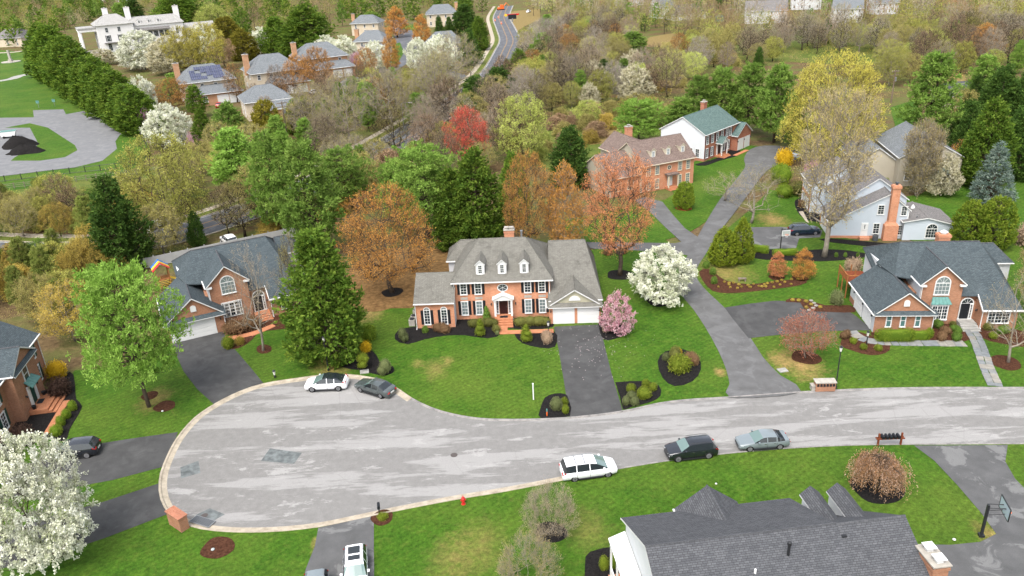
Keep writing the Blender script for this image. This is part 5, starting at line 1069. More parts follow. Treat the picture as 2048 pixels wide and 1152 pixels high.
# ---- far stucco houses, each hip roofed
def far_house(u, v, deg, w, d, e, zr, label, wall='stucco_cream', front='brick_peach', roof='shingle_slate', garage=True, chim=None, wins=4, wing=True, name='stucco_house', hip=.32, sc_=1.0):
    p = G(u, v); h = House(name, label, 'house', (p.x, p.y), deg, sc_)
    hp = d*hip
    h.gable(0, w, 0, d, e, e, d/2, zr, 'x', wall, roof=roof, hip=(hp, hp) if hip else (0, 0), oh=.5)
    for i in range(wins): h.window(w*(i+.5)/wins, 0, e-1.9, .9, 1.3, gl='window_glass', ny=2); h.window(w*(i+.5)/wins, 0, .9, .9, 1.5, ny=2)
    for y in (d*.3, d*.7): h.window(0, y, e-1.9, .9, 1.3, 'L', ny=2); h.window(0, y, .8, 1.0, 1.6, 'L', ny=2); h.window(w, y, e-1.9, .9, 1.3, 'R', ny=2)
    if wing:
        h.gable(w*.25, w*1.05, -4.0, 1.0, 2.9, 3.6, .5, 4.6, 'x', front, roof=roof, oh=.4, hip=(1.5, 1.5))
        if garage:
            h.garage_door(w*.68, -4.05, 2.6, 2.2); h.garage_door(w*.9, -4.05, 2.4, 2.2)
        h.window(w*.35, -4.0, .9, 1.2, 1.5)
    if chim: h.chimney(chim[0]*w, chim[1]*d, e-1, zr+.7, 1.4, 1.1, 'brick_peach', 'lead_cap', 1)
    return h
p = far_house(372, 212, 26, 13, 12, 5.6, 8.8, 'cream stucco house with blue solar panels on its roof', chim=(.02, .75), sc_=1.25)
s0 = (8.8-5.6)/5.5
for i in range(6):
    for j in range(4):
        if (i+j) % 7 == 3: continue
        mb = MB(); x = 2.6+i*1.35; y = .3+j*1.12; z = 5.6+s0*y+.22; mb.prism([(x, y, z), (x+1.28, y, z), (x+1.28, y+1.05, z+s0*1.05), (x, y+1.05, z+s0*1.05)], (0, 0, .05)); p.part('solar_panel', mb, 'solar_cells')
for i in range(3): mb = MB(); z = 5.6+.55*(.6+i*1.0); p.part('solar_panel', mb.prism([(.6+i*1.0, 3, z+.25), (.6+i*1.0, 7, z+.25), (1.5+i, 7, z+.72), (1.5+i, 3, z+.72)], (0, 0, .05)), 'solar_cells')
far_house(512, 192, 28, 13, 12, 5.8, 9.4, 'peach and cream stucco house with broad chimney on its left side', chim=(.0, .45), sc_=1.25)
far_house(606, 160, 26, 14, 12, 5.8, 9.2, 'peach stucco house half hidden by the leafless orange trees', wall='brick_peach', chim=(.0, .5), wins=3, sc_=1.25)
far_house(498, 243, 24, 11, 11, 4.6, 7.4, 'small grey roofed stucco house below the chimneyed peach one', wing=True, garage=False, wins=2, sc_=1.15)
far_house(678, 206, 14, 16, 11, 3.2, 6.2, 'low stucco house with wide grey roof among bare trees', wing=False, wins=3)
far_house(712, 115, -8, 11, 10, 5.5, 8.4, 'cream stucco house with garage roof in front and slim chimney', chim=(-.02, .5), wins=2, sc_=1.2)
far_house(705, 72, -8, 12, 10, 5.2, 8.0, 'cream stucco house behind the round evergreen tree', chim=(-.02, .5), wins=3, wing=False, sc_=1.2)
far_house(855, 55, 4, 14, 11, 5.8, 9.2, 'cream stucco house with slim brick chimney near the top', chim=(1.0, .5), wins=4, wing=False, sc_=1.2)
far_house(862, 112, 14, 14, 11, 4.6, 8.8, 'grey roofed house behind the white flowering trees by the bend', wins=3, wing=False)
far_house(200, 5, -20, 26, 14, 6, 12, 'large grey roofed house at the top edge behind the mansion', wall='stucco_white', roof='shingle_weathered', wins=5, wing=False)
far_house(-10, 95, -10, 18, 14, 5, 9, 'brown roofed house at the left edge behind evergreens', wall='stucco_cream', roof='shingle_weathered', wins=3, wing=False)
for i, (u, v, dg, ww, lb, rf, e) in enumerate(((1358, 38, 18, 12, 'white gabled house left of the grey roofed bungalow at the top', 'shingle_slate', 8), (1345, 42, 6, 22, 'white bungalow with dark grey hip roof at the top', 'shingle_dark', 4), (1490, 48, -14, 24, 'white house with tall gables behind bare trunks at the top', 'shingle_weathered', 7.5), (1665, 46, -16, 16, 'white gable house with small arched window at the top right', 'shingle_slate', 8), (1580, 20, -20, 20, 'pale house with blue grey roof at the top edge', 'shingle_slate', 8), (1240, 14, 10, 20, 'pale house at the top edge beyond the bare wood', 'shingle_slate', 8), (1750, 30, 0, 14, 'white house behind yellow green trees at the top right', 'shingle_slate', 7))):
    far_house(u if i else 1318, v, dg, ww*.8, 11, e*.8, e*.8+4, lb, wall='siding_white', roof=rf, wing=False, hip=.4 if i == 1 else 0, wins=4, name='sided_house', garage=False)
far_house(1890, 218, -6, 13, 10, 3.2, 5.6, 'low cream bungalow with skylights behind the right pines', wall='stucco_cream', roof='shingle_dark', wing=False, wins=3, hip=.2)
# ---- white mansion
p = G(204, 106); h = House('mansion', 'large white mansion with columned portico and white chimneys', 'house', (p.x, p.y), 30, 1.0); h.r.scale = (1.15, 1.15, 1.15)
W_ = 'stucco_white'
h.gable(0, 15, 0, 14, 11.5, 11.5, 7, 15, 'x', W_, roof='shingle_pale', hip=(5, 5), oh=.6)
h.gable(15, 36, 1.5, 13, 10, 10, 7.3, 13, 'x', W_, roof='shingle_pale', hip=(.02, 2), oh=.5)
h.gable(36, 50, 3, 11, 6, 6, 7, 8.5, 'x', W_, roof='shingle_pale', oh=.4)
h.part('portico_roof', MB().box((-7, 1, 9), (0, 13, 10)), W_); h.part('portico_roof', MB().prism([(-7.2, .8, 10), (0, .8, 10), (0, 13.2, 10), (-7.2, 13.2, 10)], (0, 0, .6)), 'shingle_pale')
for y in (1.6, 4.4, 7.2, 10, 12.4): h.part('column', MB().tube([(-6.3, y, .3), (-6.3, y, 9)], [.55, .45], 12), W_)
h.box('portico_floor', (-7, 1, 0), (0, 13, .3), 'stone_pale')
for y in (3, 6, 9, 12): h.window(0, y, 1, 1.3, 3, 'L'); h.window(0, y, 5.5, 1.3, 2.6, 'L')
for x in (4, 9): h.window(x, 0, 8.2, 1.3, 2); h.window(x, 0, 4.4, 1.5, 2.6, shutters='black_paint'); h.window(x, 0, .6, 1.6, 3)
h.part('porch', MB().box((2, -1.5, 3.7), (11, 0, 4.0)), 'shingle_weathered')
h.part('porch', MB().prism([(16, 0, 7.6), (30, 0, 7.6), (30, 1.5, 8.4), (16, 1.5, 8.4)], (0, 0, .2)), 'shingle_weathered')
for i in range(6): h.window(17+i*2.3, 1.5, 4.6, 2.0, 2.6, nx=3, ny=4)
h.window(33, 1.5, 5, 1.3, 2.4); h.window(44, 3, 2.6, 1.4, 2.0)
for x in (18, 22, 26): h.dormer(x, 2.6, 10.6, 1.5, 1.3, 3, 'shingle_pale', 'stucco_white')
for x, y in ((6, 11), (14.5, 7), (35, 7.5)): h.chimney(x, y, 10, 17.5 if x < 20 else 16.5, 2.2, 1.6, W_, 'stucco_white', 1)
# ------------------------------------------------------------------ vehicles
CAR = {  # stations front to rear: (x, top z, half width at belt) ; cowl index, roof-front, roof-rear, tail indices
    'sedan': dict(L=4.8, st=[(2.40, .62, .62), (2.30, .74, .80), (1.75, .86, .88), (1.0, .96, .90), (.22, 1.40, .90), (-.16, 1.45, .905), (-.24, 1.452, .905), (-1.05, 1.40, .90), (-1.13, 1.385, .90), (-1.35, 1.30, .89), (-1.85, 1.06, .88), (-2.25, 1.03, .84), (-2.38, .86, .74), (-2.42, .6, .68)], belt=.93, ax=(1.42, -1.40), wr=.33, c=3, rf=4, rr=8, t=10),
    'suv': dict(L=4.8, st=[(2.36, .72, .66), (2.26, .92, .84), (1.8, 1.04, .92), (1.15, 1.12, .94), (.42, 1.60, .94), (-.12, 1.69, .945), (-.20, 1.692, .945), (-1.05, 1.69, .94), (-1.13, 1.685, .94), (-1.85, 1.62, .92), (-2.22, 1.16, .90), (-2.32, 1.05, .86), (-2.38, .7, .76)], belt=1.08, ax=(1.45, -1.42), wr=.38, c=3, rf=4, rr=9, t=10),
    'van': dict(L=5.1, st=[(2.52, .66, .62), (2.40, .84, .82), (2.05, .96, .92), (1.55, 1.08, .96), (.55, 1.60, .96), (-.05, 1.71, .965), (-.13, 1.712, .965), (-1.25, 1.72, .96), (-1.33, 1.718, .96), (-2.2, 1.66, .94), (-2.46, 1.12, .92), (-2.54, 1.0, .88), (-2.57, .6, .8)], belt=1.04, ax=(1.55, -1.5), wr=.34, c=3, rf=4, rr=9, t=10),
    'coupe': dict(L=4.75, st=[(2.37, .66, .64), (2.25, .82, .84), (1.8, .94, .92), (1.3, 1.02, .94), (.25, 1.56, .94), (-.2, 1.61, .945), (-.28, 1.61, .945), (-1.0, 1.53, .93), (-1.08, 1.51, .93), (-1.35, 1.42, .92), (-2.0, 1.14, .90), (-2.22, 1.10, .86), (-2.36, .72, .74)], belt=1.0, ax=(1.45, -1.44), wr=.36, c=3, rf=4, rr=8, t=10),
}
CW = {}
def wheel_meshes(r):
    if r not in CW:
        ty = MB(); ty.tube([(0, -.11, 0), (0, .11, 0)], [r, r], 20); ty.tube([(0, -.115, 0), (0, .115, 0)], [r*.93]*2, 20)
        ri = MB(); ri.tube([(0, .112, 0), (0, .122, 0)], [r*.66]*2, 16)
        for k in range(5):
            a = 2*math.pi*k/5; c, s = math.cos(a), math.sin(a); ri.prism([(.05*s, .122, -.05*c), (-.05*s, .122, .05*c), (r*.62*c-.04*s, .122, r*.62*s+.04*c), (r*.62*c+.04*s, .122, r*.62*s-.04*c)], (0, .02, 0))
        CW[r] = (ty.mesh('tyre', 'rubber', True), ri.mesh('rim', 'alloy'))
    return CW[r]
def car(kind, pnt, u0, v0, u1, v1, label, name='car', cat='car', roof_glass=False, roof_mat=None, rails=False, group=None, plate=True):
    """(u0, v0) -> (u1, v1): ground under the rear and front ends"""
    K = CAR[kind]; a = G(u0, v0); b = G(u1, v1); c = (a+b)/2; d = b-a
    t = thing(name, label, cat, (c.x, c.y, .03 if True else 0), math.atan2(d.y, d.x), group)
    st = K['st']; n = len(st); ring = []
    for i, (x, zt, wb) in enumerate(st):
        cab = K['c'] < i < K['t']; zb = .24 if 0 < i < n-1 else .34
        belt = min(K['belt'], zt-.05) if cab or i in (K['c'], K['t']) else zt-.07
        wr = wb*.80 if cab else wb*.90; zr = zt-.07 if cab else zt-.025
        if cab: wr = wb*(.92-.19*(zt-K['belt'])/.65)
        ring.append([(x, 0, zb), (x, wb*.86, zb), (x, wb*.985, zb+.16), (x, wb*1.02, (zb+belt)/2+.08), (x, wb*.985, belt-.07), (x, wb*.96, belt), (x, wr, zr), (x, wr*.72, zt-.015), (x, 0, zt)])
    body = MB(); parts = {}
    m = len(ring[0])
    for sg in (1, -1):
        k0 = len(body.v); body.v += [(p[0], p[1]*sg, p[2]) for r_ in ring for p in r_]
        for i in range(n-1):
            for j in range(m-1):
                q = (k0+i*m+j, k0+i*m+j+1, k0+(i+1)*m+j+1, k0+(i+1)*m+j); q = q if sg < 0 else q[::-1]
                key = None
                if j == 5 and K['c'] <= i < K['t'] and not (i == 5 or (i == 7)): key = ('side_window', sg, i if i > 5 else 4, i)
                if j in (6, 7) and i == K['c']: key = ('windscreen', 0, 0)
                if j in (6, 7) and K['rr'] <= i < K['t'] and not (K['rr'] == 9 and i < 9): key = ('rear_window', 0, 0)
                if roof_glass and j in (6, 7) and K['rf'] <= i < K['rr']: key = ('glass_roof', 0, 0)
                if key: parts.setdefault(key[:3], []).append((sg, i, j))
                else: body.f.append(q); body.m.append(0)
        for i, rev in ((0, False), (n-1, True)):
            f = tuple(k0+i*m+j for j in range(m)); f = f if (rev == (sg > 0)) else f[::-1]; body.f.append(f); body.m.append(0)
    bo = body.obj('body', pnt, t, True)
    es = bo.modifiers.new('edge', 'EDGE_SPLIT'); es.split_angle = R(38)
    for (nm, _, _), fl in parts.items():
        mb = MB()
        for sg, i, j in fl:
            p = [Vector((x[0], x[1]*sg, x[2])) for x in (ring[i][j], ring[i][j+1], ring[i+1][j+1], ring[i+1][j])]
            mb.add(p, [(0, 1, 2, 3) if sg < 0 else (3, 2, 1, 0)])
        mb.obj(nm, 'car_glass' if nm != 'windscreen' else 'windscreen_glass', t)
    if roof_mat:
        pass
    ty, ri = wheel_meshes(K['wr'])
    for ax in K['ax']:
        for sg in (1, -1):
            y = .80*(1.0 if kind == 'sedan' else 1.05)
            wo = link('wheel', ty, t, (ax, sg*y, K['wr']), 0 if sg > 0 else math.pi); link('rim', ri, wo)
            MB().tube([(ax, sg*(y-.25), K['wr']+.03), (ax, sg*(y+.085), K['wr']+.03)], K['wr']*1.13, 18).obj('wheel_arch', 'rubber', t)
    x0, zt, wb = st[1]
    for sg in (1, -1):
        MB().prism([(x0+.06, sg*wb*.50, zt-.24), (x0+.02, sg*wb*.98, zt-.22), (x0-.28, sg*wb*1.045, zt-.10), (x0+.03, sg*wb*.55, zt-.10)], (.03, 0, .03)).obj('headlight', 'lamp_clear', t)
        xe, ze, we = st[-2]
        MB().prism([(xe-.03, sg*we*.62, ze-.17), (xe-.03, sg*we*1.0, ze-.17), (xe+.26, sg*we*1.075, ze-.02), (xe+.26, sg*we*1.075, ze+.06), (xe-.03, sg*we*.62, ze+.0)], (-.035, 0, .02)).obj('taillight', 'lamp_red', t)
        xm = st[K['c']][0]-.35; MB().box((xm-.10, min(sg*.93, sg*1.12), K['belt']+.02), (xm+.06, max(sg*.93, sg*1.12), K['belt']+.15)).obj('wing_mirror', pnt, t)
    MB().box((st[0][0]-.03, -.45, .42), (st[0][0]+.02, .45, .58)).obj('grille', 'dark_metal', t)
    if plate: MB().box((st[-1][0]-.02, -.26, .62), (st[-1][0]+.02, .26, .76)).obj('number_plate', 'plate', t)
    for s_ in (1, -1): MB().box((-1.2, min(s_*.88, s_*.99), .2), (1.1, max(s_*.88, s_*.99), .30)).obj('sill', 'dark_metal', t)
    for i in (5, 7):   # door shut lines
        for s_ in (1, -1):
            x = st[i][0]-.04; MB().box((x-.012, s_*st[i][2]*1.0-.02, .36), (x+.012, s_*st[i][2]*1.0+.02, K['belt']-.08)).obj('door_gap', 'dark_metal', t)
            MB().box((x+.10, s_*st[i][2]*1.01-.02, K['belt']-.17), (x+.30, s_*st[i][2]*1.01+.025, K['belt']-.13)).obj('door_handle', 'chrome', t)
    if rails:
        for s_ in (1, -1): MB().tube([(st[4][0]-.1, s_*.66, st[5][1]+.02), (st[5][0], s_*.68, st[5][1]+.05), (st[8][0], s_*.68, st[8][1]+.05), (st[9][0]+.15, s_*.66, st[9][1]+.04)], .025, 5).obj('roof_rail', 'grey_metal' if pnt != 'paint_black' else 'dark_metal', t)
        if kind == 'van':
            for x in (-.5, -1.3): MB().box((x-.04, -.68, 1.745), (x+.04, .68, 1.775)).obj('roof_bar', 'grey_metal', t)
    return t
glass('windscreen_glass', (.10, .15, .14), .05)
car('coupe', 'paint_white', 695, 774, 615, 777, 'white crossover with black glass roof parked at the kerb near the lamp post', roof_glass=True)
car('sedan', 'paint_grey', 785, 794, 719, 774, 'dark grey saloon parked behind the white crossover', plate=True)
car('van', 'paint_white', 1127, 955, 1228, 941, 'white minivan with roof rails parked on the street', 'minivan', 'minivan', rails=True)
car('suv', 'paint_black', 1428, 905, 1333, 916, 'black SUV parked between the minivan and the silver saloon', rails=True)
car('sedan', 'paint_silver', 1569, 888, 1477, 895, 'silver grey saloon parked nearest the mailbox rack')
car('suv', 'paint_navy', 1578, 470, 1637, 467, 'dark blue SUV on the drive of the clapboard house', rails=True)
t = car('suv', 'paint_white', 713, 1112, 714, 1200, 'white SUV with two glass sunroof panels in the lower drive', rails=True)
for x0, x1 in ((-.55, -.05), (-1.55, -.75)): MB().box((x0, -.46, 1.685), (x1, .46, 1.708)).obj('sunroof', 'car_glass', t)
car('suv', 'paint_silver', 637, 1160, 632, 1260, 'grey silver car half out of view in the lower drive beside the white SUV', rails=True)
car('suv', 'paint_black', 198, 905, 105, 916, 'black SUV on the drive behind the white blossom tree')
car('sedan', 'paint_pale', 1590, 317, 1612, 308, 'pale blue car behind the yellow bush on the far drive')
car('suv', 'paint_white', 468, 494, 452, 482, 'white car on the through road behind the left house')
car('sedan', 'paint_white', 300, 462, 322, 450, 'white car on the through road under the dark evergreen')
car('sedan', 'paint_red', 436, 218, 442, 209, 'red car in front of the solar panel house')
car('suv', 'paint_white', 794, 66, 788, 62, 'white car parked beside the far side street')
car('sedan', 'paint_white', 630, 190, 622, 186, 'white car on the drive of the chimneyed peach house')
car('suv', 'paint_white', 1054, 26, 1060, 24, 'white car at the building site by the far bend')

# ------------------------------------------------------------------ street furniture and small things
def lamp_post(u, v, tv, label):
    b = G(u, v, LZ); H = height(b, tv); t = thing('street_lamp', label, 'street lamp', b, 0, 'black lantern posts')
    MB().lathe([(.12, 0), (.12, .25), (.07, .35), (.055, H-.75), (.10, H-.72), (.10, H-.66)], 10).obj('post', 'dark_metal', t)
    MB().lathe([(.10, H-.66), (.17, H-.2), (.02, H-.2)], 6).obj('lantern_glass', 'frosted', t); MB().lathe([(.21, H-.2), (.12, H-.05), (.03, H)], 6).obj('lantern_cap', 'dark_metal', t)
lamp_post(657, 741, 674, 'tall black lantern post beside the white crossover'); lamp_post(1671, 777, 693, 'tall black lantern post beside the brick mailbox stand')
lamp_post(1732, 694, 663, 'short black garden lamp by the stone path'); lamp_post(550, 755, 741, 'stub of a black bollard light in the lawn near the left drive'); lamp_post(1097, 667, 643, 'small black path light by the brick walk')
# brick mailbox stand
b = G(1648, 779, LZ); t = thing('mailbox_stand', 'brick mailbox stand with six black mailboxes in a row', 'mailbox stand', b, R(-3))
MB().box((-1.0, -.4, 0), (1.0, .4, 1.0)).obj('base', 'brick_brown', t); MB().box((-1.08, -.48, 1.0), (1.08, .48, 1.1)).obj('slab', 'stone_pale', t)
for i in range(6):
    x = -.8+i*.32; mb = MB().prism([(x-.11, -.46, .62), (x+.11, -.46, .62), (x+.11, -.46, .8)]+[(x+.11*math.cos(a), -.46, .8+.11*math.sin(a)) for a in [math.pi*k/8 for k in range(9)]]+[(x-.11, -.46, .8)], (0, .5, 0)); mb.obj('mailbox', 'black_paint', t)
b = G(1628, 779, LZ); t = thing('utility_box', 'pale green utility box left of the brick mailbox stand', 'utility box', b, 0); MB().box((-.35, -.3, 0), (.35, .3, .55)).box((-.4, -.35, .55), (.4, .35, .62)).obj('casing', 'stone_pale', t)
b = G(1565, 741, LZ); t = thing('utility_cover', 'flat pale stone cover in the worn grass by the lane', 'cover', b, R(10)); MB().box((-.5, -.4, 0), (.5, .4, .08)).obj('slab', 'walk_stone', t)
b = G(729, 744, LZ); t = thing('utility_cover', 'flat green grey cover in the mulch bed behind the dark saloon', 'cover', b, R(10)); MB().box((-.5, -.4, 0), (.5, .4, .1)).obj('slab', 'walk_stone', t)
# left brick pillar
b = G(359, 1052, LZ); t = thing('brick_pillar', 'brick pillar block at the mouth of the lower left drive', 'brick pillar', b, R(-38))
MB().box((-.95, -.38, 0), (.95, .38, 1.35)).obj('body', 'brick_brown', t); MB().box((-1.02, -.45, 1.35), (1.02, .45, 1.45)).obj('coping', 'brick_red', t)
# mailbox rack
b = G(1778, 890, LZ); t = thing('mailbox_rack', 'wooden rack carrying five black mailboxes beside the street', 'mailbox rack', b, R(-1))
for sx in (-1.05, 1.05): MB().box((sx-.07, -.07, 0), (sx+.07, .07, 1.3)).obj('post', 'wood_red', t)
for y in (-.12, .12): MB().box((-1.3, y-.04, .72), (1.3, y+.04, .84)).obj('rail', 'wood_red', t)
for i in range(5):
    x = -.72+i*.36; mb = MB().prism([(x-.12, -.28, .84), (x+.12, -.28, .84), (x+.12, -.28, 1.02)]+[(x+.12*math.cos(a), -.28, 1.02+.12*math.sin(a)) for a in [math.pi*k/8 for k in range(9)]]+[(x-.12, -.28, 1.02)], (0, .56, 0)); mb.obj('mailbox', 'black_paint', t)
b = G(760, 1033, LZ); t = thing('mailbox', 'single black mailbox on a post by the lower drive', 'mailbox', b, R(10)); MB().box((-.05, -.05, 0), (.05, .05, 1.0)).obj('post', 'dark_metal', t)
MB().prism([(-.12, -.3, 1.0), (.12, -.3, 1.0), (.12, -.3, 1.2)]+[(.12*math.cos(a), -.3, 1.2+.12*math.sin(a)) for a in [math.pi*k/8 for k in range(9)]]+[(-.12, -.3, 1.2)], (0, .6, 0)).obj('box', 'black_paint', t)
# hydrant
b = G(927, 1008, LZ); t = thing('fire_hydrant', 'red fire hydrant on the grass beside the kerb', 'fire hydrant', b, R(20))
MB().lathe([(.2, 0), (.2, .06), (.13, .08), (.13, .55), (.18, .57), (.18, .63), (.14, .66), (.10, .76), (.04, .8), (.04, .86)], 12).obj('barrel', 'hydrant_red', t)
for d in ((1, 0), (-1, 0), (0, -1)): MB().tube([(d[0]*.1, d[1]*.1, .42), (d[0]*.24, d[1]*.24, .42)], .075, 8).obj('nozzle', 'hydrant_red', t)
# sale sign post
b = G(1067, 799, LZ); t = thing('sign_post', 'bare white sign post in the front lawn', 'post', b, 0); MB().box((-.06, -.06, 0), (.06, .06, 1.9)).box((-.08, -.08, 1.9), (.08, .08, 1.97)).obj('post', 'white_trim', t)
b = G(1094, 832, LZ); t = thing('marker_stake', 'orange and green marker stake in the dark bed by the drive', 'stake', b, 0); MB().box((-.05, -.05, 0), (.05, .05, .55)).obj('stake', 'orange_plastic', t); MB().box((-.055, -.055, .55), (.055, .055, .85)).obj('tag', 'copper_patina', t)
def hoop(u, v, tv, deg, label, near):
    bw = .9 if near else .6
    b = G(u, v, LZ); H = height(b, tv); t = thing('basketball_hoop', label, 'basketball hoop', b, R(deg), 'basketball hoops')
    MB().box((-.09, -.09, 0), (.09, .09, H)).obj('pole', 'dark_metal', t) if near else MB().box((-.06, -.06, 0), (.06, .06, H)).obj('pole', 'dark_metal', t)
    MB().box((-.2, -.2, 0), (.2, .2, .2)).obj('base', 'dark_metal', t)
    for y in (-.25, .25):
        MB().tube([(0, y, H-.1), (1.15, y, H-.05)], .04, 5).obj('arm', 'dark_metal', t); MB().tube([(0, y, H-.75), (1.15, y, H-.55)], .04, 5).obj('arm', 'dark_metal', t)
    MB().box((1.15, -bw, H-.7), (1.2, bw, H+.35 if near else H+.05)).obj('backboard', 'window_curtain' if not near else 'backboard_glass', t)
    MB().box((1.14, -bw-.05, H-.75), (1.21, -bw+.02, H+.4 if near else H+.1)).box((1.14, bw-.02, H-.75), (1.21, bw+.05, H+.4 if near else H+.1)).box((1.14, -bw, H+.33 if near else H+.04), (1.21, bw, H+.4 if near else H+.1)).box((1.14, -bw, H-.75), (1.21, bw, H-.68)).obj('board_frame', 'dark_metal' if near else 'white_trim', t)
    rp = [(1.45+.23*math.cos(a), .23*math.sin(a), H-.5) for a in [2*math.pi*k/14 for k in range(15)]]; MB().tube(rp, .022, 4).obj('rim', 'orange_plastic', t)
    nm = MB()
    for k in range(14):
        a = 2*math.pi*k/14; nm.tube([(1.45+.23*math.cos(a), .23*math.sin(a), H-.5), (1.45+.13*math.cos(a+.4), .13*math.sin(a+.4), H-.9)], .008, 3)
    nm.obj('net', 'white_trim', t)
glass('backboard_glass', (.35, .42, .48), .1)
hoop(1962, 1072, 1012, -12, 'black basketball hoop with glass board beside the lower right drive', True); hoop(1560, 503, 458, -80, 'portable basketball hoop on the clapboard house drive', False)
# play set
b = G(330, 575, LZ); t = thing('play_set', 'wooden play tower with red, yellow and blue canopy behind the left house', 'play set', b, R(30))
for x in (-.9, .9):
    for y in (-.9, .9): MB().box((x-.06, y-.06, 0), (x+.06, y+.06, 3.2)).obj('post', 'cedar', t)
for i in range(7): MB().box((-.95+i*.27, -.95, 1.5), (-.71+i*.27, .95, 1.56)).obj('plank', 'cedar', t)
plain('canvas_red', (.62, .03, .04), .7); plain('canvas_yellow', (.75, .48, .03), .7); plain('canvas_blue', (.03, .16, .42), .7)
for sg in (-1, 1):
    for i, c_ in enumerate(('canvas_red', 'canvas_yellow', 'canvas_blue')):
        y0 = -1.2+i*.8; MB().prism([(0, y0, 4.1), (0, y0+.8, 4.1), (sg*1.2, y0+.8, 3.1), (sg*1.2, y0, 3.1)], (0, 0, .03)).obj('canopy_stripe', c_, t)
MB().prism([(.9, -.4, 1.5), (.9, .4, 1.5), (3.2, .4, .15), (3.2, -.4, .15)], (0, 0, .06)).obj('slide', 'canvas_yellow', t)
for i in range(5): MB().tube([(-.9, -.95, .4+i*.25), (.9, -.95, .4+i*.25)], .03, 5).obj('rung', 'canvas_yellow', t)
# white vinyl fence behind the left house, one panel per bay
A, Bp = G(205, 556), G(600, 472)
t = thing('vinyl_fence', 'long pale grey panel fence behind the left house', 'fence', A, math.atan2((Bp-A).y, (Bp-A).x)); Lf = (Bp-A).length; nb = int(Lf/2.4)
pm_ = MB().box((0, -.03, .1), (Lf/nb-.14, .03, 1.75)).mesh('fence_panel', 'fence_grey'); po_ = MB().box((-.07, -.07, 0), (.07, .07, 1.9)).lathe([(.1, 1.9), (.01, 2.0)], 4).mesh('fence_post', 'fence_grey')
for i in range(nb): link('panel', pm_, t, (i*Lf/nb+.07, 0, 0)); link('post', po_, t, (i*Lf/nb, 0, 0))
# black metal fence and split rail fence at the playing field
def rail_fence(pts, n, label, mat, rails, ph, name, pick=0):
    P = smooth_path(px(pts), False, 3); t = thing(name, label, 'fence', P[0], 0); o = P[0]
    D = [0]
    for i in range(1, len(P)): D.append(D[-1]+(P[i]-P[i-1]).length)
    def at(s):
        for i in range(1, len(P)):
            if D[i] >= s: f = (s-D[i-1])/max(1e-6, D[i]-D[i-1]); return P[i-1].lerp(P[i], f)-o
        return P[-1]-o
    pts_ = [at(D[-1]*i/n) for i in range(n+1)]
    for i, q in enumerate(pts_): MB().box((q.x-.06, q.y-.06, 0), (q.x+.06, q.y+.06, ph)).obj('post', mat, t)
    for i in range(n):
        for z in rails: MB().tube([(pts_[i].x, pts_[i].y, z), (pts_[i+1].x, pts_[i+1].y, z)], .045, 4).obj('rail', mat, t)
        if pick:
            mb = MB()
            for k in range(pick): q = pts_[i].lerp(pts_[i+1], (k+.5)/pick); mb.tube([(q.x, q.y, .1), (q.x, q.y, ph-.05)], .012, 3)
            mb.obj('picket_row', mat, t)
rail_fence([(-120, 377), (0, 365), (120, 350), (270, 332), (295, 300), (272, 260)], 26, 'black metal picket fence round the playing field', 'dark_metal', (.25, 1.35), 1.5, 'metal_fence', 10)
rail_fence([(-120, 395), (0, 381), (120, 368), (260, 351), (330, 345)], 22, 'weathered split rail fence below the black metal fence', 'wood_grey', (.45, .85, 1.2), 1.4, 'rail_fence')
rail_fence([(415, 140), (440, 145), (470, 150)], 8, 'grey wooden board fence beside the yellow trees', 'wood_grey', (.3, .6, .9, 1.2, 1.5, 1.7), 1.9, 'board_fence')
rail_fence([(810, 52), (850, 50), (880, 48)], 10, 'grey fence at the end of the far side street', 'wood_grey', (.4, .9, 1.4, 1.8), 2.0, 'board_fence')
# cedar deck behind the right house
b = hr.r.matrix_basis @ Vector((1.2, 9.6, 0)); t = thing('deck', 'brown timber deck with railing behind the right house', 'deck', b, R(-6))
for i in range(8): MB().box((-1.6, i*.45, 2.3), (1.4, i*.45+.42, 2.36)).obj('plank', 'wood_red', t)
for x in (-1.6, -.1):
    for y in (0, 1.8, 3.5): MB().box((x-.06, y-.06, 0), (x+.06, y+.06, 3.3)).obj('post', 'cedar', t)
MB().box((-1.66, -.05, 3.2), (-1.54, 3.6, 3.28)).obj('handrail', 'cedar', t); MB().box((-1.66, -.06, 3.2), (1.4, .06, 3.28)).obj('handrail', 'cedar', t)
for i in range(16): MB().box((-1.62, i*.22, 2.36), (-1.58, i*.22+.05, 3.2)).obj('baluster', 'cedar', t)
# flagstone walk of the right house, stone by stone
rg_ = random.Random(3); walk = struct(link('stone_walk', None))
def flag(c, dx, dy, nu, nv, wu, wv):
    for i in range(nu):
        for j in range(nv):
            o_ = c+dx*((i+.5)*wu)+dy*((j+.5)*wv); a = wu/2-.02; b_ = wv/2-.02; k = [(-a, -b_), (a, -b_), (a, b_), (-a, b_)]
            q = [o_+dx*(x+rg_.uniform(-.04, .04))+dy*(y+rg_.uniform(-.04, .04)) for x, y in k]; z = LZ+.05+rg_.uniform(0, .012)
            MB().prism([(p.x, p.y, z-.05) for p in q], (0, 0, .05)).obj('flagstone', 'flag_%d' % rg_.randrange(3), walk)
for i, c_ in enumerate(((.24, .245, .235), (.285, .27, .235), (.205, .22, .225))): plain('flag_%d' % i, c_, .9, .15, 0, .2, 2)
def strip(pts, wd, sz):
    P = smooth_path(px(pts), False, sz); nv = max(1, int(wd/sz))
    for i in range(len(P)-1):
        d = P[i+1]-P[i]; l = d.length; d.normalize(); l_ = Vector((-d.y, d.x, 0)); flag(P[i]-l_*wd/2, d, l_, 1, nv, l, wd/nv)
strip([(1702, 664), (1720, 678), (1755, 686), (1830, 688), (1930, 689)], 1.4, .75); strip([(1925, 650), (1945, 668), (1957, 690), (1966, 715), (1975, 740), (1990, 774)], 1.5, .75)
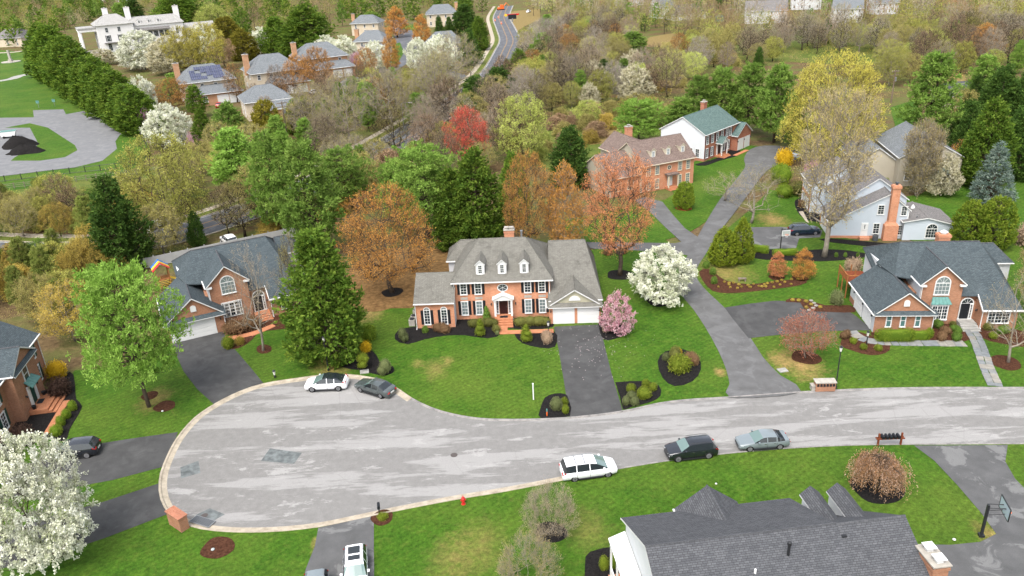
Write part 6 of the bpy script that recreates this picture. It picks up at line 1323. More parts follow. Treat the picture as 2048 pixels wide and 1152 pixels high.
for i, (u, v) in enumerate(((1628, 608), (1632, 613), (1626, 618), (1622, 603), (1618, 622))):
    c = G(u, v); MB().lathe([(.28, 0), (.26, .06), (.02, .06)], 7, (c.x, c.y, LZ+.03)).obj('flagstone', 'flag_1', walk)
# clapboard house path
for pts in ([(1597, 425), (1612, 445), (1618, 448), (1606, 424)], [(1615, 416), (1640, 424), (1640, 430), (1612, 422)]): sheet('stone_walk', px(pts), LZ+.06, 'concrete', thick=.04)
sheet('brick_walk', px([(495, 668), (515, 662), (545, 650), (552, 654), (530, 664), (505, 674)]), LZ+.05, 'brick_paving', thick=.04); sheet('brick_walk', px([(450, 676), (495, 668), (505, 673), (460, 683)]), LZ+.045, 'brick_paving', thick=.04)
# poles and wires on the through road
def utility_pole(u, v, tv, label):
    b = G(u, v); H = height(b, tv); t = thing('utility_pole', label, 'utility pole', b, R(20), 'utility poles'); MB().tube([(0, 0, 0), (0, 0, H)], [.2, .13], 8).obj('pole', 'wood_post', t)
    for z in (H-.4, H-1.3): MB().box((-1.3, -.06, z-.08), (1.3, .06, z+.08)).obj('crossarm', 'wood_post', t)
    for x in (-1.1, -.4, .4, 1.1): MB().lathe([(.05, 0), (.08, .12), (.04, .25)], 6, (x, 0, H-.3)).obj('insulator', 'stone_pale', t)
    MB().tube([(.4, 0, H-2.9), (.4, 0, H-1.9)], .25, 8).obj('transformer', 'grey_metal', t); return b, H
p1, h1 = utility_pole(577, 288, 203, 'pale wooden utility pole left of the through road'); p2, h2 = utility_pole(911, 240, 192, 'wooden utility pole beside the far stretch of the through road'); p3, h3 = utility_pole(1782, 205, 140, 'wooden utility pole behind the yellow tree')
for (a, ha, b_, hb_) in ((p1, h1, p2, h2), (p2, h2, G(1290, 190), 10)):
    for k, (dx, dz) in enumerate(((-1, -.1), (0, -.1), (1, -.1), (0, -1.6))):
        pts = [(a.lerp(b_, s/8)+Vector((dx*.3, dx*.9, (ha+(hb_-ha)*s/8)+dz-4*1.4*(s/8)*(1-s/8)))) for s in range(9)]
        w_ = MB().tube(pts, .018, 3).obj('power_line', 'dark_metal'); tag(w_, ('%s power line between the two roadside poles' % ('leftmost', 'middle', 'rightmost', 'lowest')[k] if a is p1 else '%s power line running from the far pole into the wood' % ('leftmost', 'middle', 'rightmost', 'lowest')[k]), 'power line', 'power lines %d' % (1 if a is p1 else 2))
b = G(808, 258); H = height(b, 206); t = thing('street_light', 'tall blue grey street light with one arm beside the through road', 'street light', b, R(-15))
MB().lathe([(.14, 0), (.13, 1), (.07, H-.1), (.02, H)], 8).obj('pole', 'grey_metal', t); MB().tube([(0, 0, H-.1), (1.2, 0, H+.15), (2.2, 0, H+.15)], .05, 6).obj('arm', 'grey_metal', t); MB().box((2.0, -.15, H+.05), (2.9, .15, H+.2)).obj('lamp_head', 'garage_white', t)
# playing field: monument, posts, mulch heap, trailer
b = G(22, 124, .06); t = thing('monument', 'white obelisk on a round base in the lawn', 'monument', b, 0); MB().lathe([(4.2, 0), (4.2, .25), (.02, .25)], 20).obj('base', 'stone_pale', t); MB().prism([(-.8, -.8, .25), (.8, -.8, .25), (.8, .8, .25), (-.8, .8, .25)], (0, 0, 1)).box((-.45, -.45, 1.25), (.45, .45, 5.5)).obj('shaft', 'stone_pale', t)
for i, (u, v) in enumerate(((78, 216), (110, 213))):
    b = G(u, v, .06); t = thing('field_post', ('thin post with teal marker left of the other, by the parking lot', 'thin post with teal marker nearer the tall hedge, by the parking lot')[i], 'post', b, 0, 'posts by the parking lot'); MB().tube([(0, 0, 0), (0, 0, 2.2)], .06, 6).obj('post', 'grey_metal', t); MB().box((-.5, -.05, 1.5), (.5, .05, 2.4)).obj('marker', 'copper_patina', t)
def heap(u, v, wpx, hh, label):
    b = G(u, v, .09); W_ = wpx*mpp(b); rg = np.random.default_rng(int(u)); n = 26; V = []; F = []
    for j in range(8):
        for i in range(n):
            a = 2*math.pi*i/n; r = (1-j/7)*(1+.10*math.sin(3*a+u)+.05*rg.normal()); V.append((r*W_/2*math.cos(a), r*W_*.36*math.sin(a), hh*math.sin(j/7*1.57)*(1+.05*rg.normal())))
    for j in range(7):
        for i in range(n): k = (i+1) % n; F.append((j*n+i, j*n+k, (j+1)*n+k, (j+1)*n+i))
    o = MB().add(V, F).obj('mulch_heap', 'black_mulch', None, True); o.location = b; tag(o, label, 'heap', 'heaps of mulch on the lot')
heap(38, 292, 70, 2.6, 'upper heap of black mulch on the parking lot'); heap(52, 304, 72, 2.0, 'lower heap of black mulch on the parking lot')
b = G(20, 275, .09); t = thing('dumpster', 'white and green wheeled hopper beside the mulch heap', 'hopper', b, R(20)); MB().prism([(-1.8, -1, .5), (1.4, -1, .5), (2.0, -1, 1.8), (-2.2, -1, 1.8)], (0, 2, 0)).obj('body', 'garage_white', t); MB().box((-1.9, -1.05, 1.8), (1.9, 1.05, 1.9)).obj('lid', 'copper_patina', t)
for x in (-1.2, 1.0): MB().tube([(x, -1.05, .35), (x, 1.05, .35)], .33, 12).obj('wheel', 'rubber', t)
# building site by the bend
for i, (u, v, cl, lb) in enumerate(((1002, 20, 'paint_red', 'orange red excavator at the building site'), (1024, 31, 'paint_red', 'long red barrier block at the building site'))):
    b = G(u, v); t = thing('excavator' if i == 0 else 'barrier', lb, 'digger' if i == 0 else 'barrier', b, R(20)); t.scale = (.7,)*3 if i == 0 else (1,)*3
    if i == 0: MB().box((-3, -2, .8), (2.5, 2, 2.6)).box((-.5, -1.6, 2.6), (2, 1, 4.6)).obj('cab', 'orange_plastic', t); MB().box((-3.4, -2.2, 0), (3, -1.2, .9)).box((-3.4, 1.2, 0), (3, 2.2, .9)).obj('tracks', 'rubber', t); MB().tube([(2, 0, 2), (5.5, 0, 6), (8.5, 0, 3)], [.4, .35, .25], 6).obj('boom', 'orange_plastic', t)
    else: MB().box((-4.5, -.4, 0), (4.5, .4, 1.0)).obj('block', 'paint_red', t)
b = G(1025, 44); t = thing('message_board', 'dark roadside message board on a trailer', 'message board', b, R(10)); MB().box((-2.3, -.15, 1.6), (2.3, .15, 4.0)).obj('panel', 'black_paint', t); MB().box((-.3, -.3, 0), (.3, .3, 2)).obj('mast', 'grey_metal', t)
b = G(1012, 40); t = thing('warning_sign', 'orange diamond warning sign beside the message board', 'sign', b, 0); MB().prism([(0, -.1, 1.6), (1.0, -.1, 2.6), (0, -.1, 3.6), (-1.0, -.1, 2.6)], (0, .1, 0)).obj('panel', 'canvas_yellow', t); MB().tube([(0, 0, 0), (0, 0, 2)], .1, 6).obj('post', 'grey_metal', t)
for i, (u, v) in enumerate(((990, 42), (997, 36), (1003, 48))):
    b = G(u, v, .07); t = thing('traffic_barrel', ('orange traffic barrel nearest the left kerb at the bend', 'orange traffic barrel farthest along the bend', 'orange traffic barrel nearest the right lane at the bend')[i], 'traffic barrel', b, 0, 'traffic barrels at the bend'); MB().lathe([(.5, 0), (.5, .15), (.36, .15), (.3, 1.2), (.02, 1.25)], 10).obj('drum', 'orange_plastic', t); MB().lathe([(.36, .55), (.345, .8)], 10).obj('stripe', 'white_trim', t)
b = G(1440, 43); t = thing('play_house', 'small green play house in the far garden', 'play house', b, 0); MB().box((-2, -1.5, 0), (2, 1.5, 2.2)).prism([(-2.3, -1.6, 2.2), (2.3, -1.6, 2.2), (0, -1.6, 3.4)], (0, 3.2, 0)).obj('body', 'copper_patina', t)
b = G(1484, 562, LZ); t = thing('garden_bench', 'small weathered stone seat in the bed by the lane', 'seat', b, R(-4)); MB().box((-.55, -.2, .35), (.55, .2, .45)).obj('seat', 'wood_grey', t)
for x in (-.4, .4): MB().box((x-.08, -.18, 0), (x+.08, .18, .35)).obj('leg', 'wood_grey', t)
for i, (u, v, r, lb) in enumerate(((325, 823, .13, 'small white stone in the mulch under the left pine'), (1432, 968, .1, 'small white ball on the lower lawn'), (1908, 1080, .14, 'white sprinkler lid beside the lower right drive'), (426, 1100, .17, 'pale green valve cover in the oval mulch bed'))):
    b = G(u, v, LZ+.03); t = link('stone', MB().lathe([(r*.6, 0), (r, r*.4), (r*.75, r*.8), (.02, r)], 9).mesh('stone', 'garage_white' if i != 3 else 'window_curtain', True), None, b); tag(t, lb, 'stone')
# ------------------------------------------------------------------ plants: placing
T = tree
# foreground and the gardens
T('pine_wide', 'pine_light', 298, 815, 536, 196, 'big light green pine leaning over the left lawn', 'pine_tree', var=0)
T('blossom', 'blossom_white', 102, 1124, 876, 200, 'large white blossom tree in the bottom left corner', 'blossom_tree', var=0)
T('fir', 'fir_green', 662, 716, 448, 178, 'tall dense evergreen behind the white crossover', 'evergreen_tree', var=0)
T('maple', 'maple_orange', 785, 586, 376, 200, 'round orange budding maple left of the centre house', 'maple_tree', var=0)
T('blossom', 'blossom_white', 1322, 604, 496, 118, 'white blossom tree beside the lane', 'blossom_tree', var=1)
T('magnolia', 'blossom_pink', 1235, 668, 586, 66, 'pink magnolia beside the garage of the centre house', 'magnolia_tree')
T('maple_thin', 'maple_pink', 1240, 551, 314, 196, 'tall orange pink budding maple right of the centre house', 'maple_tree')
T('maple', 'maple_rust', 1060, 505, 308, 112, 'rust orange budding tree behind the centre house chimney', 'maple_tree', var=0)
T('slim', 'maple_rust', 1132, 500, 322, 84, 'rust orange tree with pale trunk behind the garage of the centre house', 'maple_tree', bark='bark_pale')
T('fir', 'fir_green', 958, 500, 290, 138, 'dark evergreen behind the left end of the centre house', 'evergreen_tree', var=1)
T('fir', 'fir_green', 912, 498, 330, 100, 'shorter dark evergreen left of the tall one behind the centre house', 'evergreen_tree', var=0)
T('pine_wide', 'pine_green', 808, 450, 325, 110, 'spreading green pine above the crown of the round orange maple', 'pine_tree')
T('pine_wide', 'pine_green', 858, 482, 296, 168, 'bushy green pine left of the dark evergreen behind the centre house', 'pine_tree')
T('leyland', 'fir_green', 1030, 440, 296, 58, 'narrow evergreen between the dark evergreen and the rust orange tree', 'evergreen_tree')
T('fir', 'fir_dark', 1142, 372, 248, 94, 'dark pointed evergreen above the rust orange trees', 'evergreen_tree')
T('maple', 'maple_red', 938, 335, 216, 98, 'bright red maple beside the through road', 'maple_tree')
T('bud', 'bud_lime', 1045, 330, 188, 105, 'lime green budding tree right of the red maple', 'tree')
T('bud', 'bud_lime', 1175, 250, 200, 62, 'small lime green budding tree in the meadow', 'tree')
T('pine', 'pine_green', 632, 510, 285, 150, 'tall green pine behind the right end of the left house', 'pine_tree', var=0)
T('pine', 'pine_green', 560, 470, 262, 110, 'green pine left of the tall one behind the left house', 'pine_tree', var=1)
T('pine_wide', 'pine_green', 690, 420, 300, 120, 'spreading green pine above the orange maple', 'pine_tree')
T('pine', 'pine_light', 480, 380, 255, 120, 'pale green pine in the wood left of the through road', 'pine_tree', var=2)
T('bud', 'bud_yellowgreen', 352, 480, 268, 175, 'wide yellow green budding tree in front of the playing field fence', 'tree', var=0)
T('fir', 'fir_dark', 255, 540, 345, 125, 'dark pointed evergreen in the left wood', 'evergreen_tree', var=0)
T('leyland', 'leyland', 415, 300, 215, 42, 'narrow evergreen left of its taller twin by the white blossom tree', 'evergreen_tree')
T('leyland', 'pine_green', 470, 305, 200, 70, 'taller of the two narrow evergreens by the white blossom tree', 'evergreen_tree')
T('arbor', 'arbor_olive', 542, 300, 196, 62, 'golden olive evergreen beside the pale utility pole', 'evergreen_tree', var=1)
T('thin', 'bud_grey', 527, 703, 488, 110, 'leafless tree in front of the left house', 'bare_tree', bark='bark_pale')
T('arbor', 'arbor_bright', 1446, 530, 452, 58, 'left of the twin bright green arborvitae by the lane', 'evergreen_tree', var=0); T('arbor', 'arbor_bright', 1482, 526, 434, 46, 'right and taller of the twin bright green arborvitae by the lane', 'evergreen_tree', var=0)
T('tallvase', 'bud_tan', 1648, 514, 168, 196, 'very tall leafless tree with pale trunk in front of the clapboard house', 'bare_tree', var=0)
T('dome', 'willow_gold', 1655, 322, 105, 195, 'huge rounded yellow green tree behind the far drive', 'tree', var=0)
T('thin', 'bud_olive', 1502, 447, 330, 125, 'leafless small tree beside the upper lane', 'bare_tree')
T('slim', 'maple_pink', 1553, 556, 504, 36, 'small coral shrub tree, left of the pair in the garden by the lane', 'small_tree'); T('slim', 'maple_orange', 1604, 558, 498, 42, 'small orange shrub tree, right of the pair in the garden by the lane', 'small_tree')
T('smallred', 'maple_dusk', 1611, 717, 632, 98, 'small red leaved maple on the lawn beside the right driveway', 'maple_tree')
T('thin', 'bud_tan', 2016, 726, 540, 125, 'tan leafless tree at the right edge in front of the right house', 'bare_tree', bark='bark_pale')
T('bud', 'bud_tan', 2075, 640, 440, 110, 'tan budding tree cut off by the right edge behind the right house', 'tree')
T('arbor', 'hedge_green', 1935, 498, 398, 72, 'left of the two dense green yews behind the right house', 'evergreen_tree', var=1); T('arbor', 'hedge_green', 1982, 498, 390, 74, 'right of the two dense green yews behind the right house', 'evergreen_tree', var=1)
T('spruce', 'spruce_blue', 1978, 408, 278, 86, 'blue spruce above the green yews', 'spruce_tree')
T('fir', 'fir_green', 1960, 375, 190, 110, 'tall dark evergreen behind the blue spruce', 'evergreen_tree'); T('fir', 'fir_dark', 2030, 360, 200, 90, 'tall dark evergreen right of the blue spruce at the right edge', 'evergreen_tree'); T('fir', 'fir_dark', 1985, 280, 125, 100, 'dark evergreen above the others at the right edge', 'evergreen_tree'); T('leyland', 'fir_dark', 2050, 290, 150, 60, 'dark narrow evergreen cut off by the right edge', 'evergreen_tree')
T('pine', 'pine_green', 1850, 290, 103, 125, 'large green pine right of the huge yellow green tree', 'pine_tree', var=1); T('pine', 'pine_green', 1955, 225, 110, 80, 'green pine above the dark evergreens on the right', 'pine_tree')
T('vaseshrub', 'bud_tan', 1832, 393, 250, 95, 'tan many stemmed shrub tree right of the tan house', 'small_tree'); T('blossom', 'blossom_cream', 1880, 392, 308, 64, 'cream flowering small tree beside the tan many stemmed one', 'blossom_tree')
T('smallred', 'maple_orange', 1918, 345, 285, 46, 'coral bush left of the dark evergreens on the right', 'small_tree'); T('smallred', 'blossom_mauve', 1920, 312, 278, 30, 'small pink flowering bush left of the dark evergreens on the right', 'small_tree')
T('slim', 'maple_rust', 1962, 115, 45, 62, 'rust orange tree at the top right', 'maple_tree')
for i, (u, v, tv, w_) in enumerate(((1395, 268, 150, 90), (1440, 262, 135, 100), (1495, 268, 125, 100), (1548, 285, 128, 105), (1585, 300, 185, 70), (1360, 275, 195, 80))):
    T('pine', 'pine_green', u, v, tv, w_, ('green pine left of centre in the row behind the green roofed house', 'green pine in the middle of the row behind the green roofed house', 'green pine right of centre in the row behind the green roofed house', 'rightmost tall green pine of the row behind the green roofed house', 'low green pine beside the huge yellow green tree', 'leftmost low green pine of the row behind the green roofed house')[i], 'pine_tree', group='pines behind the green roofed house')
T('pine_wide', 'pine_light', 1278, 290, 200, 110, 'light green pine in front of the white gable wall', 'pine_tree')
T('arbor', 'hedge_green', 1368, 418, 362, 40, 'round dark green holly in front of the brown roofed house', 'evergreen_tree', var=1)
T('baredome', 'bud_grey', 1102, 1068, 976, 108, 'round leafless shrub tree above its black mulch ring on the lower lawn', 'small_tree'); T('baredome', 'bud_tan', 1058, 1176, 1080, 126, 'leafless shrub tree cut off by the bottom edge', 'small_tree')
T('weeping', 'weep_rust', 1752, 986, 912, 116, 'weeping rust coloured cherry tree on the lower right lawn', 'weeping_tree')
T('bare', 'bud_olive', 600, 640, 470, 60, 'thin bare tree behind the tall dense evergreen', 'bare_tree')
T('blossom', 'blossom_white', 620, 500, 440, 50, 'white flowering branches beside the left house roof', 'blossom_tree')
T('thin', 'bud_olive', 1450, 402, 345, 100, 'loose grey leafless bush on the lawn of the brown roofed house', 'bush')
# left background
for i in range(11):
    u = 103+i*18.2; v = 152+i*11.5; tv = 38+i*13.6; T('leyland', 'leyland', u, v, tv-4+(7, -5, 4, -8, 3, 6, -6, 2, -4, 8, 0)[i], 78+(i*7) % 13, 'tall dense evergreen in the row beside the playing field, %s' % ('first from the far end', 'second from the far end', 'third from the far end', 'fourth from the far end', 'fifth from the far end', 'the middle one', 'fifth from the near end', 'fourth from the near end', 'third from the near end', 'second from the near end', 'nearest the fence')[i], 'evergreen_tree', group='evergreen row beside the playing field')
T('blossom', 'blossom_white', 292, 238, 152, 56, 'slim white blossom tree at the end of the evergreen row', 'blossom_tree'); T('blossom', 'blossom_white', 342, 296, 210, 86, 'white blossom tree above the pink shrub beside the fence', 'blossom_tree')
T('smallred', 'blossom_mauve', 300, 270, 218, 30, 'mauve flowering shrub beside the white blossom tree', 'small_tree'); T('smallred', 'blossom_mauve', 400, 300, 262, 40, 'mauve flowering shrub between the narrow evergreens', 'small_tree')
T('blossom', 'blossom_white', 290, 140, 62, 90, 'white blossom tree in front of the mansion, left of the pair', 'blossom_tree'); T('blossom', 'blossom_cream', 345, 148, 75, 80, 'cream blossom tree in front of the mansion, right of the pair', 'blossom_tree'); T('blossom', 'blossom_cream', 210, 130, 98, 50, 'low cream blossom tree at the mansion portico', 'blossom_tree')
T('maple', 'maple_rust', 352, 225, 158, 90, 'rust brown tree in front of the solar panel house', 'maple_tree'); T('pine', 'pine_green', 358, 200, 145, 70, 'small green pine in front of the solar panel house', 'pine_tree'); T('pine', 'fir_green', 398, 235, 170, 50, 'dark green tree beside the solar panel house garage', 'evergreen_tree')
T('bud', 'willow_gold', 375, 150, 52, 70, 'gold budding tree right of the mansion', 'tree'); T('bud', 'willow_gold', 420, 145, 45, 80, 'tall gold budding tree beside the blossom trees', 'tree'); T('blossom', 'blossom_white', 415, 110, 50, 55, 'white blossom tree behind the gold trees', 'blossom_tree'); T('bud', 'bud_brown', 450, 135, 75, 50, 'brown bare tree right of the gold trees', 'bare_tree')
T('dome', 'bud_lime', 430, 70, 8, 70, 'yellow green domed tree at the top left', 'tree'); T('leyland', 'arbor_olive', 455, 85, 30, 62, 'olive evergreen below the yellow green domed tree', 'evergreen_tree'); T('leyland', 'arbor_olive', 490, 120, 55, 56, 'olive pointed evergreen behind the chimneyed house', 'evergreen_tree')
T('fir', 'leyland', 362, 60, -30, 110, 'large dark evergreen behind the mansion', 'evergreen_tree'); T('fir', 'fir_dark', 275, 60, -5, 50, 'pointed dark evergreen behind the mansion chimneys', 'evergreen_tree'); T('pine', 'pine_green', 245, 50, 5, 40, 'green pine behind the mansion roof', 'pine_tree')
T('fir', 'leyland', 620, 115, 5, 130, 'broad dark evergreen between the stucco houses', 'evergreen_tree', var=1); T('fir', 'leyland', 560, 110, 30, 80, 'dark evergreen left of the broad one', 'evergreen_tree'); T('leyland', 'leyland', 585, 100, 45, 60, 'dark evergreen in front of the broad one', 'evergreen_tree'); T('blossom', 'blossom_white', 525, 110, 55, 44, 'white blossom tree behind the chimneyed house', 'blossom_tree')
T('arbor', 'shrub_green', 745, 55, 22, 42, 'round evergreen between the two cream stucco houses', 'evergreen_tree', var=1)
for i, (u, v, tv, w_, k, c, lb) in enumerate(((655, 130, 72, 60, 'blossom', 'blossom_white', 'white blossom tree left of the mauve bush among stucco houses'), (690, 130, 72, 56, 'blossom', 'blossom_white', 'white blossom tree behind the mauve bush among stucco houses'), (755, 140, 82, 56, 'blossom', 'blossom_white', 'white blossom tree in front of the cream house with garage'), (720, 140, 105, 36, 'smallred', 'blossom_mauve', 'mauve bush among the white blossom trees'), (640, 175, 95, 70, 'maple', 'maple_orange', 'orange leafless tree in front of the peach house, right one'), (600, 185, 110, 60, 'maple', 'maple_orange', 'orange leafless tree in front of the peach house, left one'), (660, 215, 140, 66, 'bare', 'bud_brown', 'brown leafless tree by the low stucco house'), (785, 145, 60, 34, 'slim', 'maple_rust', 'narrow rust tree beside the side street'), (795, 75, 12, 44, 'slim', 'maple_orange', 'orange column tree at the head of the side street'), (845, 90, 28, 34, 'slim', 'maple_orange', 'orange column tree right of the side street'), (735, 155, 95, 50, 'maple', 'maple_rust', 'rust leafless tree by the side street island'), (840, 145, 76, 50, 'blossom', 'blossom_white', 'white blossom tree left of the pair by the bend'), (885, 140, 70, 70, 'blossom', 'blossom_white', 'white blossom tree right of the pair by the bend'), (475, 205, 125, 46, 'bare', 'maple_rust', 'rusty bare tree in front of the chimneyed house'), (560, 205, 130, 50, 'bare', 'bud_brown', 'brown bare tree at the right end of the chimneyed house'), (880, 75, 30, 22, 'fir', 'fir_dark', 'small pointed conifer in front of the slim chimney house, left'), (900, 72, 32, 22, 'fir', 'fir_dark', 'small pointed conifer in front of the slim chimney house, right'), (940, 130, 55, 50, 'fir', 'fir_dark', 'dark evergreen left of the bend'), (960, 100, 30, 46, 'fir', 'leyland', 'green evergreen above the bend'), (930, 70, 5, 60, 'fir', 'fir_dark', 'dark evergreen at the top left of the bend'))):
    T(k, c, u, v, tv, w_, lb, 'tree')
for i, (u, v, tv, w_, lb) in enumerate(((630, 285, 165, 110, 'bare pale tree above the through road, leftmost of four'), (700, 290, 140, 100, 'bare pale tree above the through road, second of four from the left'), (785, 262, 130, 110, 'bare pale tree above the through road, second of four from the right'), (875, 215, 100, 120, 'bare pale tree above the through road, rightmost of four'))):
    T('bare', 'bud_olive', u, v, tv, w_, lb, 'bare_tree', group='bare trees along the through road', bark='bark_pale')
T('bare', 'bud_olive', 915, 190, 62, 110, 'bare pale tree below the white blossom trees by the bend', 'bare_tree', bark='bark_pale')
for i, (u, v, tv, w_, k, c, lb) in enumerate(((600, 265, 195, 60, 'leyland', 'fir_green', 'dark evergreen right of the pale utility pole'), (640, 250, 205, 60, 'pine', 'pine_green', 'green pine behind the bare trees above the through road'), (840, 250, 185, 70, 'pine', 'pine_green', 'green pine behind the street light'), (740, 250, 165, 70, 'pine', 'pine_green', 'green pine between the bare trees above the through road'), (660, 320, 230, 90, 'bare', 'bud_grey', 'grey bare tree left of the visible through road'), (950, 215, 150, 70, 'fir', 'fir_dark', 'dark evergreen above the red maple'), (1000, 210, 130, 70, 'leyland', 'fir_dark', 'tall dark evergreen right of the far pole'), (860, 320, 230, 90, 'bare', 'bud_brown', 'brown bare tree left of the red maple'), (790, 365, 300, 80, 'brush', 'bud_brown', 'brown brush beside the through road above the pine'), (720, 372, 320, 70, 'brush', 'bud_lime', 'lime green brush beside the through road'), (1040, 170, 95, 60, 'fir', 'fir_green', 'green evergreen right of the bend'), (1095, 85, 25, 34, 'leyland', 'pine_green', 'green column evergreen beyond the bend'), (1085, 120, 65, 60, 'pine', 'pine_light', 'light green pine beyond the bend'), (1265, 120, 60, 60, 'leyland', 'pine_green', 'green evergreen at the edge of the mown clearing'))):
    T(k, c, u, v, tv, w_, lb, 'tree')
for i, (u, v, tv, w_) in enumerate(((1095, 185, 135, 50), (1190, 180, 120, 60), (1262, 170, 100, 56), (1270, 205, 130, 70), (1180, 215, 165, 40))):
    T('blossom', 'blossom_cream', u, v, tv, w_, ('cream flowering wild tree at the left end of the bare wood', 'cream flowering wild tree in the middle of the bare wood', 'cream flowering wild tree nearest the mown clearing', 'low cream flowering wild tree below the mown clearing', 'small cream flowering wild tree at the lower edge of the bare wood')[i], 'blossom_tree', group='flowering trees in the bare wood')
# --- woods: trees that nothing tells apart share the label of their kind and place
PTS = []
P2a = np.array([(p.x, p.y) for p in P2])
HS = [(o.location.x, o.location.y, o.rotation_euler.z) for o in bpy.data.objects if o.parent is None and o.get('category') == 'house']
def inside(p, poly):
    c = False; j = len(poly)-1
    for i in range(len(poly)):
        a, b = poly[i], poly[j]
        if (a.y > p[1]) != (b.y > p[1]) and p[0] < (b.x-a.x)*(p[1]-a.y)/(b.y-a.y)+a.x: c = not c
        j = i
    return c
WOOD = {}
def fill(poly, spacing, mix, place, seed, road=8, hmul=1.0, jit=1.0):
    rg = random.Random(seed); P = px(poly); x0, x1 = min(p.x for p in P), max(p.x for p in P); y0, y1 = min(p.y for p in P), max(p.y for p in P); n = 0
    for k in range(int((x1-x0)*(y1-y0)/spacing**2*5)):
        p = (rg.uniform(x0, x1), rg.uniform(y0, y1))
        if not inside(p, P) or np.min(np.hypot(P2a[:, 0]-p[0], P2a[:, 1]-p[1])) < road: continue
        if any((p[0]-q[0])**2+(p[1]-q[1])**2 < spacing**2 for q in PTS): continue
        PTS.append(p); r = rg.random()*sum(m[2] for m in mix)
        for key, col, wt, h0, h1, wr, lb in mix:
            r -= wt
            if r <= 0: break
        H = rg.uniform(h0, h1)*hmul; lab = lb+' '+place; cat = 'bush' if key == 'brush' else 'tree'
        nm = {'pine': 'pine_tree', 'leyland': 'evergreen_tree', 'fir': 'evergreen_tree', 'bare': 'bare_tree', 'brush': 'bush', 'blossom': 'blossom_tree', 'maple': 'maple_tree'}.get(key, 'tree')
        plant_at(key, Vector((p[0], p[1], .03)), H, H*wr*rg.uniform(.85, 1.15), col, rg.choice(('bark', 'bark_pale', 'bark_dark')) if key in ('bare', 'bud') else None, nm, lab, cat, lab); n += 1

def mass(poly, spacing, mix, label, seed, hmul=1.0, keep=330, grow=3.1, road=12, pts=None, name='far_wood'):
    pts = PTS if pts is None else pts
    """far-off wood that reads as one mass: every tree has its own trunk and twig clumps, joined into one object"""
    rg = random.Random(seed); ng = np.random.default_rng(seed); P = px(poly); x0, x1 = min(p.x for p in P), max(p.x for p in P); y0, y1 = min(p.y for p in P), max(p.y for p in P)
    Vs = []; Ts = []; Ms = []; cols = []; n = 0
    for k in range(int((x1-x0)*(y1-y0)/spacing**2*5)):
        p = (rg.uniform(x0, x1), rg.uniform(y0, y1))
        if not inside(p, P) or np.min(np.hypot(P2a[:, 0]-p[0], P2a[:, 1]-p[1])) < road: continue
        if any((p[0]-q[0])**2+(p[1]-q[1])**2 < spacing**2 for q in pts): continue
        pts.append(p); r = rg.random()*sum(m[2] for m in mix); n += 1
        for key, col, wt, h0, h1, wr, lb in mix:
            r -= wt
            if r <= 0: break
        V, tint, W0, H0 = ARR[key][rg.randrange(len(ARR[key]))]; q = V.reshape(-1, 4, 3); idx = ng.choice(len(q), min(keep, len(q)), replace=False); q = q[idx]; c = q.mean(1, keepdims=True); q = c+(q-c)*grow
        H = rg.uniform(h0, h1)*hmul; W = H*wr; a = rg.uniform(0, 6.28); ca, sa = math.cos(a), math.sin(a); s = np.array([W/W0, W/W0, H/H0]); q = q*s; q = np.stack([q[..., 0]*ca-q[..., 1]*sa+p[0], q[..., 0]*sa+q[..., 1]*ca+p[1], np.maximum(q[..., 2], .05)+.03], -1)
        if col not in cols: cols.append(col)
        Vs.append(q.reshape(-1, 3)); Ts.append(np.clip(tint[idx]+rg.uniform(-.2, .2), 0, 1)); Ms.append(np.full(len(q), cols.index(col)))
        t = np.array([[[-.012*H, 0, 0], [.012*H, 0, 0], [.006*H, 0, .5*H], [-.006*H, 0, .5*H]], [[0, -.012*H, 0], [0, .012*H, 0], [0, .006*H, .5*H], [0, -.006*H, .5*H]]])+np.array([p[0], p[1], .03])
        if 'bark' not in cols: cols.append('bark')
        Vs.append(t.reshape(-1, 3)); Ts.append(np.zeros(2)); Ms.append(np.full(2, cols.index('bark')))
    V = np.concatenate(Vs); me = np_mesh('far_wood', V, np.arange(len(V)).reshape(-1, 4), np.concatenate(Ms), np.concatenate(Ts), cols)
    o = link(name, me); tag(o, label, 'wood' if name == 'far_wood' else 'undergrowth'); o['kind'] = 'stuff'; print('mass', n)
BARE = [('bare', 'bud_grey', 3, 9, 14, .75, 'grey leafless tree'), ('bare', 'bud_brown', 2.6, 9, 14, .75, 'brown leafless tree'), ('bare', 'bud_olive', 3, 8, 12, .8, 'olive leafless tree'), ('bud', 'bud_olive', 2.6, 7, 11, .85, 'olive budding tree'), ('bud', 'bud_yellowgreen', 3.6, 7, 11, .85, 'yellow green budding tree'), ('pine', 'pine_green', .9, 8, 12, .6, 'green pine'), ('maple', 'maple_rust', .6, 7, 11, .9, 'rust budding tree'), ('bare', 'bud_pale', 3, 9, 14, .7, 'pale grey leafless tree'), ('fir', 'fir_dark', .7, 6, 10, .6, 'dark evergreen'), ('bud', 'bud_lime', 1.8, 6, 9, .9, 'lime green budding tree')]
LOW = [('brush', 'bud_olive', 3, 2.2, 4, 1.4, 'olive bush'), ('brush', 'brush_yellow', 2, 2.2, 4, 1.4, 'yellow brown bush'), ('brush', 'bud_brown', 2, 2, 3.6, 1.4, 'brown bush'), ('brush', 'bud_lime', 1, 2, 3.6, 1.3, 'lime green bush'), ('bud', 'bud_olive', 1.2, 5, 8, .9, 'olive budding tree')]
fill([(1035, 255), (1040, 150), (1060, 90), (1150, 60), (1260, 66), (1260, 150), (1300, 190), (1250, 205), (1120, 225)], 6.0, BARE, 'in the wood right of the through road bend', 1)
fill([(1060, 330), (1100, 240), (1200, 215), (1330, 215), (1350, 262), (1230, 250), (1180, 300)], 4.6, LOW, 'in the rough meadow above the brown roofed house', 2)
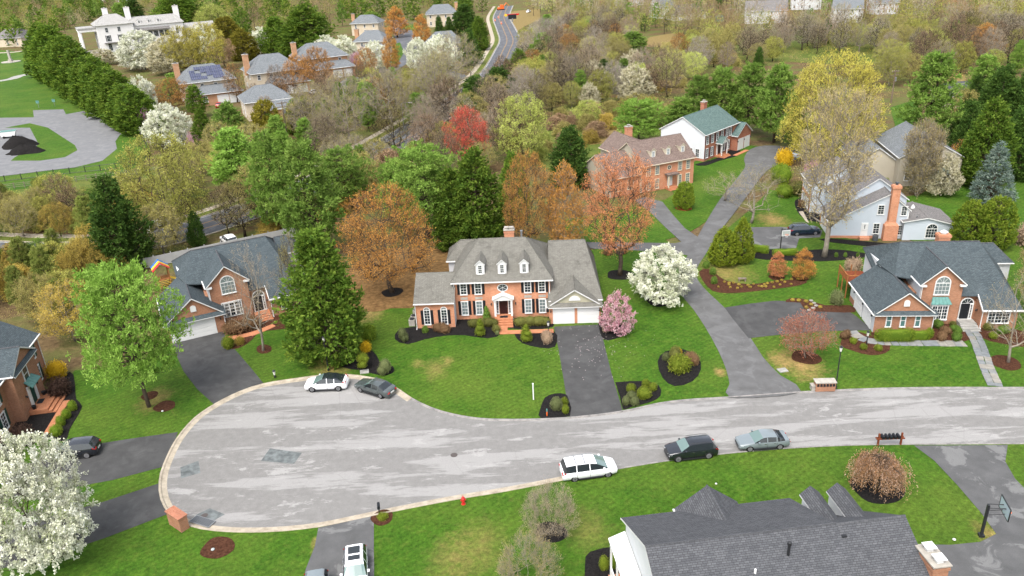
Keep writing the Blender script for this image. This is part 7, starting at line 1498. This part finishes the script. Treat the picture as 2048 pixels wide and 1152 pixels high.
fill([(1290, 215), (1300, 140), (1400, 105), (1550, 90), (1550, 135), (1420, 150), (1340, 200)], 6.2, BARE+LOW[:2], 'in the wood behind the pine row', 3)
fill([(1560, 110), (1560, 90), (1700, 80), (1900, 70), (2060, 80), (2060, 150), (1920, 150), (1900, 160), (1780, 190), (1760, 110)], 6.6, BARE, 'in the wood behind the huge yellow green tree', 4)
mass([(1110, 62), (1120, 40), (1300, 30), (1500, 58), (1700, 58), (2060, 40), (2060, 76), (1700, 84), (1450, 94), (1300, 66)], 6.0, BARE, 'far bare wood below the white houses at the top right', 5, 1.15)
mass([(1060, 34), (1090, -8), (1500, -12), (2060, -18), (2060, 36), (1700, 34), (1400, 26), (1120, 34)], 8.5, BARE, 'far bare wood along the top edge on the right', 6, 1.3)
mass([(-40, 50), (0, -8), (400, -20), (600, -20), (900, -12), (985, -10), (985, 28), (900, 40), (780, 45), (690, 55), (520, 82), (480, 78), (400, 60), (330, 30), (215, 30), (150, 62), (110, 75), (60, 92), (-40, 95)], 11.5, BARE[:5]+[('leyland', 'leyland', 6, 10, 15, .6, ''), ('fir', 'leyland', 3, 9, 14, .7, ''), ('pine', 'pine_green', 3, 9, 13, .6, '')], 'far mixed wood along the top edge on the left', 7, 1.15)
fill([(940, 345), (900, 330), (800, 380), (700, 425), (760, 400), (880, 360), (1000, 350), (1095, 330), (1080, 290), (1000, 285)], 5.4, LOW+BARE[:3], 'in the strip behind the orange maple', 8, road=7)
fill([(470, 475), (520, 440), (620, 398), (700, 360), (760, 345), (700, 440), (640, 470), (600, 468)], 4.6, LOW+BARE[2:4]+[('pine', 'pine_green', 2, 7, 10, .6, 'green pine')], 'between the left house and the through road', 9, road=7)
fill([(-60, 620), (-40, 430), (60, 415), (170, 412), (300, 430), (300, 520), (210, 560), (190, 640), (165, 700), (120, 720), (75, 660), (0, 610)], 4.2, [('brush', 'brush_yellow', 4, 3.5, 6, 1.2, 'yellow brown bush'), ('brush', 'bud_yellowgreen', 3, 3.5, 6, 1.2, 'yellow green bush'), ('bud', 'brush_yellow', 3, 6, 9, .9, 'yellow brown budding tree'), ('bud', 'bud_olive', 2, 6, 9, .85, 'olive budding tree'), ('pine', 'pine_olive', 3, 6, 9, .6, 'olive green pine'), ('pine', 'pine_green', 1.5, 5, 8, .6, 'green pine'), ('brush', 'shrub_green', 3, 3, 5, 1.2, 'green bush'), ('bud', 'bud_yellowgreen', 2, 5, 8, .9, 'yellow green budding tree'), ('bare', 'bud_brown', 1.5, 6, 9, .8, 'brown leafless tree')], 'in the thicket left of the left house', 10, road=6.5)
fill([(560, 345), (420, 400), (330, 440), (310, 420), (400, 345), (430, 300), (520, 300), (600, 290), (640, 305)], 5.6, [('pine', 'pine_light', 3, 8, 11, .65, 'pale green pine'), ('bud', 'bud_olive', 3, 7, 10, .9, 'olive budding tree'), ('pine', 'pine_green', 2, 8, 11, .65, 'green pine'), ('bud', 'bud_yellowgreen', 2, 7, 10, .9, 'yellow green budding tree')], 'between the playing field and the through road', 11, road=8)
fill([(700, 275), (620, 310), (560, 320), (560, 280), (640, 235), (740, 200), (850, 175), (930, 160), (950, 175), (880, 215), (800, 255)], 6.4, BARE+[('pine', 'pine_green', 3, 7, 10, .6, 'green pine'), ('leyland', 'fir_green', 2, 7, 10, .5, 'dark evergreen')], 'on the bank above the through road', 12, road=11)
fill([(860, 315), (940, 245), (1010, 180), (1045, 180), (1040, 250), (1000, 270), (900, 320)], 7, BARE+LOW, 'on the bank below the through road', 13, road=8)
fill([(1890, 300), (1920, 240), (2060, 200), (2060, 330), (2000, 330), (1920, 350)], 7, [('fir', 'fir_dark', 2, 8, 12, .6, 'dark evergreen'), ('bud', 'bud_olive', 1, 6, 9, .9, 'olive budding tree')], 'among the evergreens at the right edge', 14)
fill([(600, 60), (620, 20), (700, 30), (900, 22), (960, 40), (900, 40), (780, 42), (700, 48)], 14, [('leyland', 'leyland', 3, 9, 13, .55, 'dark evergreen'), ('bare', 'bud_brown', 2, 8, 12, .8, 'brown leafless tree')], 'behind the cream stucco houses', 15)
fill([(480, 215), (560, 175), (640, 175), (760, 160), (800, 165), (720, 225), (620, 250), (540, 245)], 9, [('maple', 'maple_orange', 3, 6, 9, .8, 'orange leafless tree'), ('bare', 'bud_brown', 3, 6, 9, .8, 'brown leafless tree'), ('brush', 'shrub_brown', 2, 2.5, 4, 1.2, 'brown bush')], 'in the gardens of the stucco houses', 16)
fill([(150, 600), (190, 530), (330, 496), (450, 458), (480, 455), (450, 478), (340, 523), (240, 572)], 3.8, [('bud', 'bud_olive', 3, 7, 10, .75, 'olive budding tree'), ('bare', 'bud_grey', 3, 8, 11, .6, 'grey leafless tree'), ('fir', 'fir_dark', 1.5, 6, 9, .6, 'dark evergreen'), ('brush', 'brush_yellow', 2, 3, 5, 1.1, 'yellow brown bush'), ('pine', 'pine_green', 1, 7, 10, .6, 'green pine')], 'between the pale fence and the through road', 17, road=6.8)
fill([(1005, 150), (965, 180), (905, 222), (935, 238), (990, 205), (1045, 165)], 4.6, [('fir', 'fir_dark', 3, 6, 9, .6, 'dark evergreen'), ('pine', 'pine_green', 2, 6, 9, .6, 'green pine'), ('bare', 'bud_brown', 1, 7, 9, .7, 'brown leafless tree')], 'below the through road bend', 18, road=5.6)
fill([(890, 238), (800, 290), (720, 334), (600, 390), (640, 402), (740, 352), (830, 305), (915, 252)], 4.2, LOW+BARE[:3], 'along the near edge of the through road', 19, road=5.6)
fill([(-60, 515), (60, 516), (190, 511), (262, 500), (250, 530), (120, 548), (-60, 550)], 2.6, [('brush', 'brush_yellow', 3, 3.5, 5, 1.1, 'yellow brown bush'), ('brush', 'shrub_green', 2, 3.5, 5, 1.1, 'green bush'), ('pine', 'pine_olive', 2, 5, 7, .6, 'olive green pine'), ('brush', 'bud_olive', 2, 3.5, 5, 1.1, 'olive bush')], 'hiding the left stretch of the through road', 20, road=5.6)
UG = [('brush', 'bud_olive', 3, 1.5, 3, 1.6, ''), ('brush', 'bud_brown', 2, 1.5, 3, 1.6, ''), ('brush', 'brush_yellow', 1.5, 1.5, 3, 1.6, ''), ('brush', 'shrub_green', 1.5, 1.2, 2.6, 1.8, ''), ('brush', 'bud_lime', 1, 1.2, 2.6, 1.6, '')]
UP = []
mass([(1030, 260), (1040, 150), (1060, 80), (1150, 52), (1260, 64), (1262, 150), (1310, 195), (1250, 212), (1120, 232)], 4.4, UG, 'low tangled undergrowth in the wood right of the through road bend', 21, 1, 110, 2.0, 8, UP, 'undergrowth')
mass([(1290, 220), (1300, 135), (1400, 110), (1560, 92), (1760, 84), (2060, 82), (2060, 155), (1920, 160), (1780, 195), (1760, 120), (1560, 135), (1420, 155), (1340, 205)], 4.8, UG, 'low tangled undergrowth in the wood behind the pines', 22, 1, 110, 2.0, 8, UP, 'undergrowth')
mass([(-60, 640), (-40, 425), (170, 410), (300, 428), (420, 395), (560, 345), (700, 282), (840, 300), (760, 395), (620, 440), (470, 475), (300, 540), (210, 590), (165, 700), (75, 660)], 3.6, UG, 'low tangled undergrowth along the through road on the left', 23, 1, 110, 1.8, 6, UP, 'undergrowth')
mass([(870, 320), (940, 250), (1030, 180), (1045, 260), (1095, 340), (960, 360), (860, 372)], 4.2, UG, 'low tangled undergrowth round the red maple', 24, 1, 110, 1.8, 6.5, UP, 'undergrowth')
mass([(480, 220), (560, 180), (760, 160), (930, 160), (880, 215), (700, 285), (560, 310), (430, 300), (400, 250)], 5, UG, 'low planting among the stucco houses', 25, 1, 110, 1.8, 8.5, UP, 'undergrowth')
print('woods', len(PTS))
# --- shrubs and clipped plants
S = shrub
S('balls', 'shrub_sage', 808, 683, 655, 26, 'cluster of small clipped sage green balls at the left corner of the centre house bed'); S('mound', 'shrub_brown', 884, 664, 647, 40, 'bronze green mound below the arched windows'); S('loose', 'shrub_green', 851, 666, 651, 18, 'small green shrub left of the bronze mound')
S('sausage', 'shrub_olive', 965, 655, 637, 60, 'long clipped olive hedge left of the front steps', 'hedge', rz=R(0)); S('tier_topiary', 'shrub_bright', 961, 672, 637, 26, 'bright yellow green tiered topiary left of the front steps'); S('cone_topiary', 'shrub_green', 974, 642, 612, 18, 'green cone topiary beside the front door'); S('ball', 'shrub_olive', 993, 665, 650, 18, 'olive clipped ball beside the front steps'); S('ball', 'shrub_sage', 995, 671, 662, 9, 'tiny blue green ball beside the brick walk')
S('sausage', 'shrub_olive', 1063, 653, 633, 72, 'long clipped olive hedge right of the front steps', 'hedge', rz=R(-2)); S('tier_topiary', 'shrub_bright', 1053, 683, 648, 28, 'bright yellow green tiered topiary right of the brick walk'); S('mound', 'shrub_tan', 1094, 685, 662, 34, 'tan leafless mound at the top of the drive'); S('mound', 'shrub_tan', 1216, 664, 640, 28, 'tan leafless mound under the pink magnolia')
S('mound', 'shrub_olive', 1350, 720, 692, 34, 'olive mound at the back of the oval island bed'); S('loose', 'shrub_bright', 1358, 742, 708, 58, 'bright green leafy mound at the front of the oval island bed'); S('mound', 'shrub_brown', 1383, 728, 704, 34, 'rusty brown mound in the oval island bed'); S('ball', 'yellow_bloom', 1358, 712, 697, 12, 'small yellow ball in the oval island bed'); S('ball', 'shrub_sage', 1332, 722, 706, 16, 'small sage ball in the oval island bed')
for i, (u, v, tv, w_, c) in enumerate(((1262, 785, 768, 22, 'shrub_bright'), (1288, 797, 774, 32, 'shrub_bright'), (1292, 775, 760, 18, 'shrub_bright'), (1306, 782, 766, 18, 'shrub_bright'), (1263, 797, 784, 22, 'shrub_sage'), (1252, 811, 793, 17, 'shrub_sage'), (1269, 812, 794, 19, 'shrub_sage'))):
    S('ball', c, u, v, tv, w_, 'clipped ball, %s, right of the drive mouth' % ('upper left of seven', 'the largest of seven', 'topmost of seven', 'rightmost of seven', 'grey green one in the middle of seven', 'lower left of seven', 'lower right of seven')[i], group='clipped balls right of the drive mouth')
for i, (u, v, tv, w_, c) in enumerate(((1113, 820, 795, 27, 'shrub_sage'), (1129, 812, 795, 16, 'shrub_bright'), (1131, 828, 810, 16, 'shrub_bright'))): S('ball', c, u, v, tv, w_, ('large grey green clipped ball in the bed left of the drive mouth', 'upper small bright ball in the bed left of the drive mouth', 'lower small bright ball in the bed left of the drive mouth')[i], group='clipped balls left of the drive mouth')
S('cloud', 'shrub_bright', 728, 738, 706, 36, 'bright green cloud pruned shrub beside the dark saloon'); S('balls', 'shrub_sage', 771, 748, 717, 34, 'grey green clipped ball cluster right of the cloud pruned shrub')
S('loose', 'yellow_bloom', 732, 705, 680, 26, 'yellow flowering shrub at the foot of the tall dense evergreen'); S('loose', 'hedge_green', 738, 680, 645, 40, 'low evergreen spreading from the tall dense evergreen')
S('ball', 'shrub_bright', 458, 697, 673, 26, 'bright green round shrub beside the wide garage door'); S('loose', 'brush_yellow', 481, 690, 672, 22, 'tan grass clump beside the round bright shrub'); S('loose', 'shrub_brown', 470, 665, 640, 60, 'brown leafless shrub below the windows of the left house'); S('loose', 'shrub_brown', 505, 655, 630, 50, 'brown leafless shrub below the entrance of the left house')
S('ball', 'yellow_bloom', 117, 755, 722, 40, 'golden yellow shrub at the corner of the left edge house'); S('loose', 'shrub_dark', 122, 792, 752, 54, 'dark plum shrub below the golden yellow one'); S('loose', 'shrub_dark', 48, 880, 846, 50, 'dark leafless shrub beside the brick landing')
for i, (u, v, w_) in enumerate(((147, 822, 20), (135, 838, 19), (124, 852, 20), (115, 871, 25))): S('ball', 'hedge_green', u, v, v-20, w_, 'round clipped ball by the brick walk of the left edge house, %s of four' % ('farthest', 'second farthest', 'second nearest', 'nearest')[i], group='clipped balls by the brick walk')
# right house beds
S('hedge', 'hedge_green', 1788, 684, 657, 74, 'clipped green hedge below the garage windows, left section', 'hedge', rz=R(-6)); S('hedge', 'hedge_green', 1835, 682, 656, 44, 'clipped green hedge below the garage windows, right section', 'hedge', rz=R(-6)); S('hedge', 'hedge_green', 1757, 675, 655, 18, 'short clipped hedge at the garage corner', 'hedge', rz=R(-6))
for i, (u, v, tv, w_, c, lb) in enumerate(((1690, 677, 661, 28, 'shrub_brown', 'bronze mound at the corner of the right driveway'), (1706, 688, 676, 15, 'shrub_bright', 'small bright ball, left of three along the stone path'), (1726, 700, 688, 15, 'shrub_bright', 'small bright ball, middle of three along the stone path'), (1756, 702, 690, 17, 'shrub_bright', 'small bright ball, right of three along the stone path'), (1874, 655, 638, 30, 'shrub_green', 'round dark green shrub below the copper bay roof'), (1890, 668, 653, 24, 'shrub_brown', 'bronze shrub in the bed below the entrance, upper'), (1883, 681, 663, 26, 'shrub_brown', 'bronze shrub in the bed below the entrance, lower'), (1911, 665, 652, 26, 'shrub_green', 'green shrub in the bed beside the steps, upper'), (1912, 681, 665, 28, 'shrub_green', 'green shrub in the bed beside the steps, lower'), (1857, 677, 655, 16, 'hedge_green', 'small bright shrub at the right end of the hedge'), (1905, 652, 643, 18, 'shrub_olive', 'olive shrub by the entrance steps'), (1672, 609, 577, 36, 'shrub_sage', 'flowering round shrub by the side garage'), (1975, 660, 645, 26, 'shrub_olive', 'olive shrub below the right wing window, left'), (2005, 668, 650, 30, 'shrub_green', 'green shrub below the right wing window, right'), (1985, 678, 664, 18, 'shrub_bright', 'yellow flecked low plant beside the stone path'))):
    S('loose' if c in ('shrub_sage', 'shrub_olive') else 'mound' if w_ > 22 else 'ball', c, u, v, tv, w_, lb)
S('loose', 'shrub_tan', 1705, 545, 512, 40, 'cream leafless bush beside the timber deck'); S('loose', 'shrub_tan', 2050, 490, 440, 60, 'tan leafless bush behind the right house')
for i, (u, v, w_) in enumerate(((1412, 537, 17), (1425, 550, 18), (1428, 568, 18))): S('loose', 'shrub_green', u, v, v-16, w_, 'small green shrub at the lane edge, %s of three' % ('top', 'middle', 'lowest')[i])
rr_ = random.Random(8)
for i in range(26):
    f = i/25; u = 1440+150*f+rr_.uniform(-6, 6); v = 572+8*math.sin(f*3)+rr_.uniform(-7, 5)-8*f; S('ball', 'brush_yellow', u, v, v-4, rr_.uniform(5, 8), 'low tan grass tuft in the curved bed by the lane', 'grass_tuft', 'grass tufts in the curved bed')
for i, (u, v) in enumerate(((1585, 603), (1597, 604), (1612, 606), (1622, 612), (1640, 617), (1612, 618))): S('ball', 'brush_yellow', u, v, v-5, 9, 'low tan grass tuft in the bed by the right driveway', 'grass_tuft', 'grass tufts by the right driveway')
S('hedge', 'hedge_green', 1520, 507, 483, 34, 'clipped hedge beside the far drive, left piece', 'hedge', rz=R(-30)); S('hedge', 'hedge_green', 1570, 512, 498, 50, 'clipped hedge beside the far drive, right piece', 'hedge', rz=R(0)); S('loose', 'yellow_bloom', 1568, 330, 292, 40, 'golden flowering bush at the end of the upper lane'); S('mound', 'hedge_green', 1562, 365, 325, 52, 'round green bush below the golden flowering one'); S('mound', 'hedge_green', 1568, 392, 368, 50, 'low green mound beside the upper lane'); S('loose', 'shrub_olive', 1610, 390, 355, 70, 'olive loose bush in front of the clapboard house'); S('loose', 'blossom_mauve', 1625, 350, 318, 40, 'pale pink flowering bush behind the tall leafless tree'); S('loose', 'shrub_brown', 1602, 415, 398, 16, 'brown shrub in the dark bed of the clapboard house'); S('ball', 'shrub_bright', 1770, 372, 355, 14, 'yellow bush beside the tan house')
for i, u in enumerate((1672, 1690, 1715)): S('loose', 'shrub_green', u, 515, 500, 9, 'small green seedling in the dark bed behind the right house, %s' % ('left', 'middle', 'right')[i])
S('ball', 'shrub_bright', 1208, 1140, 1112, 22, 'bright ball shrub in the black bed at the bottom, left'); S('ball', 'hedge_green', 1228, 1136, 1108, 22, 'green ball shrub in the black bed at the bottom, right'); S('loose', 'shrub_bright', 766, 1040, 1026, 26, 'yellow green plant round the mailbox post')
S('loose', 'shrub_brown', 1245, 508, 494, 20, 'brown grass clump behind the centre house garage, right'); S('loose', 'shrub_brown', 1215, 510, 496, 24, 'brown grass clump behind the centre house garage, left')
